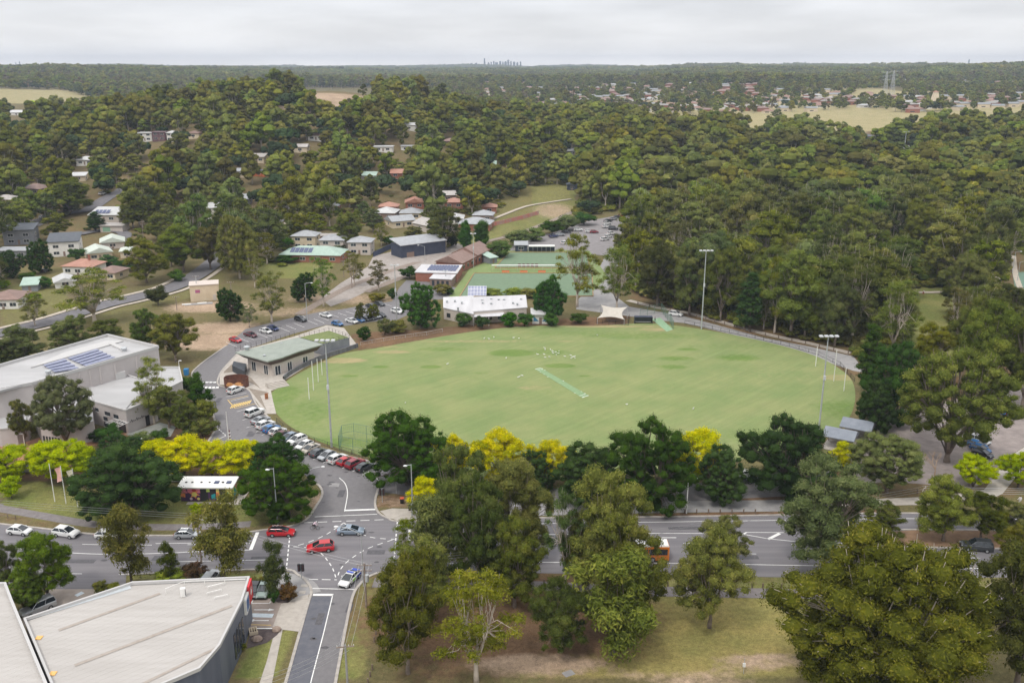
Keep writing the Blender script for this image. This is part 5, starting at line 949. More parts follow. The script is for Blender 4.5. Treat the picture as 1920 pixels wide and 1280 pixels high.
rs = random.Random(3); SKM = mat('skyline_facade', (.1, .12, .16), (.17, .19, .24), .02, .5); sky_x = []
for k, (u, hp, wp) in enumerate(((908.5, 11, 3.2), (916, 4, 3), (921, 5, 2.4), (926, 6, 3), (931, 4, 6), (938, 6, 4), (943, 5, 3), (948, 5.5, 5), (953, 8.5, 4), (958, 6, 3), (964, 5, 5), (970, 4, 4), (976, 5.5, 3), (893, 3, 4), (884, 2.6, 5), (1815, 9, 2.4), (38, 6, 1.6), (31, 4, 1.6))):
    y = 8600.; x = (u - 960)/FPX*depth(y, 70); zb = float(terr(x, y)); s = depth(y, 70)/FPX; zt = ztop(y, 121.5 - hp)
    t_ = empty('office_tower', (x, y, zb), label='tallest glassy tower of the faint city skyline' if k == 0 else 'lone faint tower on the horizon above the far town' if k == 15 else 'thin faint mast-like tower on the horizon at the left' if k > 15 else 'faint tower block of the city on the horizon', cat='tower', group=None if k in (0, 15) else 'thin towers at the left horizon' if k > 15 else 'tower blocks of the distant city')
    w = wp*s*.9; m = MB(); m.box(0, 0, -10, w, w*.8, zt - zb + 10).box(0, 0, zt - zb + .003, w*.5, w*.4, (zt - zb)*.06); m.build('facade', SKM, t_); m = MB()
    for j in range(8): m.box(0, -w*.4 - .3, (zt - zb)*(j + .5)/9, w*.9, .6, (zt - zb)*.05)
    m.build('windows_band', GLASS, t_)
# ------------------------------------------------------------------ buildings near the oval, traced on the ground plan from their roof corners
def plan(px, z): return [GZ(u, v, z)[:2] for u, v in px]
def slab(mb, P, z0, z1): return mb.prism(P, z0, z1, bot=True)
ART = mat('arts_render', (.47, .43, .42), (.53, .49, .475), .3, .85, detail=6); ARTR = mat('arts_roof', (.38, .375, .375), (.46, .455, .455), .25, .6, stretch=(.3, .9, 1, .3), detail=7); PARA = mat('parapet_cap', (.5, .49, .48), rough=.6)
def parapet(mb, P, z, h=.5, t=.35):
    n = len(P)
    for i in range(n):
        p, q = P[i], P[(i+1) % n]; L_ = hypot(q[0]-p[0], q[1]-p[1]); mb.box((p[0]+q[0])/2, (p[1]+q[1])/2, z, L_ - .01*(i % 2) + t*.5, t, h + .004*i, atan2(q[1]-p[1], q[0]-p[0]))
ac = empty('arts_centre', G(150, 790), label='large pale rendered arts centre with stepped flat roofs at the left', cat='building'); AO = ac.location
def acp(mb, name, m, par=ac, smooth=False):
    o = mb.build(name, m, par, smooth); o.location = (-AO.x, -AO.y, -AO.z); return o
hall = plan([(-120, 722), (202, 631), (297, 653), (60, 722), (-60, 690 + 55)], 10); HZt = 10
mb = MB(); slab(mb, hall, -.3, HZt); acp(mb, 'wall', ART); mb = MB(); slab(mb, hall, HZt + .003, HZt + .05); HA = atan2(hall[2][1] - hall[3][1], hall[2][0] - hall[3][0]); None; ro = acp(mb, 'roof', ARTR); mb = MB(); parapet(mb, hall, HZt + .055, .7); acp(mb, 'parapet', PARA)
low = plan([(160, 722), (225, 700), (262, 712), (300, 690), (336, 690), (342, 716), (320, 727), (289, 750), (236, 771), (172, 753)], 5.3); mb = MB(); slab(mb, low, -.3, 5.3); acp(mb, 'wall', ART); mb = MB(); slab(mb, low, 5.304, 5.36); acp(mb, 'roof', ARTR); mb = MB(); parapet(mb, low, 5.362, .35, .3); acp(mb, 'parapet', PARA)
mid_ = plan([(60, 765), (60, 722), (160, 700), (172, 752), (175, 790), (110, 800), (75, 795)], 4.6); mb = MB(); slab(mb, mid_, -.3, 4.6); acp(mb, 'wall', ART); mb = MB(); slab(mb, mid_, 4.604, 4.66); acp(mb, 'roof', ARTR)
lw = plan([(-60, 745), (20, 738), (52, 758), (58, 780), (50, 795), (30, 803), (0, 806), (-60, 806)], 3.8); mb = MB(); slab(mb, lw, -.3, 3.8); acp(mb, 'wall', ART); mb = MB(); slab(mb, lw, 3.804, 3.87); acp(mb, 'roof', ARTR); mb = MB(); parapet(mb, lw, 3.872, .3, .3); acp(mb, 'parapet', PARA)
def wpx(p, q, z0, h, name, m=GLASS):       # opening between two photo points given at wall height z0
    a = GZ(*p, z0)[:2]; b = GZ(*q, z0)[:2]; mb = MB(); facew(mb, a, b, z0, h, 0, 1, .12); return acp(mb, name, m)
# the lower wing's street walls
f1, f2, f3 = low[7], low[8], low[9]
def on(p, q, t): return (p[0] + (q[0]-p[0])*t, p[1] + (q[1]-p[1])*t)
for t0, t1, z0, h in ((.08, .18, 3.3, .8), (.36, .52, 3.0, .9), (.62, .76, 2.9, .9), (.3, .42, 1.6, .9), (.3, .44, .1, 1.2)):
    mb = MB(); facew(mb, f3, f2, z0, h, t0, t1, .05); w_ = acp(mb, 'window', GLASS); mb = MB(); facew(mb, f3, f2, z0 - .1, .1, t0 - .01, t1 + .01, .1); acp(mb, 'frame', WFRAME, w_); bpy.data.objects[-1].name if False else None
for o in list(bpy.data.objects):
    if o.name.startswith('frame') and o.parent and o.parent.parent is ac: o.location = (0, 0, 0)
mb = MB(); facew(mb, f2, f1, .05, 2.4, .62, .76, .06); acp(mb, 'door', BLACK); mb = MB(); facew(mb, f3, f2, .05, 2.6, .74, .94, .06); acp(mb, 'door', GLASS)
mb = MB()
for t in (.22, .4, .58):      # line-drawn squiggles on the render
    c = on(f2, f1, t - .05); nx, ny = (f1[1]-f2[1]), -(f1[0]-f2[0]); L_ = hypot(nx, ny); nx, ny = nx/L_*.06, ny/L_*.06; dx, dy = ((f1[0]-f2[0])/L_, (f1[1]-f2[1])/L_)
    P_ = [(c[0] + nx + dx*s, c[1] + ny + dy*s, 2.5 + zz) for s, zz in ((-.7, 0), (-.4, .05), (-.2, .5), (0, -.2), (.2, .25), (.5, -.05), (.8, .05))]; mb.tube(P_, .05, 4)
acp(mb, 'wall_motif', BLACK)
mb = MB()                                   # pergola over the side entry
pc_ = on(f3, f2, .86); nx, ny = (f2[1]-f3[1]), -(f2[0]-f3[0]); L_ = hypot(nx, ny); nx, ny, dx, dy = nx/L_, ny/L_, (f2[0]-f3[0])/L_, (f2[1]-f3[1])/L_
for s in np.linspace(-2.2, 2.2, 6): mb.tube([(pc_[0] + dx*s, pc_[1] + dy*s, 2.9), (pc_[0] + dx*s + nx*2.6, pc_[1] + dy*s + ny*2.6, 2.7)], .07, 4)
for s in (.4, 1.4, 2.6): mb.tube([(pc_[0] - dx*2.4 + nx*s, pc_[1] - dy*2.4 + ny*s, 2.95 - .08*s), (pc_[0] + dx*2.4 + nx*s, pc_[1] + dy*2.4 + ny*s, 2.95 - .08*s)], .06, 4)
acp(mb, 'pergola', WFRAME)
mb = MB(); g0, g1 = on(low[7], low[6], .1), on(low[7], low[6], .9); facew(mb, g0, g1, .1, 2.8, 0, 1, .05); acp(mb, 'window', GLASS)
# hall wall pilasters, roof ridge, vents, plant boxes, solar arrays
for t in (.08, .2, .34, .42, .5, .62, .8): q = on(hall[3], hall[2], t); mb = MB(); mb.box(q[0], q[1], .0, .45, .45, 9.6, .28); acp(mb, 'pilaster', ART)
def roof_quad(px, z, h, m, name):
    P = plan(px, z); mb = MB(); slab(mb, P, z, z + h); return acp(mb, name, m)
roof_quad([(0, 722), (60, 706), (75, 718), (58, 721), (-20, 741)], 10.1, .5, ARTR, 'raised_roof'); roof_quad([(58, 690), (80, 684), (232, 640), (200, 640), (120, 662)], 10.1, .25, PARA, 'raised_roof'); roof_quad([(160, 722), (235, 743), (252, 748), (236, 768), (175, 752)], 5.38, .18, ARTR, 'raised_roof')
roof_quad([(212, 700), (232, 694), (236, 708), (218, 712)], 5.4, 1.6, PARA, 'plant_room'); roof_quad([(262, 738), (278, 732), (282, 744), (266, 748)], 5.4, 1.2, BLACK, 'plant_room'); roof_quad([(203, 645), (210, 643), (237, 655), (230, 658)], 10.1, .35, PARA, 'skylight')
for (p0, p1, p2, p3, nx_, ny_, lb) in (((80, 684), (120, 672), (149, 691), (103, 698), 6, 4, 0), ((126, 671), (180, 654), (217, 671), (163, 687), 9, 5, 0)):
    Q = plan([p0, p1, p2, p3], 10.35)
    for j in range(ny_):
        mb = MB()
        for i in range(nx_):
            def bl_(s, t): a = on(Q[0], Q[1], s); b = on(Q[3], Q[2], s); return on(a, b, t)
            s0, s1, t0, t1 = (i + .04)/nx_, (i + .96)/nx_, (j + .05)/ny_, (j + .9)/ny_; A = [bl_(s0, t0), bl_(s1, t0), bl_(s1, t1), bl_(s0, t1)]
            mb.prism(A, 10.3, [10.6, 10.6, 10.4, 10.4] if sum(A[k-1][0]*A[k][1] - A[k][0]*A[k-1][1] for k in range(4)) > 0 else [10.4, 10.4, 10.6, 10.6])
        acp(mb, 'solar_row', SOLARL)
for (u, v) in ((233, 657), (91, 700), (20, 762), (8, 764)):
    x, y, z = GZ(u, v, 10.2 if v < 720 else 4); mb = MB(); mb.tube([(x, y, z - .3), (x, y, z + .5)], .5, 10).ball((x, y, z + .6), (.8, .8, .4)); acp(mb, 'roof_vent', STEEL)
x, y, z = GZ(9, 768, 3.8); mb = MB(); mb.tube([(x, y, z), (x, y, z + 1.6)], .3, 8); acp(mb, 'flue', ROOFM['red'])
lwf = on(lw[4], lw[5], .5); mb = MB(); facew(mb, lw[6], lw[5], .6, 1.1, .1, .4, .05) if False else facew(mb, lw[7], lw[6], .6, 1.1, .55, .85, .05); acp(mb, 'window', GLASS)
m1, m2 = mid_[6], mid_[5]; mb = MB()
for t in np.linspace(.05, .85, 6): facew(mb, m1, m2, .5, 1.5, t, t + .11, .05)
acp(mb, 'window', GLASS)
# pavilion on the edge of the oval
PVR = mat('pavilion_roof', (.25, .28, .24), (.30, .33, .285), .4, .6); PVD = mat('copper_fascia', (.06, .04, .032), (.095, .06, .048), 1, .5)
pv = empty('pavilion', G(530, 680), label='long low pavilion with a pointed grey-green roof beside the oval', cat='pavilion'); PO = pv.location
def pvp(mb, name, m, par=pv): o = mb.build(name, m, par); o.location = (-PO.x, -PO.y, -PO.z) if par is pv else (0, 0, 0); return o
z1 = 4.6; R1 = plan([(441, 662), (501, 679), (528, 672), (560, 660), (605, 647), (558, 634)], z1); mb = MB(); slab(mb, R1, z1 - .05, z1 + .25); pvp(mb, 'roof', PVR)
R1i = plan([(452, 664), (503, 676), (530, 669), (561, 658), (602, 647), (560, 637)], z1); c = np.mean(R1, 0); mb = MB()
mb.add([(p[0], p[1], z1 + .2) for p in R1] + [((p[0]*.84 + c[0]*.16), (p[1]*.84 + c[1]*.16), z1 - 1.25) for p in R1], [(i, 6 + i, 6 + (i+1) % 6, (i+1) % 6) for i in range(6)] + [(6, 7, 8, 9, 10, 11)]); pvp(mb, 'fascia', PVD)
Wp = [(p[0]*.76 + c[0]*.24, p[1]*.76 + c[1]*.24) for p in R1]; mb = MB(); slab(mb, Wp, -.1, z1 - 1.26); pvp(mb, 'wall', WALLM['stone'])
def facing(P):      # order so that outside lies to the right of each edge
    return P if sum(P[i-1][0]*P[i][1] - P[i][0]*P[i-1][1] for i in range(len(P))) > 0 else P[::-1]
Wf = facing(Wp)
for i in range(len(Wf)):
    p, q = Wf[i], Wf[(i+1) % len(Wf)]; L_ = hypot(q[0]-p[0], q[1]-p[1])
    if L_ < 3 or (q[0]-p[0]) < 0: continue
    for k in range(max(1, int(L_/4.5))):
        t = (k + .5)/max(1, int(L_/4.5)); mb = MB(); facew(mb, p, q, .1, 2.3, t - .75/L_, t + .75/L_, .05); w_ = pvp(mb, 'glass_door', GLASS); mb = MB()
        for s in (-.85, 0, .85): facew(mb, p, q, .1, 2.4, t + (s - .06)/L_, t + (s + .06)/L_, .09)
        pvp(mb, 'frame', WFRAME, w_)
R2 = plan([(561, 633), (617, 620), (655, 633), (606, 645)], 3.4); mb = MB(); slab(mb, R2, -.1, 3.4); pvp(mb, 'wall', WALLM['grey']); R2s = [(p[0]*.96 + np.mean(R2, 0)[0]*.04, p[1]*.96 + np.mean(R2, 0)[1]*.04) for p in R2]; mb = MB(); slab(mb, R2s, 3.404, 3.55); pvp(mb, 'grass_roof', mat('roof_grass', (.13, .17, .055), (.19, .22, .08), 1, .95))
for (u, v, s) in ((463, 657, 1), (496, 669, .5), (528, 645, .35), (492, 652, .35)):
    x, y, z = GZ(u, v, z1); mb = MB(); mb.tube([(x, y, z + .2), (x, y, z + .9*s)], .55*s, 8).ball((x, y, z + 1.*s), (.9*s, .9*s, .4*s)); pvp(mb, 'roof_vent', STEEL)
def fence(name, pts, h, label, rails=(1.,), sp=2.4, rad=.04, mesh=None, m=BLACK, cat='fence', z=None, rr=None, pw=None):
    P = resample([p[:2] for p in pts], sp); o0 = (P[0][0], P[0][1], float(terr(*P[0])) if z is None else z); root = empty(name, o0, label=label, cat=cat)
    hs = [(float(terr(*p)) if z is None else z) - o0[2] for p in P]
    keep_ = P[:100]
    for p, zz in zip(keep_, hs): mb = MB(); mb.tube([(p[0]-o0[0], p[1]-o0[1], zz - .3), (p[0]-o0[0], p[1]-o0[1], zz + h)], pw or rad*1.5, 5); mb.build('post', m, root)
    mb = MB()
    for fr in rails: mb.tube([(p[0]-o0[0], p[1]-o0[1], zz + h*fr) for p, zz in zip(P, hs)], rr or rad, 4)
    mb.build('rail', m, root)
    if mesh:
        mb = MB(); Q = resample([p[:2] for p in pts], mesh)
        for p in Q: zz = (float(terr(*p)) if z is None else z) - o0[2]; mb.tube([(p[0]-o0[0], p[1]-o0[1], zz + .05), (p[0]-o0[0], p[1]-o0[1], zz + h)], .014, 3, cap=False)
        for fr in np.arange(.15, 1, mesh/h*1.4): mb.tube([(p[0]-o0[0], p[1]-o0[1], (float(terr(*p)) if z is None else z) - o0[2] + h*fr) for p in P], .014, 3, cap=False)
        mb.build('netting', m, root)
    return root
fence('balustrade', [GZ(u, v, 3.5) for u, v in ((606, 645), (655, 633), (617, 620), (561, 633))], 1.1, 'black railing round the grass roof of the pavilion', (1., .5), 1.5, .03, z=3.5)
fence('balustrade', [GZ(u, v, 3.6) for u, v in ((441, 657), (500, 643), (552, 629))], 1.1, 'black railing along the car park side of the pavilion roof', (1., .5), 1.6, .03, z=3.7)
mb = MB(); RW = [G(u, v) for u, v in smooth_px([(532, 714), (540, 706), (567, 690), (610, 671), (645, 660), (671, 651)], 4)]; ribbon(mb, RW, .35, 0, h=1.25)
mb.build('retaining_wall', mat('dark_blocks', (.10, .10, .11), (.2, .2, .21), .9, .8, stretch=(1, 1, .1)), label='curved dark retaining wall between the pavilion terrace and the oval', cat='wall')
mb = MB(); xa, ya, _ = G(520, 724)
for i in range(5): mb.box(xa - i*.55*.35, ya + i*.55*.6, .0, 5.2 - i*.1, 3.4 - i*.62, .09 + .16*(i + 1), .62)
mb.build('terrace_steps', CONC, label='pale concrete steps leading from the pavilion terrace down to the oval', cat='steps')
P_ = plan([(435, 684), (438, 676), (462, 681), (458, 695)], 2.); mb = MB(); slab(mb, P_, 0, 1.9); bs = mb.build('bin_store', mat('slatted_dark', (.03, .035, .045), (.07, .08, .09), 3, .6, stretch=(.1, .1, 6)), label='dark slatted bin store at the pointed end of the pavilion', cat='bin store')
# printed screen by the car park: a ring of rusty steel with an orange picture
x, y, z = G(444, 724); sc_ = empty('round_shelter', (x, y, z), label='low brown cylinder with an orange picture beside the white parked cars', cat='shelter'); mb = MB(); n_ = 20; R_ = 3.1
for i in range(n_):
    a, b = 2*pi*i/n_, 2*pi*(i+1)/n_
    mb.add([(cos(a)*R_, sin(a)*R_*.75, .1), (cos(b)*R_, sin(b)*R_*.75, .1), (cos(b)*R_, sin(b)*R_*.75, 2.5), (cos(a)*R_, sin(a)*R_*.75, 2.5), (cos(a)*(R_-.12), sin(a)*(R_-.12)*.75, .1), (cos(b)*(R_-.12), sin(b)*(R_-.12)*.75, .1), (cos(b)*(R_-.12), sin(b)*(R_-.12)*.75, 2.5), (cos(a)*(R_-.12), sin(a)*(R_-.12)*.75, 2.5)], [(0, 1, 2, 3), (5, 4, 7, 6), (3, 2, 6, 7)])
mb.build('screen', mat('rusty_steel', (.09, .035, .025), (.16, .06, .035), 1, .7), sc_); mb = MB()
for (a0, zc, ra, rb) in ((-1.9, 1.4, .55, .42), (-1.5, 1.1, .6, .4), (-1.2, 1.5, .5, .4), (-1.0, 1., .45, .3), (-1.65, .75, .8, .25), (-2.15, 1., .35, .3)):
    mb.add([(cos(a0 + ra*.5*cos(t))*(R_+.03), sin(a0 + ra*.5*cos(t))*(R_+.03)*.75, zc + rb*sin(t)) for t in np.linspace(0, 2*pi, 10, endpoint=False)], [tuple(range(10))])
mb.build('picture', mat('orange_print', (.55, .22, .07), (.75, .42, .18), 2, .6), sc_)
# white-roofed clubhouse
cl = empty('clubhouse', G(905, 600), label='long low clubhouse with a bright white roof above the oval', cat='building'); CO = cl.location
def clp(mb, name, m, par=cl): o = mb.build(name, m, par); o.location = (-CO.x, -CO.y, -CO.z) if par is cl else (0, 0, 0); return o
WR = mat('white_tin', (.50, .49, .50), (.6, .59, .6), .3, .55, stretch=(1.2, .15, 1), detail=6)
def wing(px, z, zr, nm='a', over=.3):
    P = plan(px, z); mb = MB(); cc = np.mean(P, 0); slab(mb, [(p[0]*.97 + cc[0]*.03, p[1]*.97 + cc[1]*.03) for p in P], -.1, z - .02); clp(mb, 'wall', WALLM['stone']); mb = MB(); n = len(P); mb.add([(p[0], p[1], z) for p in P] + [(p[0], p[1], z + k) for p, k in zip(P, zr)], [tuple(range(n))[::-1]] + [tuple(range(n, 2*n))] + [(i, (i+1) % n, n + (i+1) % n, n + i) for i in range(n)]); clp(mb, 'roof', WR); return P
A_ = wing([(831, 578), (888, 590), (888, 560), (831, 563)], 3.6, (.25, .25, 1.1, 1.1)); B_ = wing([(886, 585), (989, 577), (986, 558), (886, 562)], 3.9, (.2, .2, 1., 1.))
P_ = plan([(888, 594), (945, 592), (945, 583), (888, 585)], 3.0); mb = MB(); slab(mb, P_, 2.9, 3.02); clp(mb, 'awning', WR); mb = MB()
for q in P_[:2]: mb.tube([(q[0], q[1], 0), (q[0], q[1], 2.9)], .07, 6)
mb.tube([((P_[0][0]+P_[1][0])/2, P_[0][1], 0), ((P_[0][0]+P_[1][0])/2, P_[0][1], 2.9)], .07, 6); clp(mb, 'awning_post', WFRAME)
Aw = facing([(p[0]*.97 + np.mean(A_, 0)[0]*.03, p[1]*.97 + np.mean(A_, 0)[1]*.03) for p in A_]); Bw = facing([(p[0]*.97 + np.mean(B_, 0)[0]*.03, p[1]*.97 + np.mean(B_, 0)[1]*.03) for p in B_])
for W_ in (Aw, Bw):
    for i in range(4):
        p, q = W_[i], W_[(i+1) % 4]; L_ = hypot(q[0]-p[0], q[1]-p[1])
        if q[0] - p[0] > 6:
            for k in range(int(L_/3.5)):
                t = (k + .5)/int(L_/3.5); mb = MB(); facew(mb, p, q, .9, 1.4, t - .8/L_, t + .8/L_, .05); clp(mb, 'window', GLASS)
Q = plan([(877, 555), (912, 555), (912, 542), (877, 542)], 4.6); mb = MB(); y0 = Q[0][1]; x0, x1 = Q[0][0], Q[1][0]; mb.add([(x0, y0, 4.7), (x1, y0, 4.7), (x1, y0 + 3.4, 7.3), (x0, y0 + 3.4, 7.3), (x0, y0 + .15, 4.6), (x1, y0 + .15, 4.6), (x1, y0 + 3.5, 7.2), (x0, y0 + 3.5, 7.2)], [(0, 1, 2, 3), (7, 6, 5, 4), (0, 4, 5, 1), (1, 5, 6, 2), (2, 6, 7, 3), (3, 7, 4, 0)]); clp(mb, 'solar_frame', WFRAME)
for i in range(6):
    for j in range(3):
        mb = MB(); xa = x0 + (x1-x0)*(i + .06)/6; xb = x0 + (x1-x0)*(i + .94)/6; ya, yb = (3.4*(j + .06)/3, 3.4*(j + .94)/3); k = 2.6/3.4; mb.add([(xa, y0 + ya, 4.73 + ya*k), (xb, y0 + ya, 4.73 + ya*k), (xb, y0 + yb, 4.73 + yb*k), (xa, y0 + yb, 4.73 + yb*k)], [(0, 1, 2, 3)]); clp(mb, 'solar_panel', SOLARL)
for (u, v) in ((838, 566), (853, 565), (866, 568), (859, 579), (904, 564), (905, 569), (921, 562), (921, 570), (935, 563), (945, 563), (962, 569), (970, 571), (977, 562)):
    x, y, z = GZ(u, v, 4.5); mb = MB(); mb.tube([(x, y, z - .5), (x, y, z + .35)], .28, 7).box(x, y, z + .352, .8, .8, .15); clp(mb, 'roof_vent', STEEL)
house(1013, 604, 30, 4, 3, 0, 'skillion', 'light', 'white', 'small white shed with blue triangles at the edge of the oval', win=0, name='shed', cat='shed')
x, y, z = G(1013, 604); mb = MB()
for s in (-1, 1): mb.add([(x + s*2.2, y - 2.06, 2.6), (x + s*.5, y - 2.06, .9), (x + s*2.2, y - 2.06, .9)], [(0, 1, 2) if s < 0 else (0, 2, 1)])
mb.build('mural_panel', mat('blue_mural', (.03, .2, .35), rough=.7), label='two blue triangles painted on the small white shed', cat='mural')
# bowling clubhouse
bc = empty('bowling_clubhouse', G(870, 500), label='brick bowling clubhouse with brown gables and a white solar-covered wing', cat='building'); BO = bc.location
def bcp(mb, name, m, par=bc): o = mb.build(name, m, par); o.location = (-BO.x, -BO.y, -BO.z) if par is bc else (0, 0, 0); return o
def gabled(px_a, px_b, wid, h, rise, roofm, wallm):
    a, b = G(*px_a), G(*px_b); L_ = hypot(b[0]-a[0], b[1]-a[1]); ang = atan2(b[1]-a[1], b[0]-a[0]); cx, cy = (a[0]+b[0])/2, (a[1]+b[1])/2; zz = max(a[2], b[2])
    def tr(mb): mb.v = [(cx + x*cos(ang) - y*sin(ang), cy + x*sin(ang) + y*cos(ang), zz + z) for x, y, z in mb.v]; return mb
    w = MB(); w.prism(rect(L_, wid), -1, h)
    for s in (-1, 1): w.add([(s*L_/2, -wid/2, h), (s*L_/2, wid/2, h), (s*L_/2, 0, h + rise)], [(0, 1, 2) if s > 0 else (0, 2, 1)])
    bcp(tr(w), 'wall', wallm); bcp(tr(roof_mesh(L_, wid, h + .01, 'gable', rise/(wid/2 + .55))), 'roof', roofm)
    for k in range(int(L_/4)):
        mb = MB(); t = (k + .5)/int(L_/4); facew(mb, (-L_/2, -wid/2), (L_/2, -wid/2), .9, 1.4, t - .8/L_, t + .8/L_, .05); w_ = bcp(tr(mb), 'window', GLASS); mb = MB(); facew(mb, (-L_/2, -wid/2), (L_/2, -wid/2), 2.32, .14, t - 1./L_, t + 1./L_, .09); bcp(tr(mb), 'sill', WFRAME, w_)
gabled((842, 508), (874, 492), 11, 3.4, 2.5, ROOFM['tile'], WALLM['brick']); gabled((872, 494), (898, 482), 11, 3.8, 3., ROOFM['tile'], WALLM['brick'])
P_ = plan([(779, 511), (856, 513), (866, 498), (792, 497)], 3.4); mb = MB(); slab(mb, P_, -.5, 3.4); bcp(mb, 'wall', WALLM['brick']); mb = MB(); c = np.mean(P_, 0); slab(mb, [(p[0]*1.04 - c[0]*.04, p[1]*1.04 - c[1]*.04) for p in P_], 3.404, 3.7); bcp(mb, 'roof', WR)
P2 = plan([(806, 522), (846, 524), (856, 513), (816, 512)], 3.0); mb = MB(); slab(mb, P2, -.5, 2.9); bcp(mb, 'wall', WALLM['brown']); mb = MB(); c = np.mean(P2, 0); slab(mb, [(p[0]*1.06 - c[0]*.06, p[1]*1.06 - c[1]*.06) for p in P2], 2.904, 3.15); bcp(mb, 'roof', WR)
for k, t in enumerate((.15, .38, .6, .82)): mb = MB(); F_ = facing(P2); facew(mb, on(F_[0], F_[1], 0), F_[1], .4, 1.9, t - .06, t + .06, .06); bcp(mb, 'window', GLASS)
Q = plan([(800, 506), (854, 508), (862, 498), (808, 497)], 3.9)
for j in range(3):
    for i in range(10):
        mb = MB(); a = lambda s, t: on(on(Q[0], Q[1], s), on(Q[3], Q[2], s), t); A4 = [a((i + .08)/10, (j + .1)/3), a((i + .92)/10, (j + .1)/3), a((i + .92)/10, (j + .8)/3), a((i + .08)/10, (j + .8)/3)]; mb.prism(A4, 3.72, [3.8, 3.8, 4.2, 4.2]); bcp(mb, 'solar_panel', SOLAR)
house(917, 492, 16, 6, 2.4, .7, 'skillion', 'green', 'grey', 'small green metal shed between the bowling clubhouse and the upper green', win=0, name='shed', cat='shed', clear=2)
# dark metal shed by the railway, bowls shelters, fences
mb_ = house(785, 476, 1, 9, 5.4, .62, 'skillion', 'grey', 'dark', 'long dark blue metal shed with a grey skillion roof by the railway', win=0, garage=True, name='metal_shed', cat='shed', w=22)
house(977, 470, 22, 4.5, 2.8, 0, 'skillion', 'grey', 'dark', 'small dark shed at the corner of the upper bowling green', win=1, name='shed', cat='shed', clear=2)
x0_, x1_ = G(991, 472), G(1040, 472); sh = empty('bowls_shelter', x0_, label='long open shelter with a white fascia behind the upper bowling green', cat='shelter'); mb = MB(); Lw = x1_[0] - x0_[0]; mb.box(Lw/2, 0, 2.5, Lw, 3, .35); mb.build('roof', WFRAME, sh)
for i in range(7): mb = MB(); mb.tube([(Lw*i/6, -1.3, 0), (Lw*i/6, -1.3, 2.5)], .08, 6); mb.build('post', STEEL, sh)
mb = MB(); mb.box(Lw/2, 1.3, 0, Lw, .15, 2.45); mb.build('back_wall', WALLM['dark'], sh); mb = MB(); mb.box(Lw/2, .6, .4, Lw*.9, .5, .08); mb.build('bench', TIMBER, sh)
x0_, x1_ = G(922, 508), G(1050, 510); sh = empty('bowls_shelter', x0_, label='slim shelter with a white roof edge between the two bowling greens', cat='shelter'); mb = MB(); Lw = x1_[0] - x0_[0]; mb.box(Lw/2, 0, 2.3, Lw, 1.1, .14); mb.build('roof', WFRAME, sh)
for i in range(9): mb = MB(); mb.tube([(Lw*i/8, 0, 0), (Lw*i/8, 0, 2.3)], .06, 6); mb.build('post', STEEL, sh)
for i in range(3):
    x, y, z = G(948 + i*34, 512.5); b_ = empty('bench', (x, y, z), label=('left', 'middle', 'right')[i] + ' orange bench in the strip between the bowling greens', cat='bench', group='orange benches between the greens'); mb = MB(); mb.box(0, 0, .42, 3, .5, .08); mb.build('seat', mat('orange_paint', (.62, .14, .05), (.7, .2, .08), 2, .6), b_); mb = MB(); mb.box(0, .3, .6, 3, .07, .5); mb.build('backrest', mat('orange_paint', (.62, .14, .05)), b_); mb = MB(); mb.box(-1.3, 0, 0, .08, .45, .42).box(1.3, 0, 0, .08, .45, .42); mb.build('leg', BLACK, b_)
for i in range(5):
    x, y, z = G(974 + i*8, 500.5); mb = MB(); mb.box(0, 0, .0, 1.2, .9, .75).box(0, .3, .752, 1.2, .1, .4); mb.build('chair_stack', mat('maroon_plastic', (.1, .03, .03), (.16, .05, .05), 2, .6), loc=(x, y, z + .12), label='dark low seat standing on the upper bowling green', cat='seat', group='dark seats on the upper green')
fn = MB(); FP = [G(u, v) for u, v in ((700, 482), (725, 470), (745, 462), (760, 458))]; ribbon(fn, FP, .12, 0, h=2.2, drape=True); fn.build('blue_fence', mat('blue_steel', (.05, .07, .13), (.07, .09, .16), 1, .6), label='dark blue metal fence along the railway yard', cat='fence')
fn = MB(); FP = [G(u, v) for u, v in ((920, 425), (950, 418), (975, 412), (1010, 402))]; ribbon(fn, FP, .12, 0, h=2., drape=True); fn.build('paling_fence', mat('graffiti_fence', (.42, .3, .27), (.55, .18, .15), .35, .8), label='timber fence with red graffiti behind the grassy railway corridor', cat='fence')
# cream substation
x, y, z = G(385, 560); sb = empty('substation', (x, y, 0), .3, label='cream windowless box building with a small red sign beside the road', cat='building'); mb = MB(); mb.prism(rect(9.5, 6.5), 0, 5.6); mb.build('wall', mat('substation_panel', (.58, .47, .33), (.66, .55, .4), .4, .8), sb); mb = MB(); mb.box(0, 0, 5.603, 9.9, 6.9, .25); mb.build('roof', mat('pinkish_cap', (.6, .52, .46), rough=.7), sb)
mb = MB(); mb.box(-2.2, -3.28, 3., 1.6, .06, 1.1); sg = mb.build('sign', mat('red_sign', (.5, .1, .12), (.3, .15, .35), 4, .6), sb); mb = MB(); mb.box(3.2, -3.3, 0, 1., .08, 2.1); mb.build('door', WALLM['stone'], sb)
mb = MB(); mb.box(-2, -7.2, .02, 9, 2.6, .15); mb.build('concrete_slab', CONC_G, sb)
for a, b, l in ((-6, -7.6, 'a'), (-1, -7, 'b')): mb = MB(); mb.box(a, b, .17, 3, .8, .25); mb.build('cable_cover', WHITE, sb)
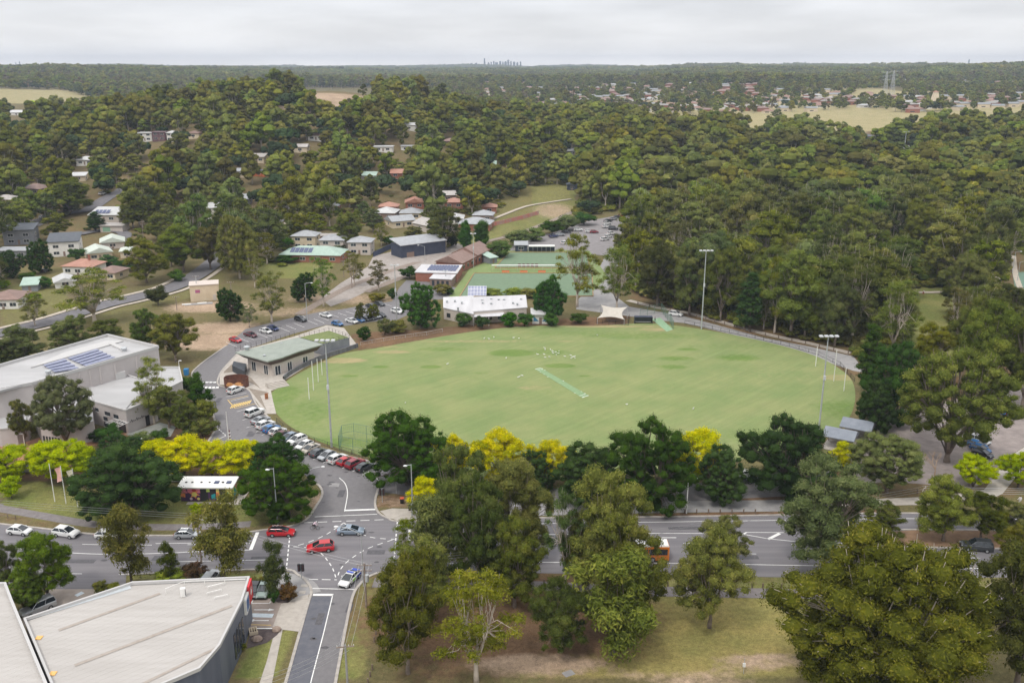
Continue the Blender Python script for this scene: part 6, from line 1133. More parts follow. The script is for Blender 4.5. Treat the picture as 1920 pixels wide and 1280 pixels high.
# mural toilet block
x, y, z = G(393, 932); mr_ = empty('toilet_block', (x, y, 0), label='small toilet block painted with a bright star mural under a white roof', cat='building'); Wm_ = 9.6
mb = MB(); mb.prism(rect(Wm_, 3.2), 0, 2.75); mb.build('wall', mat('mural_base', (.10, .02, .09), (.05, .04, .12), .6, .7), mr_); mb = MB(); rfm = roof_mesh(Wm_, 3.2, 2.76, 'skillion', .25, .45); rfb = rfm.build('roof', WHITE, mr_)
for i, (t, w) in enumerate(((.08, .35), (.2, .35), (.38, .35), (.54, .3), (.68, .9), (.8, .4), (.92, .9))): mb = MB(); mb.box((t - .5)*Wm_, -.2, 3.2, w, w*1.1, .1); mb.build('skylight', BLACK if w < .5 else SOLAR, rfb)
MC = dict(o=(.8, .25, .1), p=(.75, .2, .3), y=(.8, .68, .2), t=(.02, .3, .35), g=(.05, .4, .2), l=(.55, .7, .15), r=(.5, .04, .05), w=(.75, .6, .65), k=(.02, .02, .025))
def mural(polys, y_, nm='mural_panel'):
    for i, (c, P_) in enumerate(polys):
        mb = MB(); mb.add([((px - .5)*Wm_, y_ - .004*i, pz*2.7) for px, pz in P_], [tuple(range(len(P_)))]); mb.build(nm, mat('mural_' + c, MC[c], rough=.6), mr_)
star = [(.27 + (.115 if i % 2 else .05)*cos(pi*i/6 + .26), .56 + (.40 if i % 2 else .17)*sin(pi*i/6 + .26)) for i in range(12)]
mural([('o', [(0, .35), (.09, .3), (.1, .98), (0, .98)]), ('p', [(0, .98), (0, .6), (.14, .62), (.1, .98)]), ('p', [(.14, .66), (.4, .62), (.4, .98), (.14, .98)]), ('o', [(max(.0, a), b) for a, b in star]), ('y', [(.27 + .055*cos(t), .52 + .19*sin(t)) for t in np.linspace(0, 6.28, 8, endpoint=False)]), ('r', [(.27 + .045*cos(t), .84 + .12*sin(t)) for t in np.linspace(0, 6.28, 8, endpoint=False)]),
       ('w', [(.2 + .03*cos(t), .2 + .1*sin(t)) for t in np.linspace(0, 6.28, 8, endpoint=False)]), ('y', [(.345 + .03*cos(t), .2 + .1*sin(t)) for t in np.linspace(0, 6.28, 8, endpoint=False)]), ('k', [(.39, .02), (.54, .02), (.54, .95), (.39, .95)]), ('l', [(.51, .72), (.575, .72), (.575, .98), (.51, .98)]), ('k', [(.575, .2), (.7, .2), (.7, .9), (.575, .9)]), ('t', [(.6, .2), (.68, .2), (.68, .6), (.6, .5)]), ('y', [(.7, .1), (.76, .1), (.76, .98), (.7, .98)]), ('o', [(.7, .3), (.76, .3), (.75, .7), (.7, .7)]),
       ('k', [(.765, .2), (.89, .2), (.89, .9), (.765, .9)]), ('w', [(.83, .3), (.87, .3), (.87, .6), (.83, .6)]), ('y', [(.89, .3), (1, .3), (1, .98), (.89, .98)]), ('g', [(.89, .3), (.96, .5), (.93, .75), (.89, .6)]), ('o', [(.78, .02), (1, .02), (.94, .3), (.8, .22)])], -1.63)
for c, P_ in (('l', [(-1.6, .3), (1.6, .2), (1.6, 2.7), (-1.6, 2.7)]), ('t', [(-1.4, .1), (1.4, .4), (.2, 2.2)]), ('p', [(1.5, .9), (1.5, 2.7), (.2, 2.4)])):
    mb = MB(); mb.add([(Wm_/2 + .02 + .004*'ltp'.index(c), a, b) for a, b in P_], [tuple(range(len(P_)))]); mb.build('mural_panel', mat('mural_' + c, MC[c]), mr_)
mb = MB(); mb.box(.8, -2.6, .03, 8.4, 1., .08).box(Wm_/2 + 1.2, .2, .03, 1.6, 6.6, .085); mb.build('apron', CONC, mr_)
def ribs(mb, P, z, ang, sp=.9, w=.04, h=.008):
    c_, s_ = cos(ang), sin(ang); R_ = [(x*c_ + y*s_, -x*s_ + y*c_) for x, y in P]; n = len(R_); t = min(q[1] for q in R_) + sp*.5
    while t < max(q[1] for q in R_):
        xs = sorted(a[0] + (b[0] - a[0])*(t - a[1])/(b[1] - a[1]) for a, b in zip(R_, R_[1:] + R_[:1]) if (a[1] > t) != (b[1] > t))
        for x0, x1 in zip(xs[::2], xs[1::2]): xm = (x0 + x1)/2; mb.box(xm*c_ - t*s_, xm*s_ + t*c_, z, max(.1, x1 - x0 - .3), w, h, ang)
        t += sp
    return mb
# metal-clad building at the bottom left
zf = 6.6; F_ = plan([(47, 1164), (249, 1096), (467, 1086), (453, 1130), (411, 1214), (374, 1257), (330, 1276), (200, 1330), (125, 1350)], zf)
fb = empty('showroom', G(300, 1250), label='big flat pale-roofed metal building with dark walls and a red corner sign', cat='building'); FO = fb.location
def fbp(mb, name, m, par=fb): o = mb.build(name, m, par); o.location = (-FO.x, -FO.y, -FO.z) if par is fb else (0, 0, 0); return o
CLAD = mat('charcoal_cladding', (.085, .10, .14), (.125, .14, .18), 1.0, .5, stretch=(.5, .5, .05)); FR = mat('pale_metal_roof', (.395, .37, .345), (.45, .425, .40), .35, .6, stretch=(.28, 2.6, 1, -.42), detail=8)
mb = MB(); slab(mb, F_, -.5, zf); fbp(mb, 'wall', CLAD); mb = MB(); c = np.mean(F_, 0); Fi = [(p[0]*.985 + c[0]*.015, p[1]*.985 + c[1]*.015) for p in F_]; slab(mb, Fi, zf + .004, zf + .06); ra, rb = GZ(140, 1247, zf), GZ(435, 1135, zf); RANG = atan2(rb[1] - ra[1], rb[0] - ra[0]); ribs(mb, Fi, zf + .0605, RANG); fbp(mb, 'roof', FR); mb = MB(); parapet(mb, F_, zf + .065, .45, .3); fbp(mb, 'parapet', PARA)
def strip(a, b, w, m, nm):
    A, B = GZ(*a, zf + .08)[:2], GZ(*b, zf + .08)[:2]; mb = MB(); ribbon(mb, [A, B], w, zf + .115); return fbp(mb, nm, m)
BST = mat('brown_roof_strip', (.32, .275, .235), (.39, .345, .305), 1.2, .8)
strip((110, 1181), (300, 1112), .55, BST, 'roof_strip'); strip((140, 1247), (435, 1135), .55, BST, 'roof_strip'); strip((250, 1290), (408, 1213), .5, BST, 'roof_strip')
strip((55, 1158), (245, 1100), .9, mat('translucent_sheet', (.42, .45, .47), (.52, .55, .57), 1, .5), 'skylight_strip')
for (u, v) in ((73, 1195), (99, 1262)): x, y, z = GZ(u, v, zf + .1); mb = MB(); mb.box(x, y, z, .8, .8, .06); fbp(mb, 'rust_patch', mat('orange_patch', (.7, .38, .1), (.8, .5, .2), 4, .8))
x, y, z = GZ(344, 1117, zf + .1); mb = MB(); mb.box(x, y, z, .7, .5, 1.3, .3); fbp(mb, 'air_conditioner', WHITE); mb = MB(); mb.box(x + .36, y - .05, z + .15, .05, .4, 1., .3); fbp(mb, 'fan_grille', BLACK)
for (u, v, L_, a) in ((402, 1112, 2., .5), (415, 1121, 1.8, .4), (405, 1100, 2.2, .5)): x, y, z = GZ(u, v, zf + .1); mb = MB(); mb.tube([(x - cos(a)*L_/2, y - sin(a)*L_/2, z + .4), (x + cos(a)*L_/2, y + sin(a)*L_/2, z + .4)], .06, 5).tube([(x - cos(a)*L_/2, y - sin(a)*L_/2, z), (x - cos(a)*L_/2, y - sin(a)*L_/2, z + .4)], .05, 5).tube([(x + cos(a)*L_/2, y + sin(a)*L_/2, z), (x + cos(a)*L_/2, y + sin(a)*L_/2, z + .4)], .05, 5); fbp(mb, 'safety_rail', WHITE)
mb = MB(); a1, a2, a3 = GZ(310, 1103, zf + .9), GZ(345, 1089, zf + .9), GZ(460, 1085, zf + .9); mb.tube([a1, a2, a3], .05, 5)
for p in (a1, a2, lerp(a2, a3, .33) + (zf + .9,), lerp(a2, a3, .66) + (zf + .9,)): mb.tube([(p[0], p[1], zf + .1), (p[0], p[1], zf + .9)], .05, 5)
fbp(mb, 'safety_rail', WHITE)
Ff = facing(F_)
# red and white fascia sign wrapping the corner, windows of the street wall
cr_ = F_[2]; nx_ = F_[3]; e1 = np.array(nx_) - np.array(cr_); Le = np.linalg.norm(e1); e1 /= Le; no = np.array((-e1[1], e1[0])); no = no if no[0] > 0 else -no
def signp(t0, t1, z0, z1, off, m, nm, par=fb):
    a = np.array(cr_) + e1*t0; b = np.array(cr_) + e1*t1; mb = MB(); slab(mb, [tuple(a + no*off), tuple(b + no*off), tuple(b + no*.02), tuple(a + no*.02)], z0, z1); return fbp(mb, nm, m, par)
sgn = signp(.3, 2.7, zf - 2.4, zf + .4, .45, mat('red_fascia', (.62, .035, .045), rough=.4), 'sign'); signp(2.9, 5.1, zf - 2.6, zf - .2, .4, WHITE, 'sign'); signp(3.2, 4.8, zf - 2.3, zf - .5, .43, mat('blue_panel', (.05, .12, .3), rough=.4), 'sign')
mb = MB(); zc = zf - .9; tc_ = 1.5
for rr_, th_ in ((.62, .13),):
    vs = []
    for i in range(16):
        a = 2*pi*i/16
        for q in (rr_, rr_ - th_): pnt = np.array(cr_) + e1*(tc_ + q*cos(a)) + no*.47; vs.append((pnt[0], pnt[1], zc + q*sin(a)))
    mb.add(vs, [(2*i, 2*((i+1) % 16), 2*((i+1) % 16) + 1, 2*i + 1) for i in range(16)])
for s in (-1, 1): p0 = np.array(cr_) + e1*(tc_ + .3*s) + no*.48; p1 = np.array(cr_) + e1*(tc_) + no*.48; mb.tube([(p0[0], p0[1], zc - .3), (p1[0], p1[1], zc + .3)], .06, 4)
fbp(mb, 'emblem', WHITE)
for k in range(4):
    a = np.array(F_[3]) + (np.array(F_[4]) - np.array(F_[3]))*(.02 + k*.12); b = np.array(F_[3]) + (np.array(F_[4]) - np.array(F_[3]))*(.10 + k*.12); d_ = (np.array(F_[4]) - np.array(F_[3])); d_ /= np.linalg.norm(d_); n2 = np.array((-d_[1], d_[0])); n2 = n2 if n2[0] > 0 else -n2
    mb = MB(); slab(mb, [tuple(a + n2*.07), tuple(b + n2*.07), tuple(b + n2*.01), tuple(a + n2*.01)], .8, 4.6); fbp(mb, 'window', GLASS)
# neighbouring roof at the left edge
F2 = plan([(-60, 1100), (10, 1098), (22, 1130), (88, 1290), (110, 1345), (-60, 1345)], 7.2); nb = empty('warehouse', G(0, 1300), label='pale flat-roofed building with a cream corner wall at the bottom left edge', cat='building'); NO = nb.location
mb = MB(); slab(mb, F2, -.5, 7.2); o = mb.build('wall', mat('cream_render', (.52, .43, .34), (.62, .54, .45), .7, .85), nb); o.location = (-NO.x, -NO.y, 0); mb = MB(); slab(mb, F2, 7.204, 7.26); ribs(mb, F2, 7.2605, RANG); o = mb.build('roof', FR, nb); o.location = (-NO.x, -NO.y, 0); mb = MB(); parapet(mb, F2, 7.262, .5, .35); o = mb.build('parapet', PARA, nb); o.location = (-NO.x, -NO.y, 0)
# roofed shelters, shade sail, dugout, nets
for (u, v, lb) in ((1574, 838, 'lower of two small shelters with dark grey gabled roofs by the gravel car park'), (1606, 820, 'upper of two small shelters with dark grey gabled roofs by the gravel car park')):
    x, y, z = G(u, v); sh = empty('picnic_shelter', (x, y, 0), -.55, label=lb, cat='shelter'); roof_mesh(5.8, 5.2, 2.9, 'gable', .42, .4).build('roof', mat('slate_tin', (.17, .19, .225), (.22, .24, .275), .8, .5), sh)
    for sx in (-1, 1):
        for sy in (-1, 1): mb = MB(); mb.box(sx*2.9, sy*2.4, 0, .16, .16, 2.9); mb.build('post', TIMBER, sh)
    mb = MB(); mb.box(0, 2.3, 0, 5.7, .14, 2.).box(2.85, 0, 0, .14, 4.5, 1.9); mb.build('back_wall', WALLM['stone'], sh); mb = MB(); mb.box(0, 1.6, .42, 5, .5, .08).box(0, 0, .7, 2.4, .9, .08).box(0, 0, 0, .3, .3, .7); mb.build('table', CONC, sh); mb = MB(); mb.box(0, 0, .03, 6.4, 5.4, .1); mb.build('floor_slab', CONC, sh)
a, b, c, d = (GZ(u, v, 0) for u, v in ((1120, 607), (1170, 609), (1176, 597), (1126, 594)))
sl_ = empty('shade_sail', a, label='cream triangular-peaked shade sail over a small playground by the oval', cat='shade sail'); q = [(p[0]-a[0], p[1]-a[1]) for p in (a, b, c, d)]; hs = (1.9, 1.8, 3.9, 4.1); mb = MB(); n_ = 8; vs = []
for i in range(n_ + 1):
    for j in range(n_ + 1):
        s, t = i/n_, j/n_; s2 = .5 + (s - .5)*(1 - .28*sin(pi*t)); t2 = .5 + (t - .5)*(1 - .28*sin(pi*s)); w4 = ((1-s2)*(1-t2), s2*(1-t2), s2*t2, (1-s2)*t2); vs.append((sum(w4[k]*q[k][0] for k in range(4)), sum(w4[k]*q[k][1] for k in range(4)), sum(w4[k]*hs[k] for k in range(4)) - .9*sin(pi*s)*sin(pi*t)))
mb.add(vs, [(i*(n_+1) + j, (i+1)*(n_+1) + j, (i+1)*(n_+1) + j + 1, i*(n_+1) + j + 1) for i in range(n_) for j in range(n_)]); mb.build('sail', mat('cream_fabric', (.5, .46, .4), (.56, .52, .46), 1, .8), sl_, smooth=True)
for k in range(4): mb = MB(); mb.tube([(q[k][0], q[k][1], -.2), (q[k][0], q[k][1], hs[k] + .2)], .09, 6); mb.build('post', STEEL, sl_)
fence('playground_fence', [G(u, v) for u, v in ((1118, 606), (1178, 610), (1180, 596))], 1.4, 'dark fence round the small playground under the sail', (1., .1), 2., .03, .35)
x, y, z = G(1206, 606); dg = empty('dugout', (x, y, 0), label='black framed team dugout at the edge of the oval', cat='dugout')
mb = MB(); mb.box(0, 0, 2.2, 5.6, 1.8, .1); mb.build('roof', WALLM['dark'], dg); mb = MB(); mb.box(0, .85, 0, 5.6, .08, 2.19).box(-2.8, 0, 0, .08, 1.7, 2.19).box(2.8, 0, 0, .08, 1.7, 2.19); mb.build('screen_panel', mat('dark_mesh', (.05, .06, .06), rough=.6), dg); mb = MB(); mb.box(0, .3, .4, 5, .4, .08); mb.build('bench', WHITE, dg)
fence('cricket_nets', [G(u, v) for u, v in ((1200, 594), (1240, 585), (1256, 606), (1262, 618))], 3., 'tall green mesh cricket nets at the top of the oval', (1., .5), 3.2, .035, .45, m=mat('green_steel', (.10, .2, .15), rough=.5), cat='cricket nets')
sheet('practice_pitch', [(1222, 599), (1238, 596), (1262, 618), (1250, 622)], mat('practice_turf', (.2, .36, .2), (.3, .42, .28), 1, .9), .1, kind='structure')
fence('practice_net', [G(u, v) for u, v in ((636, 846), (642, 826), (664, 822), (712, 832), (716, 862), (636, 846))], 3.6, 'tall grey-green mesh practice cage beside the parked cars', (1., .5), 3.2, .03, .42, m=mat('green_steel', (.10, .2, .15), rough=.5), cat='practice net')
# ------------------------------------------------------------------ fences, posts, bollards
OVf = [p for p in [(519, 792), (531, 802), (545, 811), (590, 829), (640, 846), (700, 864)]]
fence('oval_fence', [G(u, v) for u, v in OVf], 1.15, 'dark pipe and mesh fence between the oval and the parked cars', (1., .08), 2.8, .035, .5)
fence('oval_fence', [G(u, v) for u, v in ((1284, 607), (1320, 614), (1400, 631), (1480, 650), (1535, 666), (1575, 686), (1602, 715))], 1.15, 'dark pipe and mesh fence round the right side of the oval', (1., .08), 2.8, .035, .5)
fence('oval_fence', [G(u, v) for u, v in ((676, 647), (740, 636), (800, 628), (830, 622))], 1., 'low wire fence on the bank under the upper car park', (1.,), 3., .03, .6, m=STEEL)
fence('timber_fence', [G(u, v) for u, v in ((1196, 571), (1240, 580), (1290, 592), (1340, 604), (1435, 630), (1510, 646), (1590, 665))], 1.05, 'dark post and rail fence beside the pale path at the forest edge', (.55,), 3.4, .05, m=TIMBER, pw=.16, rr=.07)
fence('timber_fence', [G(u, v) for u, v in ((1612, 921), (1660, 922), (1720, 925), (1800, 920), (1850, 895), (1870, 870))], 1., 'timber post and rail fence between the highway path and the gravel car park', (.6,), 3., .05, m=TIMBER, pw=.13, rr=.06)
fence('slatted_fence', [G(u, v) for u, v in ((30, 975), (0, 968))], 1., 'short timber barrier beside the path at the left edge', (.9, .5), 1.5, .05, m=TIMBER)
BOL = [(936 + 0, 1098)] + [(u, 1098 + (u - 1230)*.02) for u in (1234, 1252, 1270, 1290, 1410, 1430, 1448, 1465)] + [(u, 1108 + (u-1480)*.03) for u in (1500, 1520, 1540)] + [(u, 962) for u in range(1240, 1430, 22)] + [(714, 1150), (711, 1163), (708, 1176), (705, 1189), (702, 1203), (698, 1255), (694, 1268), (690, 1281)] + [(u, 1093 + (u - 940)*.02) for u in (965, 990, 1020, 1205)]
bm_ = MB(); bm_.tube([(0, 0, -.2), (0, 0, .85)], .12, 7); bme = bm_.mesh('bollard', TIMBER); p0b = None
for (u, v) in BOL:
    lb, gr = ('short dark timber bollard along the grassy edge of the side street', 'bollards by the side street') if u < 720 else ('short dark timber bollard between the highway shoulder and the asphalt path', 'bollards along the park path') if v > 1050 else ('short timber bollard between the highway path and the dark oaks', 'bollards by the highway path')
    o = bpy.data.objects.new('bollard', bme); C.objects.link(o); o.location = G(u, v); tag(o, lb, 'bollard', gr)
# ------------------------------------------------------------------ poles and lamps
def pole(name, ub, vb, ut, vt, r0, r1, m, label, cat, build=None, ang=0.):
    x, y, z = G(ub, vb); h = ztop(y, vt) - z; root = empty(name, (x, y, z), ang, label=label, cat=cat); mb = MB(); mb.tube([(0, 0, -.3), (0, 0, h*.5), (0, 0, h)], [r0, (r0+r1)/2, r1], 8); mb.build('pole', m, root)
    if build: build(root, h)
    return root, h
def flood(n=3, w=3.4):
    def f(root, h):
        mb = MB(); mb.tube([(-w/2, 0, h - .1), (w/2, 0, h - .1)], .09, 6).box(0, 0, h - .25, .5, .5, .3); mb.build('crossarm', STEEL, root)
        for i in range(n): mb = MB(); mb.box(-w/2 + w*i/(n-1), -.35, h - .05, .75, .9, .3); mb.build('floodlight', mat('lamp_grey', (.55, .56, .57), rough=.4), root)
        mb = MB(); mb.box(0, -.28, h*.55, .5, .3, 1.); mb.build('control_box', mat('lamp_grey', (.55, .56, .57)), root)
    return f
pole('floodlight_pole', 622, 838, 605, 638, .24, .13, STEEL, 'tallest floodlight pole behind the goal posts at the left of the oval', 'floodlight', flood(4))
pole('floodlight_pole', 1535, 808, 1549, 630, .22, .13, STEEL, 'floodlight pole rising from the dark oak at the right of the oval', 'floodlight', flood(4))
pole('floodlight_pole', 1315, 617, 1322, 470, .22, .13, STEEL, 'floodlight pole against the forest beside the service road', 'floodlight', flood(4))
pole('floodlight_pole', 744, 607, 739, 497, .2, .1, STEEL, 'slim light pole between the upper car park and the magnolia-like tree', 'floodlight', flood(2, 2.))
pole('floodlight_pole', 888, 502, 886, 438, .14, .08, STEEL, 'light pole in front of the brick gables of the bowling clubhouse', 'floodlight', flood(2, 1.6))
pole('floodlight_pole', 836, 533, 835, 508, .1, .07, STEEL, 'short light pole beside the white porch of the bowling clubhouse', 'floodlight', flood(2, 1.2))
for (u, v, vt, lb) in ((1694, 292, 247, 'left of three tall thin light poles far off in the forest'), (1780, 280, 246, 'middle of three tall thin light poles far off in the forest'), (1830, 286, 250, 'right of three tall thin light poles far off in the forest')): pole('floodlight_pole', u, v, u, vt, .35, .2, STEEL, lb, 'floodlight', flood(2, 4))
def lamp(side, L_=1.8, up=.5):
    def f(root, h):
        mb = MB(); mb.tube([(0, 0, h - .15), (side*L_*.6, 0, h + up*.8), (side*L_, 0, h + up)], .05, 5); mb.build('arm', STEEL, root); mb = MB(); mb.ball((side*(L_ + .15), 0, h + up - .1), (.42, .24, .16)); mb.build('lamp_head', mat('lamp_shell', (.7, .7, .7), rough=.3), root)
    return f
pole('street_lamp', 774, 966, 770, 870, .13, .07, STEEL, 'street lamp at the junction corner beside the low golden tree', 'street lamp', lamp(-1, .9, -.2))
pole('street_lamp', 521, 982, 512, 877, .13, .07, STEEL, 'street lamp in front of the dark oak at the car park entrance', 'street lamp', lamp(-1, .9, -.2))
pole('street_lamp', 1287, 962, 1291, 900, .12, .07, WHITE, 'white street lamp beside the highway path under the dark oaks', 'street lamp', lamp(1, 1.1, .5))
pole('street_lamp', 576, 597, 571, 531, .12, .07, STEEL, 'lamp post on the edge of the upper car park', 'street lamp', lamp(1, 2., .2))
pole('street_lamp', 566, 922, 560, 890, .12, .07, STEEL, 'street lamp whose long arm reaches over the access road', 'street lamp', lamp(1, 4.2, 1.8))
pole('street_lamp', 682, 1098, 682, 1000, .12, .07, STEEL, 'tall street lamp beside the timber utility pole, arm over the junction', 'street lamp', lamp(-1, 3.6, 1.3))
pole('street_lamp', 337, 698, 334, 676, .1, .08, WHITE, 'short white post lamp beside the blue waste bin', 'street lamp', lamp(1, .3, .1)); pole('street_lamp', 1898, 512, 1899, 472, .12, .07, STEEL, 'lamp post at the far corner of the tennis court', 'street lamp', lamp(1, 2., .2)); pole('street_lamp', 1907, 528, 1908, 491, .12, .07, STEEL, 'lamp post at the near corner of the tennis court', 'street lamp', lamp(1, 2., .2)); pole('street_lamp', 797, 492, 799, 462, .1, .07, STEEL, 'twin arm lamp in front of the dark metal shed', 'street lamp', lamp(-1, 2.5, .6))
pole('street_lamp', 262, 838, 261, 822, .09, .07, WHITE, 'small white post lamp in front of the arts centre court', 'street lamp', lamp(1, .25, .1)); pole('street_lamp', 47, 838, 43, 813, .09, .07, WHITE, 'small post lamp on the brick forecourt', 'street lamp', lamp(-1, .25, .1))
TIPS = {}
def upole(arms, w=2.2):
    def f(root, h):
        for i in range(arms):
            mb = MB(); mb.box(0, 0, h - .35 - i*.9, w, .12, .12); mb.build('crossarm', WOODP, root)
            mb = MB()
            for s in (-1, -.4, .4, 1): mb.tube([(s*w/2*.92, 0, h - .24 - i*.9), (s*w/2*.92, 0, h - .02 - i*.9)], .05, 5)
            mb.build('insulator', mat('porcelain', (.6, .58, .55), rough=.3), root)
    return f
up = {}
for key, (ub, vb, ut, vt, m_, lb, arms, ang) in dict(j=(687, 1138, 683, 1056, WOODP, 'timber utility pole with two crossarms at the corner of the side street', 2, .1), s=(655, 1338, 648, 1208, CONC_G, 'grey concrete utility pole beside the side street at the bottom', 1, .15), w=(378, 1056, 374, 966, WOODP, 'timber utility pole between the two drooping gums on the highway', 2, .9), r=(1722, 992, 1723, 915, WOODP, 'dark utility pole hidden among the trees of the median', 2, .9), h=(270, 455, 268, 415, WOODP, 'utility pole among the gums above the pale tin roofs', 2, .2), k=(243, 352, 240, 325, WOODP, 'utility pole beside the hillside road with the white car', 1, .2), t=(371, 562, 366, 517, STEEL, 'grey steel pole in front of the cream substation', 1, .1), e=(435, 560, 435, 528, WOODP, 'dark railway post right of the substation', 1, .1), q=(332, 582, 331, 556, WOODP, 'thin dark post left of the substation', 1, .1), m=(1133, 1005, 1133, 960, WOODP, 'dark pole beside the highway behind the domed verge gum', 1, .9), z=(645, 520, 643, 488, WOODP, 'tall dark mast beside the railway line', 1, .1), y=(660, 540, 660, 502, WOODP, 'dark mast beside the brown bare-looking gum', 1, .1)).items():
    rt_, h = pole('utility_pole', ub, vb, ut, vt, .17 if vb > 900 else .14, .12, m_, lb, 'utility pole', upole(arms), ang); up[key] = (rt_.location.copy(), h)
x, y, z = up['j'][0]; mb = MB(); mb.tube([(x + .35, y - .25, up['j'][1]*.62), (x + .35, y - .25, up['j'][1]*.62 + 1.1)], .3, 10); o = mb.build('transformer', STEEL, None); o.parent = [q for q in bpy.data.objects if q.name.startswith('utility_pole') and (q.location - up['j'][0]).length < .1][0]; o.location = (-x, -y, -z); o.parent.rotation_euler = (0, 0, 0)
def wire(P, Q, sag, label, n=3, sp=.75):
    d = np.array(Q) - np.array(P); nn = np.array((-d[1], d[0], 0)); nn /= np.linalg.norm(nn); mb = MB()
    for i in range(n):
        o = nn*(i - (n-1)/2)*sp; mb.tube([tuple(np.array(P) + o + d*t - np.array((0, 0, sag*4*t*(1-t)))) for t in np.linspace(0, 1, 15)], .022, 3, cap=False)
    mb.build('power_line', mat('wire', (.4, .4, .4), rough=.5), label=label, cat='power line')
tp = lambda k, dz=-.1: (up[k][0][0], up[k][0][1], up[k][0][2] + up[k][1] + dz)
off_w = (*G(-240, 1010)[:2], 9.5); off_e = (*G(2150, 1010)[:2], 9.5)
wire(tp('w'), off_w, .5, 'power wires crossing the lawn at the left towards the flagpoles'); wire(tp('w'), tp('j'), .6, 'power wires between the two timber poles over the junction', 2); wire(tp('j'), tp('s'), .5, 'power wires above the right kerb of the side street'); wire(tp('s'), (*G(500, 1400)[:2], 9), .5, 'power wires running off the bottom edge over the side street', 4); wire(tp('r'), off_e, .5, 'power wires above the dark four-wheel drive', 4); wire(tp('r'), tp('j'), 1.2, 'long power wires along the south side of the highway', 3)
# flag poles with two banners
FLG = [(103, 940, 90, 869, None), (124, 944, 112, 873, (.62, .36, .31)), (146, 950, 135, 878, (.6, .56, .42))]
for i, (ub, vb, ut, vt, colr) in enumerate(FLG):
    rt_, h = pole('flagpole', ub, vb, ut, vt, .09, .06, WHITE, ('bare white flagpole, leftmost of the three on the lawn', 'white flagpole with a faded red banner on the lawn', 'white flagpole with a khaki banner beside the huge oak')[i], 'flagpole')
    if colr: mb = MB(); mb.add([(-.1, 0, h - .2), (-1.1, -.15, h - .5), (-.9, .1, h - 1.8), (-1., -.1, h - 3.3), (-.12, 0, h - 3.)], [(0, 1, 2), (0, 2, 4), (2, 3, 4)]); mb.build('banner', mat('banner_%d' % i, colr, tuple(min(1, q*1.3) for q in colr), 2, .8), rt_)
# goal posts
for (ub, vb, vt, lb) in ((580, 749, 708, 'nearest short goal post at the left end of the oval'), (588, 732, 677, 'first tall goal post at the left end of the oval'), (597, 716, 673, 'second tall goal post at the left end of the oval'), (604, 703, 673, 'farthest short goal post at the left end of the oval'), (1529, 687, 650, 'farthest short goal post at the right end of the oval'), (1563, 715, 656, 'tall goal post at the right end of the oval'), (1582, 733, 689, 'nearest goal post at the right end of the oval by the dark conifer')):
    rt_, h = pole('goal_post', ub, vb, ub, vt, .09, .09, WHITE, lb, 'goal post')
pole('flagpole', 430, 838, 421, 772, .1, .06, WHITE, 'bare white flagpole beside the access road', 'flagpole'); rt_, h = pole('sign_post', 433, 842, 431, 806, .12, .12, mat('maroon_paint', (.16, .05, .06), rough=.6), 'maroon and white painted totem at the foot of the tall white flagpole', 'totem')
mb = MB()
for i in range(5): mb.box(0, 0, h*(.15 + .17*i), .34, .34, .25)
mb.build('band', WHITE, rt_)
# traffic signals
def signal(u, v, vt, label, twin=True, arm=None, face=0.):
    x, y, z = G(u, v); h = max(2.8, ztop(y, vt) - z); root = empty('traffic_light', (x, y, z), face, label=label, cat='traffic light'); mb = MB(); mb.tube([(0, 0, -.2), (0, 0, h)], .08, 7); mb.build('pole', STEEL, root)
    for s in ((-.3, .3) if twin else (0,)):
        mb = MB(); mb.box(s, -.1, h - 1.3, .42, .3, 1.25); hd = mb.build('signal_head', BLACK, root); mb = MB()
        for k in range(3): mb.ball((s, -.27, h - 1.05 + k*.37), (.12, .05, .12))
        mb.build('lens', mat('signal_lens', (.08, .03, .03), rough=.2), hd)
    if arm: mb = MB(); mb.tube([(0, 0, h - .2), (arm[0], arm[1], h + .6)], .06, 6); mb.build('arm', STEEL, root); mb = MB(); mb.box(arm[0], arm[1], h - .5, .42, .3, 1.2); mb.build('signal_head', BLACK, root)
    return root
signal(717, 941, 918, 'traffic signal at the right corner of the car park entrance'); signal(566, 1085, 1060, 'black traffic signal on the pale footpath corner left of the side street'); signal(573, 970, 938, 'traffic signal post at the left corner of the car park entrance', False); signal(521, 984, 948, 'traffic signal with a long arm under the dark oak', True, (-2.2, 0)); signal(772, 970, 945, 'traffic signal half hidden by the light green corner gum'); signal(686, 1108, 1078, 'traffic signal behind the timber utility pole', False)
pole('sign_post', 743, 925, 743, 907, .04, .04, STEEL, 'thin sign post on the paved strip right of the entrance', 'sign post')
# bins, boulders, small things
def small(name, u, v, mb, m, label, cat, group=None): o = mb.build(name, m, None, loc=G(u, v)); return tag(o, label, cat, group)
RED = mat('red_plastic', (.6, .12, .06), rough=.5); BLU = mat('blue_plastic', (.03, .2, .45), rough=.5)
for (u, v, m_, lb) in ((754, 943, RED, 'black wheelie bin with an orange-red lid on the dirt corner'), (350, 703, BLU, 'large blue waste bin behind the arts centre bushes')):
    x, y, z = G(u, v); bn = empty('waste_bin', (x, y, z), label=lb, cat='bin'); s = 1. if m_ is RED else 1.6; mb = MB(); mb.box(0, 0, .1, .62*s, .7*s, .9*s, tx=1.1, ty=1.1); mb.build('body', BLACK if m_ is RED else BLU, bn); mb = MB(); mb.box(0, 0, .1 + .902*s, .7*s, .8*s, .12*s); mb.build('lid', m_, bn); mb = MB(); mb.tube([(-.3*s, .35*s, .12), (.3*s, .35*s, .12)], .1, 8); mb.build('wheel', BLACK, bn)
small('litter_bin', 768, 944, MB().tube([(0, 0, 0), (0, 0, 1.)], .3, 10), BLACK, 'round black litter bin left of the junction street lamp', 'bin')
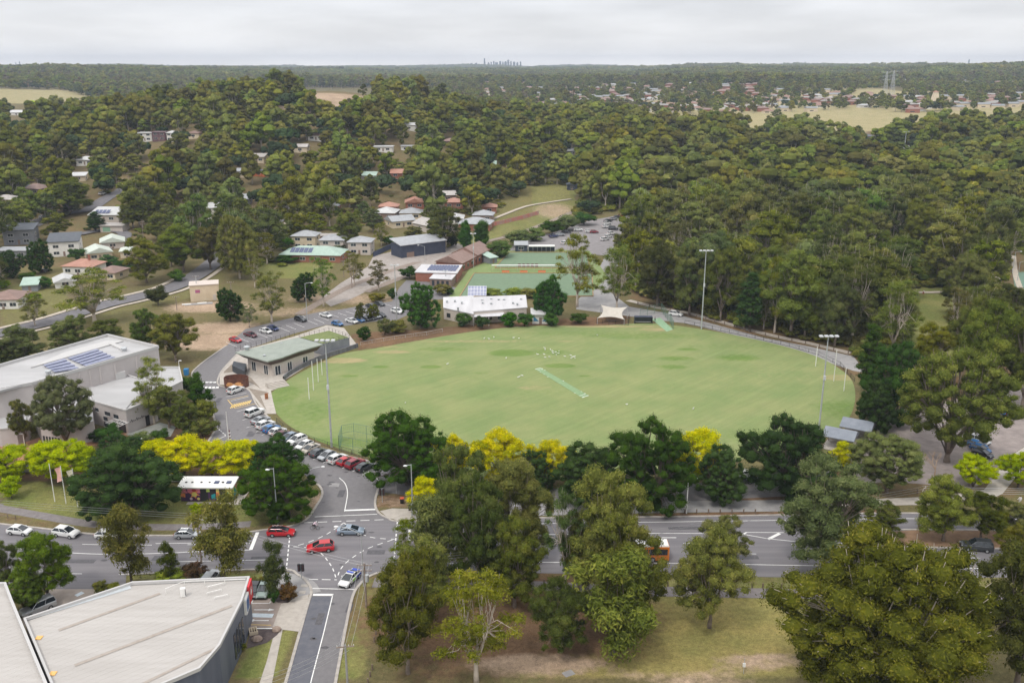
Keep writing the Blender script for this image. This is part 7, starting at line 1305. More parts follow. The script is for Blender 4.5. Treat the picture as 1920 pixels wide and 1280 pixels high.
def rock(s, seed):
    r_ = random.Random(seed); m = MB(); m.ball((0, 0, s*.3), (s, s*.75, s*.6), 9, 6); m.v = [(x*(1 + r_.uniform(-.12, .12)), y*(1 + r_.uniform(-.12, .12)), z*(1 + r_.uniform(-.1, .1))) for x, y, z in m.v]; return m
RK = mat('boulder_stone', (.22, .16, .13), (.32, .25, .2), 1.5, .9)
small('boulder', 519, 1182, rock(.75, 1), RK, 'round brown boulder at the end of the parking bay', 'boulder'); small('boulder', 482, 1200, rock(.85, 2), RK, 'largest boulder beside the dark garden bed', 'boulder'); small('boulder', 530, 1252, rock(.5, 4), RK, 'low boulder on the grass strip beside the side street', 'boulder') if False else None
sheet('garden_bed', [(470, 1180), (528, 1178), (520, 1190), (500, 1205), (462, 1216)], mat('dark_mulch', (.06, .045, .045), (.11, .085, .08), 1.5, .95), .045, kind='structure'); sheet('garden_bed', [(525, 1100), (550, 1100), (552, 1120), (540, 1130), (522, 1130), (512, 1124)], mat('dark_mulch', (.06, .045, .045)), .05, kind='structure')
x, y, z = G(475, 1186); cs = empty('timber_crate', (x, y, z), .4, label='small pale slatted timber frame by the dark wall', cat='crate'); mb = MB()
for i in range(4): mb.box(-.5 + i*.33, 0, .05, .1, 1.2, .5)
mb.build('slats', WALLM['cream'], cs); mb = MB(); mb.box(0, -.62, .05, 1.2, .08, .55).box(0, .62, .05, 1.2, .08, .55); mb.build('side_rail', WALLM['cream'], cs)
for i, (u, v, sx) in enumerate(((571, 1098, 1.1), (567, 1110, 1.), (571, 1121, 1.))): mb = MB(); mb.box(0, 0, .05, sx, .8, .02).box(0, 0, .07, sx*.8, .6, .015); small('service_cover', u, v, mb, CONC, ('pale service cover nearest the traffic signal', 'pale service cover in the middle of the corner footpath', 'pale service cover above the driveway')[i], 'service cover')
x, y, z = G(1394, 1262); mp_ = empty('marker_post', (x, y, z), label='thin grey meter post on the bare patch of the park', cat='post'); mb = MB(); mb.tube([(0, 0, -.1), (0, 0, 2.4)], .035, 6); mb.build('pole', STEEL, mp_); mb = MB(); mb.box(0, 0, 1.1, .35, .25, .5); mb.build('meter_box', WHITE, mp_)
x, y, z = G(709, 1272); 
mb = MB(); mb.box(0, 0, .02, 1.5, 1.1, .03, .5); small('drain_cover', 1066, 1262, mb, CONC_G, 'square concrete drain cover set in the bare earth', 'drain cover')
# tennis court
sheet('tennis_court', [(1898, 512), (1980, 505), (1990, 585), (1908, 570)], mat('court_green', (.12, .2, .15), (.15, .24, .18), .5, .9), .12, kind='structure')
# playground drinking stand on the path near the bays
x, y, z = G(500, 748); o = MB().box(0, 0, 0, .7, .5, 1.5).build('information_post', mat('orange_board', (.45, .16, .05), (.1, .05, .03), 3, .6), loc=(x, y, z), label='small brown and orange information post on the pale path', cat='information post')
# birds on the turf
bm = MB(); bm.ball((0, 0, .28), (.24, .13, .13), 7, 5).ball((.26, 0, .42), (.09, .08, .09), 6, 4).tube([(.33, 0, .42), (.42, 0, .39)], [.03, .008], 4).tube([(-.2, 0, .28), (-.42, 0, .22)], [.07, .02], 4).tube([(.02, .05, 0), (.02, .05, .2)], .015, 3).tube([(.02, -.05, 0), (.02, -.05, .2)], .015, 3); bme = bm.mesh('bird', mat('white_feathers', (.8, .79, .76), rough=.8), True)
BIRD = [(1021, 654), (1022, 657), (1032, 657), (1035, 659), (1037, 664), (1042, 662), (1048, 660), (1036, 661), (1020, 666), (1030, 671), (1008, 666), (1022, 672), (1043, 667), (1059, 670), (1070, 668), (1074, 671), (1077, 670), (1078, 673), (1071, 673), (1047, 664), (926, 634), (917, 637), (963, 635), (973, 636), (908, 636), (974, 708), (979, 706), (972, 709), (949, 673), (839, 684), (1120, 630), (760, 757), (1175, 760), (1300, 768), (1095, 742)]
for (u, v) in BIRD: o = bpy.data.objects.new('bird', bme); C.objects.link(o); o.location = G(u, v)[:2] + (.08,); o.rotation_euler = (0, 0, random.uniform(0, 6.28)); o.scale = (1.,)*3; tag(o, 'white bird feeding on the turf of the oval', 'bird', 'white birds on the oval')
# ------------------------------------------------------------------ cars
def paintm(n, c, m=.0, r=.28): return mat('car_paint_' + n, c, rough=r, metal=m, coat=.6)
CP = {k: paintm(k, *v) for k, v in dict(white=((.72, .72, .71),), silver=((.42, .44, .46), .4), grey=((.10, .11, .12), .3), darkgrey=((.045, .05, .055), .2), black=((.012, .013, .016),), red=((.5, .012, .02),), darkred=((.26, .012, .025),), maroon=((.10, .012, .022),), blue=((.03, .13, .33),), navy=((.02, .035, .12),), azure=((.02, .16, .42),), champagne=((.48, .43, .36), .2), sage=((.27, .34, .31), .2), steel=((.25, .31, .38), .3)).items()}
TYRE = mat('tyre_rubber', (.02, .02, .02), rough=.85); RIM = mat('alloy_rim', (.45, .46, .47), rough=.35, metal=.6); HL = mat('headlight_glass', (.55, .58, .6), rough=.15); TL = mat('taillight_red', (.35, .01, .015), rough=.25); CG = mat('car_glass', (.015, .02, .025), rough=.06, spec=.9)
# kind: length, width, body stations (x, top z), cabin (x rear base, x rear roof, x front roof, x front base), roof z
CK = dict(
 hatch=(4.2, 1.78, [(-2.1, .72), (-2.05, .95), (-1.2, 1.0), (.7, .98), (1.5, .88), (1.98, .74), (2.1, .55)], (-1.98, -1.25, .1, 1.25), 1.44),
 sedan=(4.75, 1.82, [(-2.37, .7), (-2.3, .98), (-1.35, 1.02), (.8, .96), (1.7, .86), (2.25, .72), (2.37, .52)], (-1.85, -.8, .15, 1.35), 1.42),
 suv=(4.6, 1.88, [(-2.3, .8), (-2.25, 1.08), (-1.3, 1.12), (.85, 1.1), (1.75, 1.02), (2.2, .86), (2.3, .6)], (-2.2, -1.65, .15, 1.25), 1.64),
 wagon=(4.75, 1.82, [(-2.37, .75), (-2.32, 1.0), (-1.3, 1.03), (.8, .98), (1.7, .88), (2.25, .74), (2.37, .52)], (-2.28, -1.7, .15, 1.3), 1.47),
 four=(5.0, 1.95, [(-2.5, .85), (-2.45, 1.15), (-1.3, 1.18), (.95, 1.16), (2.1, 1.1), (2.42, .95), (2.5, .65)], (-2.42, -2.2, .25, 1.1), 1.85))
CACHE = {}
def car_meshes(kind, col, roofcol=None):
    key = (kind, col, roofcol)
    if key in CACHE: return CACHE[key]
    L_, W_, st, cb, zr = CK[kind]; hw = W_/2; m = MB(); secs = []; z0 = .24
    for i, (x, zt) in enumerate(st):
        k = (.86, .97, 1, 1, .99, .93, .84)[i]; w = hw*k; secs.append([(x, -w*.9, z0 + (.12 if i in (0, 6) else 0)), (x, -w, .45), (x, -w, zt - .16), (x, -w*.93, zt - .03), (x, -w*.6, zt + .015), (x, w*.6, zt + .015), (x, w*.93, zt - .03), (x, w, zt - .16), (x, w, .45), (x, w*.9, z0 + (.12 if i in (0, 6) else 0))])
    n = 10; vs = [p for s in secs for p in s]; fs = [(i*n + j, i*n + (j+1) % n, (i+1)*n + (j+1) % n, (i+1)*n + j) for i in range(6) for j in range(n)]
    fs = [f[::-1] for f in fs]; fs += [tuple(range(n)), tuple(range(7*n - 1, 6*n - 1, -1))]; m.add(vs, fs)
    a, b, c, d = cb; zb = st[2][1] - .03; wb, wr = hw*.9, hw*.70
    m.mat(1).prism([(b + .02, -wr), (c - .02, -wr), (c - .02, wr), (b + .02, wr)], zr - .035, zr + .012, bot=True)
    m.mat(1).prism([(b + .2, -wr*.8), (c - .2, -wr*.8), (c - .2, wr*.8), (b + .2, wr*.8)], zr + .012, zr + .03)
    for s in (-1, 1):      # pillars
        for (x0, x1) in ((a, b), (d, c), ((a + d)/2 - .1, (b + c)/2 - .1)): m.mat(0).tube([(x0, s*wb, zb), (x1, s*wr, zr - .01)], .045, 4)
        m.mat(0).tube([(b, s*wr, zr - .015), (c, s*wr, zr - .015)], .045, 4)
        m.mat(0).box(c + .45, s*(hw + .08), zb + .02, .2, .16, .14)
    m.mat(2)
    for s in (-1, 1):
        for wx in (-L_*.29, L_*.305): m.tube([(wx, s*(hw - .12), .33), (wx, s*(hw + .012), .33)], .38, 14)
    m.box(st[-1][0] + .0, 0, .34, .06, W_*.62, .2); m.box(st[0][0] - .01, 0, .3, .06, W_*.7, .16)
    body = m.mesh('body', [CP[col], CP[roofcol or col], mat('arch_black', (.01, .01, .01), rough=.8)])
    g = MB(); g.add([(a, -wb, zb), (d, -wb, zb), (d, wb, zb), (a, wb, zb), (b, -wr, zr - .03), (c, -wr, zr - .03), (c, wr, zr - .03), (b, wr, zr - .03)], [(3, 2, 1, 0), (4, 5, 6, 7), (0, 1, 5, 4), (1, 2, 6, 5), (2, 3, 7, 6), (3, 0, 4, 7)]); gl = g.mesh('windows', CG)
    ty = MB().tube([(0, -.11, 0), (0, .11, 0)], .33, 14).mesh('tyre', TYRE); rm = MB().tube([(0, -.118, 0), (0, .118, 0)], .215, 10).mesh('rim', RIM)
    xh = st[-2][0]; hl = MB().box(0, 0, 0, .22, .34, .14, 0).mesh('headlight', HL); tl = MB().box(0, 0, 0, .1, .34, .2).mesh('taillight', TL)
    CACHE[key] = (body, gl, ty, rm, hl, tl, L_, hw, xh, st); return CACHE[key]
def lnk(name, me, par, loc=(0, 0, 0)): o = bpy.data.objects.new(name, me); C.objects.link(o); o.parent = par; o.location = loc; return o
def car(kind, col, u, v, u2, v2, label, roofcol=None, group=None, name='parked_car', sc=1.):
    x, y, z = G(u, v); x2, y2, z2 = G(u2, v2); a = atan2(y2 - y, x2 - x); body, gl, ty, rm, hl, tl, L_, hw, xh, st = car_meshes(kind, col, roofcol)
    root = empty(name, (x, y, z + (.05 if z < .5 else .35)), a, label=label, cat='car', group=group); root.scale = (sc,)*3
    lnk('body', body, root); lnk('windows', gl, root)
    for wx in (-L_*.29, L_*.305):
        for s in (-1, 1): w = lnk('wheel', ty, root, (wx, s*(hw - .07), .33)); lnk('rim', rm, w)
    for s in (-1, 1): lnk('headlight', hl, root, (xh - .02, s*hw*.68, st[-2][1] - .17)); lnk('taillight', tl, root, (st[0][0] - .0, s*hw*.66, st[0][1] - .02))
    return root
R = (20, -8); Rr = (15, -7)
car('hatch', 'white', 38, 1000, 58, 1002, 'white hatchback first in the line of traffic at the left', name='car'); car('suv', 'white', 125, 1004, 145, 1007, 'white SUV second in the line of traffic at the left', name='car')
car('hatch', 'white', 203, 1008, 223, 1009, 'white hatchback with a dark sunroof beside the brown-tinged gum', name='car', roofcol='white'); car('hatch', 'silver', 352, 1007, 372, 1007, 'silver hatchback waiting between the two drooping gums', name='car')
car('wagon', 'red', 528, 1003, 548, 1003, 'bright red wagon with a black roof at the stop line', 'black', name='car'); car('sedan', 'steel', 658, 1000, 678, 1000, 'blue-grey sedan crossing the middle of the junction', name='car')
car('suv', 'red', 601, 1032, 581, 1034, 'shiny red SUV driving left through the junction', name='car'); pc = car('sedan', 'white', 656, 1090, 642, 1104, 'white police car with blue and green flanks turning into the side street', name='car')
for s in (-1, 1):
    for cl_, (x0, x1) in (('blue_livery', (-2.1, -.35)), ('green_livery', (-.35, .55))):
        mb = MB(); mb.box((x0 + x1)/2, s*.925, .5, x1 - x0, .02, .36); o = mb.build('livery', mat(cl_, (.02, .06, .42) if 'blue' in cl_ else (.3, .65, .08), rough=.3), pc)
mb = MB(); mb.box(-1.95, 0, 1.02, .7, 1.3, .02); mb.build('livery', mat('blue_livery', (.02, .06, .42)), pc)
mb = MB(); mb.box(-.3, 0, 1.48, .3, 1.1, .12); mb.build('light_bar', mat('light_bar', (.05, .1, .5), rough=.2), pc)
car('sedan', 'white', 824, 1013, 844, 1012, 'white sedan on the highway seen between two gums', name='car'); car('wagon', 'black', 884, 1025, 904, 1025, 'black wagon under the tall gum on the highway', name='car'); car('suv', 'white', 790, 1046, 770, 1046, 'white car in the near lane hidden under the corner gum', name='car')
car('suv', 'white', 1590, 1008, 1610, 1010, 'white SUV beneath the grey-green spreading gum', name='car'); car('four', 'darkgrey', 1830, 1030, 1810, 1028, 'dark four-wheel drive heading left beside the median', name='car')
car('four', 'silver', 72, 1146, 58, 1152, 'silver four-wheel drive parked on the forecourt beside the cream wall'); car('sedan', 'sage', 496, 1110, 491, 1122, 'sage green sedan parked beside the slender weeping gum'); car('hatch', 'black', 476, 1112, 470, 1124, 'black car parked tight against the red corner sign'); car('four', 'silver', 396, 1092, 404, 1082, 'silver wagon behind the pale roof of the metal building')
W_ = 'white'
ROW = [('suv', W_, 442, 735, 1, R, 'white SUV at the top of the bays below the round shelter'), ('four', W_, 478, 778, 1, R, 'big white SUV next to the yellow hatched bay'), ('sedan', 'silver', 489, 792, 1, R, 'silver sedan second from the yellow bay in the angled row'), ('suv', W_, 498, 801, 1, R, 'white SUV between the silver sedan and the blue hatchback'),
 ('hatch', 'azure', 509, 808, 1, R, 'bright blue hatchback in the angled row'), ('hatch', W_, 521, 813, 1, R, 'white hatchback right after the bright blue one'), ('hatch', 'maroon', 531, 819, 1, R, 'maroon hatchback half hidden by the dark oak'), ('hatch', 'steel', 543, 824, -1, R, 'grey-blue hatchback behind the top of the dark oak'), ('suv', W_, 557, 830, -1, R, 'white SUV just above the dark oak'), ('hatch', W_, 571, 839, -1, Rr, 'white hatchback left of the champagne sedan'),
 ('sedan', 'champagne', 582, 846, -1, Rr, 'champagne sedan in the angled row'), ('hatch', 'grey', 598, 853, 1, Rr, 'dark grey hatchback in the angled row'), ('hatch', 'silver', 613, 859, -1, Rr, 'silver hatchback facing the road by the floodlight pole'), ('suv', W_, 633, 865, 1, Rr, 'white SUV beside the bright red hatchback'), ('hatch', 'red', 649, 869, 1, Rr, 'bright red hatchback in the angled row'), ('suv', 'darkred', 666, 874, 1, Rr, 'dark red SUV last but one in the angled row'), ('hatch', 'darkgrey', 684, 880, 1, Rr, 'dark car at the end of the angled row beside the broad oak')]
for k, c_, u, v, s, (du, dv), lb in ROW: car(k, c_, u, v, u + s*du, v + s*dv, lb)
UP = [('hatch', 'red', 442, 641, 'red hatchback alone at the left end of the upper car park'), ('sedan', 'maroon', 470, 631, 'maroon sedan in the upper car park'), ('hatch', W_, 499, 624, 'white hatchback beside the navy one in the upper car park'), ('hatch', 'navy', 512, 619, 'navy hatchback beside the white one in the upper car park'), ('suv', 'darkgrey', 564, 602, 'dark grey SUV beside the car park lamp post'), ('sedan', W_, 611, 594, 'white sedan at the slope side of the upper car park'),
 ('hatch', 'blue', 633, 610, 'blue hatchback at the corner of the pavilion roof'), ('sedan', W_, 660, 605, 'white sedan next to the young trees of the upper car park'), ('hatch', 'blue', 674, 603, 'blue hatchback behind the young dark tree'), ('hatch', 'darkgrey', 685, 601, 'dark grey hatchback between the two young trees'), ('hatch', 'grey', 695, 599, 'grey hatchback fourth in the row by the young trees'), ('hatch', 'silver', 704, 596, 'silver hatchback near the end of the row by the young trees'), ('hatch', 'black', 714, 594, 'black hatchback at the end of the row by the young trees'),
 ('sedan', 'darkgrey', 697, 577, 'dark sedan at the upper edge of the car park'), ('hatch', 'darkgrey', 712, 573, 'dark hatchback beside the rust-tinted shrub'), ('suv', W_, 745, 587, 'white SUV beside the slim light pole')]
for k, c_, u, v, lb in UP: car(k, c_, u, v, u + 20, v + 5, lb)
FARC = [('sedan', 'navy', 1038, 446, 20, -2, 'navy sedan nearest the upper bowling green'), ('sedan', 'silver', 1050, 443, 20, 0, 'silver sedan beside the navy sedan in the far car park'), ('sedan', 'black', 1062, 438, 20, 1, 'black sedan in the middle of the far car park'), ('suv', W_, 1084, 434, 20, 0, 'white SUV by the bushes of the far car park'), ('suv', W_, 1060, 458, 20, -3, 'white SUV in the near row of the far car park'), ('suv', W_, 1072, 454, 20, -3, 'second white SUV in the near row of the far car park'), ('hatch', W_, 1104, 437, 20, 0, 'white hatchback beside the dark red car in the far car park'), ('hatch', 'darkred', 1114, 438, 20, 0, 'dark red car in the far car park'),
 ('suv', W_, 1134, 451, 20, -3, 'first of three white cars at the lower right of the far car park'), ('suv', W_, 1140, 446, 20, -3, 'second of three white cars at the lower right of the far car park'), ('suv', W_, 1146, 441, 20, -3, 'third of three white cars at the lower right of the far car park'), ('four', 'black', 1150, 432, 20, 1, 'black utility at the right of the far car park'), ('suv', W_, 1137, 428, 20, -2, 'white SUV beside the black utility'), ('suv', W_, 1138, 422, 20, -2, 'white SUV behind the one beside the black utility'), ('sedan', 'black', 1140, 417, 20, -2, 'black sedan at the far end of the far car park'), ('hatch', 'silver', 1150, 413, 20, -2, 'silver car at the far end of the far car park'), ('hatch', 'darkgrey', 1157, 410, 20, -2, 'dark car next to the farthest red one'), ('hatch', 'darkred', 1165, 408, 20, -2, 'farthest red car at the end of the far car park')]
for k, c_, u, v, du, dv, lb in FARC: car(k, c_, u, v, u + du, v + dv, lb)
car('suv', W_, 1267, 592, 1287, 595, 'white SUV on the service road beside the forest', name='car')
for a in (('hatch', 'azure', 1893, 778, 1913, 773, 'blue car at the top edge of the gravel car park'), ('suv', W_, 1835, 830, 1858, 838, 'white car under the great olive gum'), ('hatch', 'azure', 1832, 839, 1855, 847, 'blue hatchback under the great olive gum'), ('hatch', 'blue', 1838, 846, 1861, 854, 'second blue hatchback under the great olive gum'), ('hatch', 'black', 1842, 855, 1865, 863, 'black hatchback below the two blue ones on gravel'), ('sedan', W_, 1868, 772, 1888, 768, 'white car beside the blue car at the top of the gravel car park'),
          ('suv', W_, 192, 366, 202, 362, 'white SUV parked on the hillside road'), ('hatch', W_, 30, 408, 40, 404, 'white car in the driveway above the lime shrub'), ('suv', W_, 80, 410, 90, 404, 'white car at the bend of the left hillside street'), ('hatch', W_, 498, 430, 504, 422, 'white car parked on the road climbing the hill'), ('four', W_, 484, 438, 494, 432, 'white van-like car beside the road climbing the hill'), ('hatch', 'darkgrey', 85, 510, 100, 505, 'dark car in the carport below the grey modern house'),
          ('sedan', W_, 1700, 278, 1710, 278, 'white car near the tall light poles in the forest'), ('sedan', 'silver', 60, 884, 75, 884, 'silver car glimpsed behind the yellow-green tree at the left'), ('hatch', W_, 330, 902, 345, 902, 'white car hidden behind the golden trees'), ('suv', 'darkgrey', 1390, 905, 1410, 903, 'dark car parked under the row of dark oaks'), ('hatch', W_, 1395, 893, 1415, 890, 'white car glimpsed between two dark oaks'), ('sedan', 'black', 790, 905, 810, 908, 'dark car in the shade right of the broad oak')): car(*a)
# orange bus
x, y, z = G(1185, 1047); bus = empty('bus', (x, y, z + .05), pi, label='orange bus with a white roof in the near lane behind the gums', cat='bus'); BO_ = mat('bus_orange', (.75, .22, .03), rough=.35, coat=.4)
mb = MB(); mb.box(0, 0, .35, 11.8, 2.5, 2.45); mb.build('body', BO_, bus); mb = MB(); mb.box(0, 0, 2.803, 11.7, 2.4, .22, tx=.985, ty=.9).box(1.5, 0, 3.026, 2.4, 1.5, .2); mb.build('roof', WHITE, bus)
for s in (-1, 1):
    for i in range(7): mb = MB(); mb.box(-4.9 + i*1.6, s*1.26, 1.35, 1.45, .04, 1.05); mb.build('window', CG, bus)
mb = MB(); mb.box(-5.91, 0, 1.4, .04, 2., .95); mb.build('rear_window', CG, bus); mb = MB(); mb.box(5.91, 0, 1., .04, 2.3, 1.6); mb.build('windscreen', CG, bus)
for wx in (-3.2, 3.4):
    for s in (-1, 1): mb = MB(); mb.tube([(wx, s*1.05, .48), (wx, s*1.27, .48)], .48, 14); w = mb.build('wheel', TYRE, bus); mb = MB(); mb.tube([(wx, s*1.05, .48), (wx, s*1.285, .48)], .28, 10); mb.build('rim', RIM, w)
for s in (-1, 1): mb = MB(); mb.box(-5.92, s*1., .8, .05, .25, .4); mb.build('taillight', TL, bus)
# ------------------------------------------------------------------ people
SKIN = mat('skin', (.42, .24, .16), rough=.6)
def person(u, v, rot, label, top, legs, pose='walk', hair=(.04, .03, .02), parent=None, loc=None):
    """Standing, walking, crouching or cycling figure about 1.72 m tall, grown from its joints as one continuous body."""
    root = empty('person', G(u, v) if loc is None else loc, rot, label=label, cat='person')
    if pose == 'walk': pel, ch, nk, hd = (0, 0, .93), (.03, 0, 1.3), (.04, 0, 1.5), (.07, 0, 1.64); kn = [(.16, -.1, .5), (-.04, .1, .5)]; an = [(.3, -.1, .08), (-.28, .1, .12)]; el = [(-.14, -.26, 1.12), (.14, .26, 1.12)]; ha = [(-.02, -.28, .88), (.3, .28, .92)]
    elif pose == 'stand': pel, ch, nk, hd = (0, 0, .93), (.0, 0, 1.3), (.01, 0, 1.5), (.04, 0, 1.64); kn = [(.03, -.11, .5), (.02, .11, .5)]; an = [(0, -.12, .08), (0, .12, .08)]; el = [(-.02, -.28, 1.1), (0, .28, 1.1)]; ha = [(.08, -.28, .86), (.14, .24, .92)]
    elif pose == 'crouch': pel, ch, nk, hd = (-.12, 0, .34), (.12, 0, .68), (.24, 0, .85), (.34, 0, .96); kn = [(.32, -.13, .5), (.3, .13, .48)]; an = [(.05, -.12, .08), (.02, .12, .08)]; el = [(.3, -.24, .5), (.3, .24, .5)]; ha = [(.5, -.12, .35), (.5, .12, .35)]
    else: pel, ch, nk, hd = (-.28, 0, 1.0), (.02, 0, 1.28), (.2, 0, 1.4), (.32, 0, 1.5); kn = [(.12, -.12, .72), (.02, .12, .85)]; an = [(-.02, -.12, .3), (-.02, .12, .52)]; el = [(.22, -.24, 1.12), (.22, .24, 1.12)]; ha = [(.5, -.22, 1.02), (.5, .22, 1.02)]
    J = [pel, ch, nk, hd]; E = [(0, 1), (1, 2), (2, 3)]; Rd = [.14, .15, .06, .10]; sh = [(ch[0], -.19, ch[2] + .12), (ch[0], .19, ch[2] + .12)]
    for i in (0, 1):
        b = len(J); s = (-1, 1)[i]; J += [(pel[0], s*.1, pel[2] - .04), kn[i], an[i], (an[i][0] + .17, an[i][1], max(.04, an[i][2] - .04))]; E += [(0, b), (b, b+1), (b+1, b+2), (b+2, b+3)]; Rd += [.1, .065, .045, .04]
        b = len(J); J += [sh[i], el[i], ha[i], (ha[i][0] + .06, ha[i][1], ha[i][2] - .06)]; E += [(1, b), (b, b+1), (b+1, b+2), (b+2, b+3)]; Rd += [.065, .045, .032, .034]
    def add(nm, J_, E_, R_, m):
        import bmesh
        me = bpy.data.meshes.new(nm); bm_ = bmesh.new(); ly = bm_.verts.layers.skin.verify(); vv = [bm_.verts.new(p) for p in J_]
        for a, b in E_: bm_.edges.new((vv[a], vv[b]))
        for q, rr_ in zip(vv, R_): q[ly].radius = (rr_, rr_)
        vv[0][ly].use_root = True; bm_.to_mesh(me); bm_.free(); me.materials.append(m); o = bpy.data.objects.new(nm, me); C.objects.link(o); o.parent = root
        sk = o.modifiers.new('skin', 'SKIN'); sk.use_smooth_shade = True; sb_ = o.modifiers.new('sub', 'SUBSURF'); sb_.levels = 1; sb_.render_levels = 1; return o
    add('body', J, E, Rd, SKIN)
    add('jacket', [pel, ch, (nk[0], 0, nk[2] - .06)] + [sh[0], el[0], sh[1], el[1], ha[0], ha[1]], [(0, 1), (1, 2), (1, 3), (3, 4), (1, 5), (5, 6), (4, 7), (6, 8)], [.165, .185, .075, .09, .07, .09, .07, .05, .05], mat('cloth_%s' % (top,), top, rough=.9))
    add('trousers', [pel, (pel[0], -.1, pel[2] - .06), kn[0], an[0], (pel[0], .1, pel[2] - .06), kn[1], an[1]], [(0, 1), (1, 2), (2, 3), (0, 4), (4, 5), (5, 6)], [.16, .12, .088, .065, .12, .088, .065], mat('cloth_%s' % (legs,), legs, rough=.9))
    mb = MB(); mb.ball((hd[0] - .02, 0, hd[2] + .05), (.115, .105, .12), 8, 6); mb.build('hair', mat('hair_%s' % (hair,), hair, rough=.9), root, smooth=True)
    return root
BK, NV, WH = (.015, .015, .02), (.03, .04, .07), (.7, .7, .7)
person(411, 803, 1.2, 'person in black walking across the access road', BK, BK); person(1228, 604, 3.1, 'person in dark clothes standing in the cricket nets', BK, NV, 'stand'); person(1633, 947, 0., 'person crouching on the pale highway path', NV, BK, 'crouch'); person(1645, 950, 2.8, 'person in black walking beside the crouching one on the pale path', BK, BK); person(1731, 552, .3, 'runner in white shirt and red shorts on the far forest path', WH, (.5, .06, .04)); person(1911, 945, 2., 'person in white walking near the right edge of the highway path', WH, (.5, .5, .5))
x, y, z = G(591, 993); bk = empty('bicycle', (x, y, .04), .0, label='thin racing bicycle ridden across the junction', cat='bicycle')
for s in (-.52, .52):
    mb = MB(); P_ = [(s + .34*cos(t), 0, .35 + .34*sin(t)) for t in np.linspace(0, 2*pi, 17)]; mb.tube(P_, .025, 5, cap=False); w = mb.build('wheel', TYRE, bk); mb = MB()
    for t in np.linspace(0, pi, 5)[:-1]: mb.tube([(s + .33*cos(t), 0, .35 + .33*sin(t)), (s - .33*cos(t), 0, .35 - .33*sin(t))], .008, 3)
    mb.build('spokes', STEEL, w)
mb = MB()
for a, b in (((-.52, .35), (-.1, .3)), ((-.1, .3), (-.22, .92)), ((-.52, .35), (-.2, .82)), ((-.1, .3), (.38, .85)), ((-.2, .82), (.38, .88)), ((.38, .98), (.52, .35))): mb.tube([(a[0], 0, a[1]), (b[0], 0, b[1])], .022, 5)
mb.build('frame', BLACK, bk); mb = MB(); mb.tube([(.4, -.24, .98), (.46, 0, 1.0), (.4, .24, .98)], .018, 5); mb.build('handlebar', BLACK, bk); mb = MB(); mb.box(-.22, 0, .92, .26, .14, .05); mb.build('saddle', BLACK, bk)
person(0, 0, 0., 'cyclist in a white and pink jersey leaning over the handlebars', (.7, .55, .62), BK, 'ride', (.75, .75, .75), loc=(x, y, .04))
r = np.random.default_rng(21)
X, Y = scatter(-620, 720, 255, 1080, 11.6, r); Z = terr(X, Y); ok, u, v = allowed(X, Y, Z)
reg = inpoly(u, v, [(-80, 560), (-80, 180), (300, 100), (700, 100), (1150, 200), (2000, 200), (2000, 735), (1680, 730), (1500, 640), (1180, 556), (1140, 470), (1160, 400), (1080, 420), (940, 470), (640, 500), (420, 520)]) & ok & (u > -90) & (u < 2010)
east = (u > 1080) & (v < 560); reg &= (r.random(len(X)) < np.where(v > 400, np.where(u < 1000, .62, .97), np.where(u < 1000, .86, .97)))
Xf, Yf, Zf, uf, vf = (a[reg] for a in (X, Y, Z, u, v))
size = np.where(uf > 1080, np.where(r.random(len(Xf)) < .22, r.uniform(18, 26, len(Xf)), r.uniform(9, 18, len(Xf))), np.where(r.random(len(Xf)) < .2, r.uniform(15, 20, len(Xf)), r.uniform(8, 15, len(Xf)))); hgt = np.clip(size*r.uniform(.85, 1.45, len(Xf)), 8, 26)
order = np.argsort(Yf); near = order[:300]; rest = order[300:]
TN = [None, None, 'olive', 'dark', 'light', 'deep', 'green', 'brown', 'grey', 'olive']
for i in near:
    west = uf[i] < 1080
    tree('mid' if Yf[i] > 380 else ('gum', 'gumopen', 'mid')[int(r.integers(0, 3))], 0, 0, 0, 0, 'grey-green gum standing among the houses and streets of the hillside' if west else 'tall gum in the dense forest beyond the right side of the oval', TN[int(r.integers(0, len(TN)))],
         'gums on the suburban hillside' if west else 'gums of the forest east of the oval', (Xf[i], Yf[i], Zf[i]), size[i], hgt[i], name='gum_tree')
# prototypes of the mass (not linked, only instanced)
def joined(seed, W0, H0, npuff, nleaf, ls, patch=None, bark=True, leafm=None):
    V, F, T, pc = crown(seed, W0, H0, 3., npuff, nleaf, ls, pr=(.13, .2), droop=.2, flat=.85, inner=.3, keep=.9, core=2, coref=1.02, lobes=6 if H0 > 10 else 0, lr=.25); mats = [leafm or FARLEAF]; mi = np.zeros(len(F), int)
    if bark:
        tb = limbs(seed, H0, 3.5, pc, .28, forks=4); tv = np.array(tb.v); q = [f for f in tb.f if len(f) == 4]; tf = np.array(q) + len(V)
        V = np.concatenate([V, tv]); F = np.concatenate([F, tf]); T = np.concatenate([T, np.zeros(len(tf))]); mi = np.r_[mi, np.ones(len(tf), int)]; mats.append(PALE)
    return V, F, T, mi, mats
PB = []
for s in range(7):
    V, F, T, mi, ms = joined(200 + s, 12, 15, 30, 80, .5); PB.append(bpy.data.objects.new('far_gum', np_mesh('far_gum', V, F, ms, T, midx=mi)))
for s in range(2):
    V, F, T, mi, ms = joined(220 + s, 12, 9, 20, 60, .6, leafm=leaf_mat('far_dark_leaves%d' % s, [(0, (.03, .05, .025)), (.5, (.06, .09, .04)), (1, (.1, .14, .06))], objcol=False), bark=False); PB.append(bpy.data.objects.new('far_tree', np_mesh('far_tree', V, F, ms, T, midx=mi)))
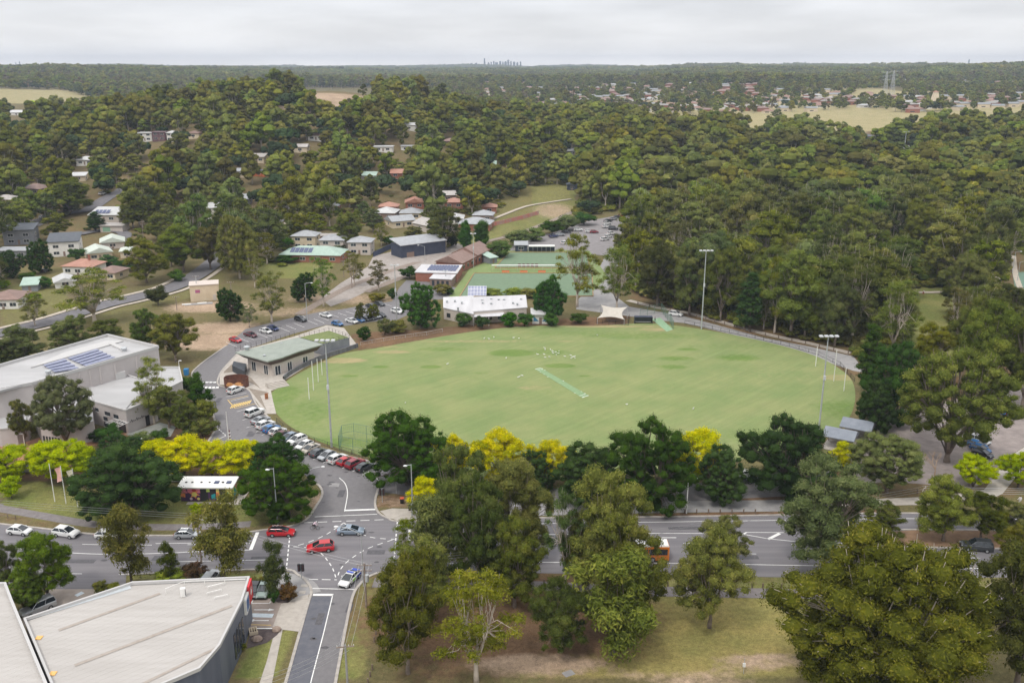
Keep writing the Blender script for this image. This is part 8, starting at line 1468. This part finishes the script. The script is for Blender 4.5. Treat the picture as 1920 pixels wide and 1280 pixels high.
V, F, T, mi, ms = joined(240, 12, 16, 9, 60, .5, leafm=leaf_mat('far_brown_leaves', [(0, (.09, .075, .04)), (.5, (.17, .145, .08)), (1, (.28, .24, .15))], objcol=False)); PB.append(bpy.data.objects.new('far_gum', np_mesh('far_gum', V, F, ms, T, midx=mi)))
NEARP = len(PB)
for s in range(4):      # patches of about thirty crowns for the distant hills
    rr = np.random.default_rng(300 + s); Vs, Fs, Ts, n = [], [], [], 0
    for k in range(26):
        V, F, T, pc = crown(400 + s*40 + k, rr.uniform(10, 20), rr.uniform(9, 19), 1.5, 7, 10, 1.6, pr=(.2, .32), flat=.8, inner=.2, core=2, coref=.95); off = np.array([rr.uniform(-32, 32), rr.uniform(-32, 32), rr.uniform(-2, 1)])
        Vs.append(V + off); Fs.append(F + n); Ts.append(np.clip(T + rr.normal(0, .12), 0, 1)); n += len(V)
    PB.append(bpy.data.objects.new('far_patch', np_mesh('far_patch', np.concatenate(Vs), np.concatenate(Fs), [FARLEAF], np.concatenate(Ts))))
def mass(name, P, idx, scl, rot, label, cat, protos, kind='stuff'):
    pm = bpy.data.meshes.new(name); pm.vertices.add(len(P)); pm.vertices.foreach_set('co', P.astype(np.float32).ravel())
    a = pm.attributes.new('scl', 'FLOAT_VECTOR', 'POINT'); a.data.foreach_set('vector', scl.astype(np.float32).ravel())
    a = pm.attributes.new('rot', 'FLOAT_VECTOR', 'POINT'); a.data.foreach_set('vector', rot.astype(np.float32).ravel())
    a = pm.attributes.new('idx', 'INT', 'POINT'); a.data.foreach_set('value', idx.astype(np.int32))
    o = bpy.data.objects.new(name, pm); C.objects.link(o); tag(o, label, cat, kind=kind)
    g = bpy.data.node_groups.new(name, 'GeometryNodeTree'); g.interface.new_socket('Geometry', in_out='INPUT', socket_type='NodeSocketGeometry'); g.interface.new_socket('Geometry', in_out='OUTPUT', socket_type='NodeSocketGeometry')
    n = g.nodes; L = g.links; gi = n.new('NodeGroupInput'); go = n.new('NodeGroupOutput'); ip = n.new('GeometryNodeInstanceOnPoints'); gj = n.new('GeometryNodeGeometryToInstance')
    for p in protos[::-1]:
        oi = n.new('GeometryNodeObjectInfo'); oi.inputs['Object'].default_value = p; oi.inputs['As Instance'].default_value = True; L.new(oi.outputs['Geometry'], gj2.inputs[0]) if False else None
        if 'jn' not in locals(): jn = n.new('GeometryNodeJoinGeometry')
        L.new(oi.outputs['Geometry'], jn.inputs[0])
    def na(nm, t): x = n.new('GeometryNodeInputNamedAttribute'); x.data_type = t; x.inputs[0].default_value = nm; return x.outputs[0]
    L.new(jn.outputs[0], ip.inputs['Instance']); L.new(gi.outputs[0], ip.inputs['Points']); ip.inputs['Pick Instance'].default_value = True
    L.new(na('idx', 'INT'), ip.inputs['Instance Index']); L.new(na('scl', 'FLOAT_VECTOR'), ip.inputs['Scale']); er = n.new('FunctionNodeEulerToRotation'); L.new(na('rot', 'FLOAT_VECTOR'), er.inputs[0]); L.new(er.outputs[0], ip.inputs['Rotation'])
    L.new(ip.outputs[0], go.inputs[0]); md = o.modifiers.new('scatter', 'NODES'); md.node_group = g; return o
P = [np.stack([Xf[rest], Yf[rest], Zf[rest]], 1)]; SC = [np.stack([size[rest]/12, size[rest]/12, hgt[rest]/15], 1)]; ID = [r.integers(0, NEARP - 1, len(rest))]
bx = PADBLOCK = None
X, Y = scatter(-1650, 1650, 1070, 2500, 13, r); Z = terr(X, Y); ok, u, v = allowed(X, Y, Z)
town = inpoly(u, v, [(700, 165), (1000, 160), (1200, 158), (1500, 162), (1980, 150), (1980, 205), (1240, 215), (1000, 212), (880, 200)])
k = ok & (u > -90) & (u < 2010) & (r.random(len(X)) < np.where(town, .72, .95)); s = r.uniform(8, 16, k.sum())*np.where(town[k], .8, 1.15)
P.append(np.stack([X[k], Y[k], Z[k]], 1)); SC.append(np.stack([s/12, s/12, s*r.uniform(.85, 1.3, k.sum())/15], 1)); ID.append(r.integers(0, NEARP, k.sum()))
for (y0, y1, st, sc0) in ((2490, 4200, 48, 1.0), (4200, 9200, 85, 1.7)):
    X, Y = scatter(-y1*.62, y1*.62, y0, y1, st, r, .3); Z = terr(X, Y); ok, u, v = allowed(X, Y, Z)
    town = inpoly(u, v, [(700, 165), (1000, 160), (1200, 148), (1500, 145), (1980, 140), (1980, 205), (1240, 215), (1000, 212), (880, 200)])
    k = ok & (u > -90) & (u < 2010) & (r.random(len(X)) < np.where(town, .7, .96)); s = sc0*r.uniform(.85, 1.15, k.sum())
    P.append(np.stack([X[k], Y[k], Z[k]], 1)); SC.append(np.stack([s, s, s**.5*r.uniform(.75, 1.15, k.sum())], 1)); ID.append(r.integers(NEARP, NEARP + 4, k.sum()))
P = np.concatenate(P); SC = np.concatenate(SC); ID = np.concatenate(ID); R0 = np.zeros((len(P), 3)); R0[:, 2] = r.uniform(0, 6.28, len(P))
print('mass trees', len(P))
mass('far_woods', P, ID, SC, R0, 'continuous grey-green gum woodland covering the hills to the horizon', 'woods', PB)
# undergrowth beneath the trees
X, Y = scatter(-330, 330, 240, 640, 5.0, r); Z = terr(X, Y); ok, u, v = allowed(X, Y, Z)
k = ok & inpoly(u, v, [(-80, 560), (-80, 300), (1080, 300), (2000, 300), (2000, 760), (1640, 760), (1500, 652), (1180, 552), (1140, 470), (1160, 400), (1080, 420), (940, 470), (640, 500), (420, 520)]) & (r.random(len(X)) < np.where(u > 1080, .85, .4))
SB = []
for s in range(3):
    V, F, T, mi, ms = joined(500 + s, 5, 3.2, 12, 30, .4, bark=False); V[:, 2] -= 2.2; SB.append(bpy.data.objects.new('under', np_mesh('under', V, F, ms, T, midx=mi)))
n_ = k.sum(); s = r.uniform(.5, 1.2, n_)*np.where(u[k] > 1080, 1.5, 1); Rr = np.zeros((n_, 3)); Rr[:, 2] = r.uniform(0, 6, n_)
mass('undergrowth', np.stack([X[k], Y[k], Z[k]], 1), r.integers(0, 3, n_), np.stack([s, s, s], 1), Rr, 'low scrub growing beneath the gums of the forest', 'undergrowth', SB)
# ------------------------------------------------------------------ haze
hz = MB(); hz.add([(x, y, z) for z in (-2, 185) for (x, y) in ((-9500, -900), (9500, -900), (9500, 9700), (-9500, 9700))], [(3, 2, 1, 0), (4, 5, 6, 7), (0, 1, 5, 4), (1, 2, 6, 5), (2, 3, 7, 6), (3, 0, 4, 7)])
hm = bpy.data.materials.new('haze'); hm.use_nodes = True; n = hm.node_tree.nodes; n.clear(); o = n.new('ShaderNodeOutputMaterial'); pv = n.new('ShaderNodeVolumePrincipled')
pv.inputs['Color'].default_value = (.62, .71, .86, 1); pv.inputs['Density'].default_value = HAZE_D if 'HAZE_D' in globals() else 1.15e-4; pv.inputs['Anisotropy'].default_value = .0
hm.node_tree.links.new(pv.outputs[0], o.inputs['Volume'])
hz.build('haze', hm, kind='stuff', label='thin blue-grey haze in the air over the valley', cat='haze')
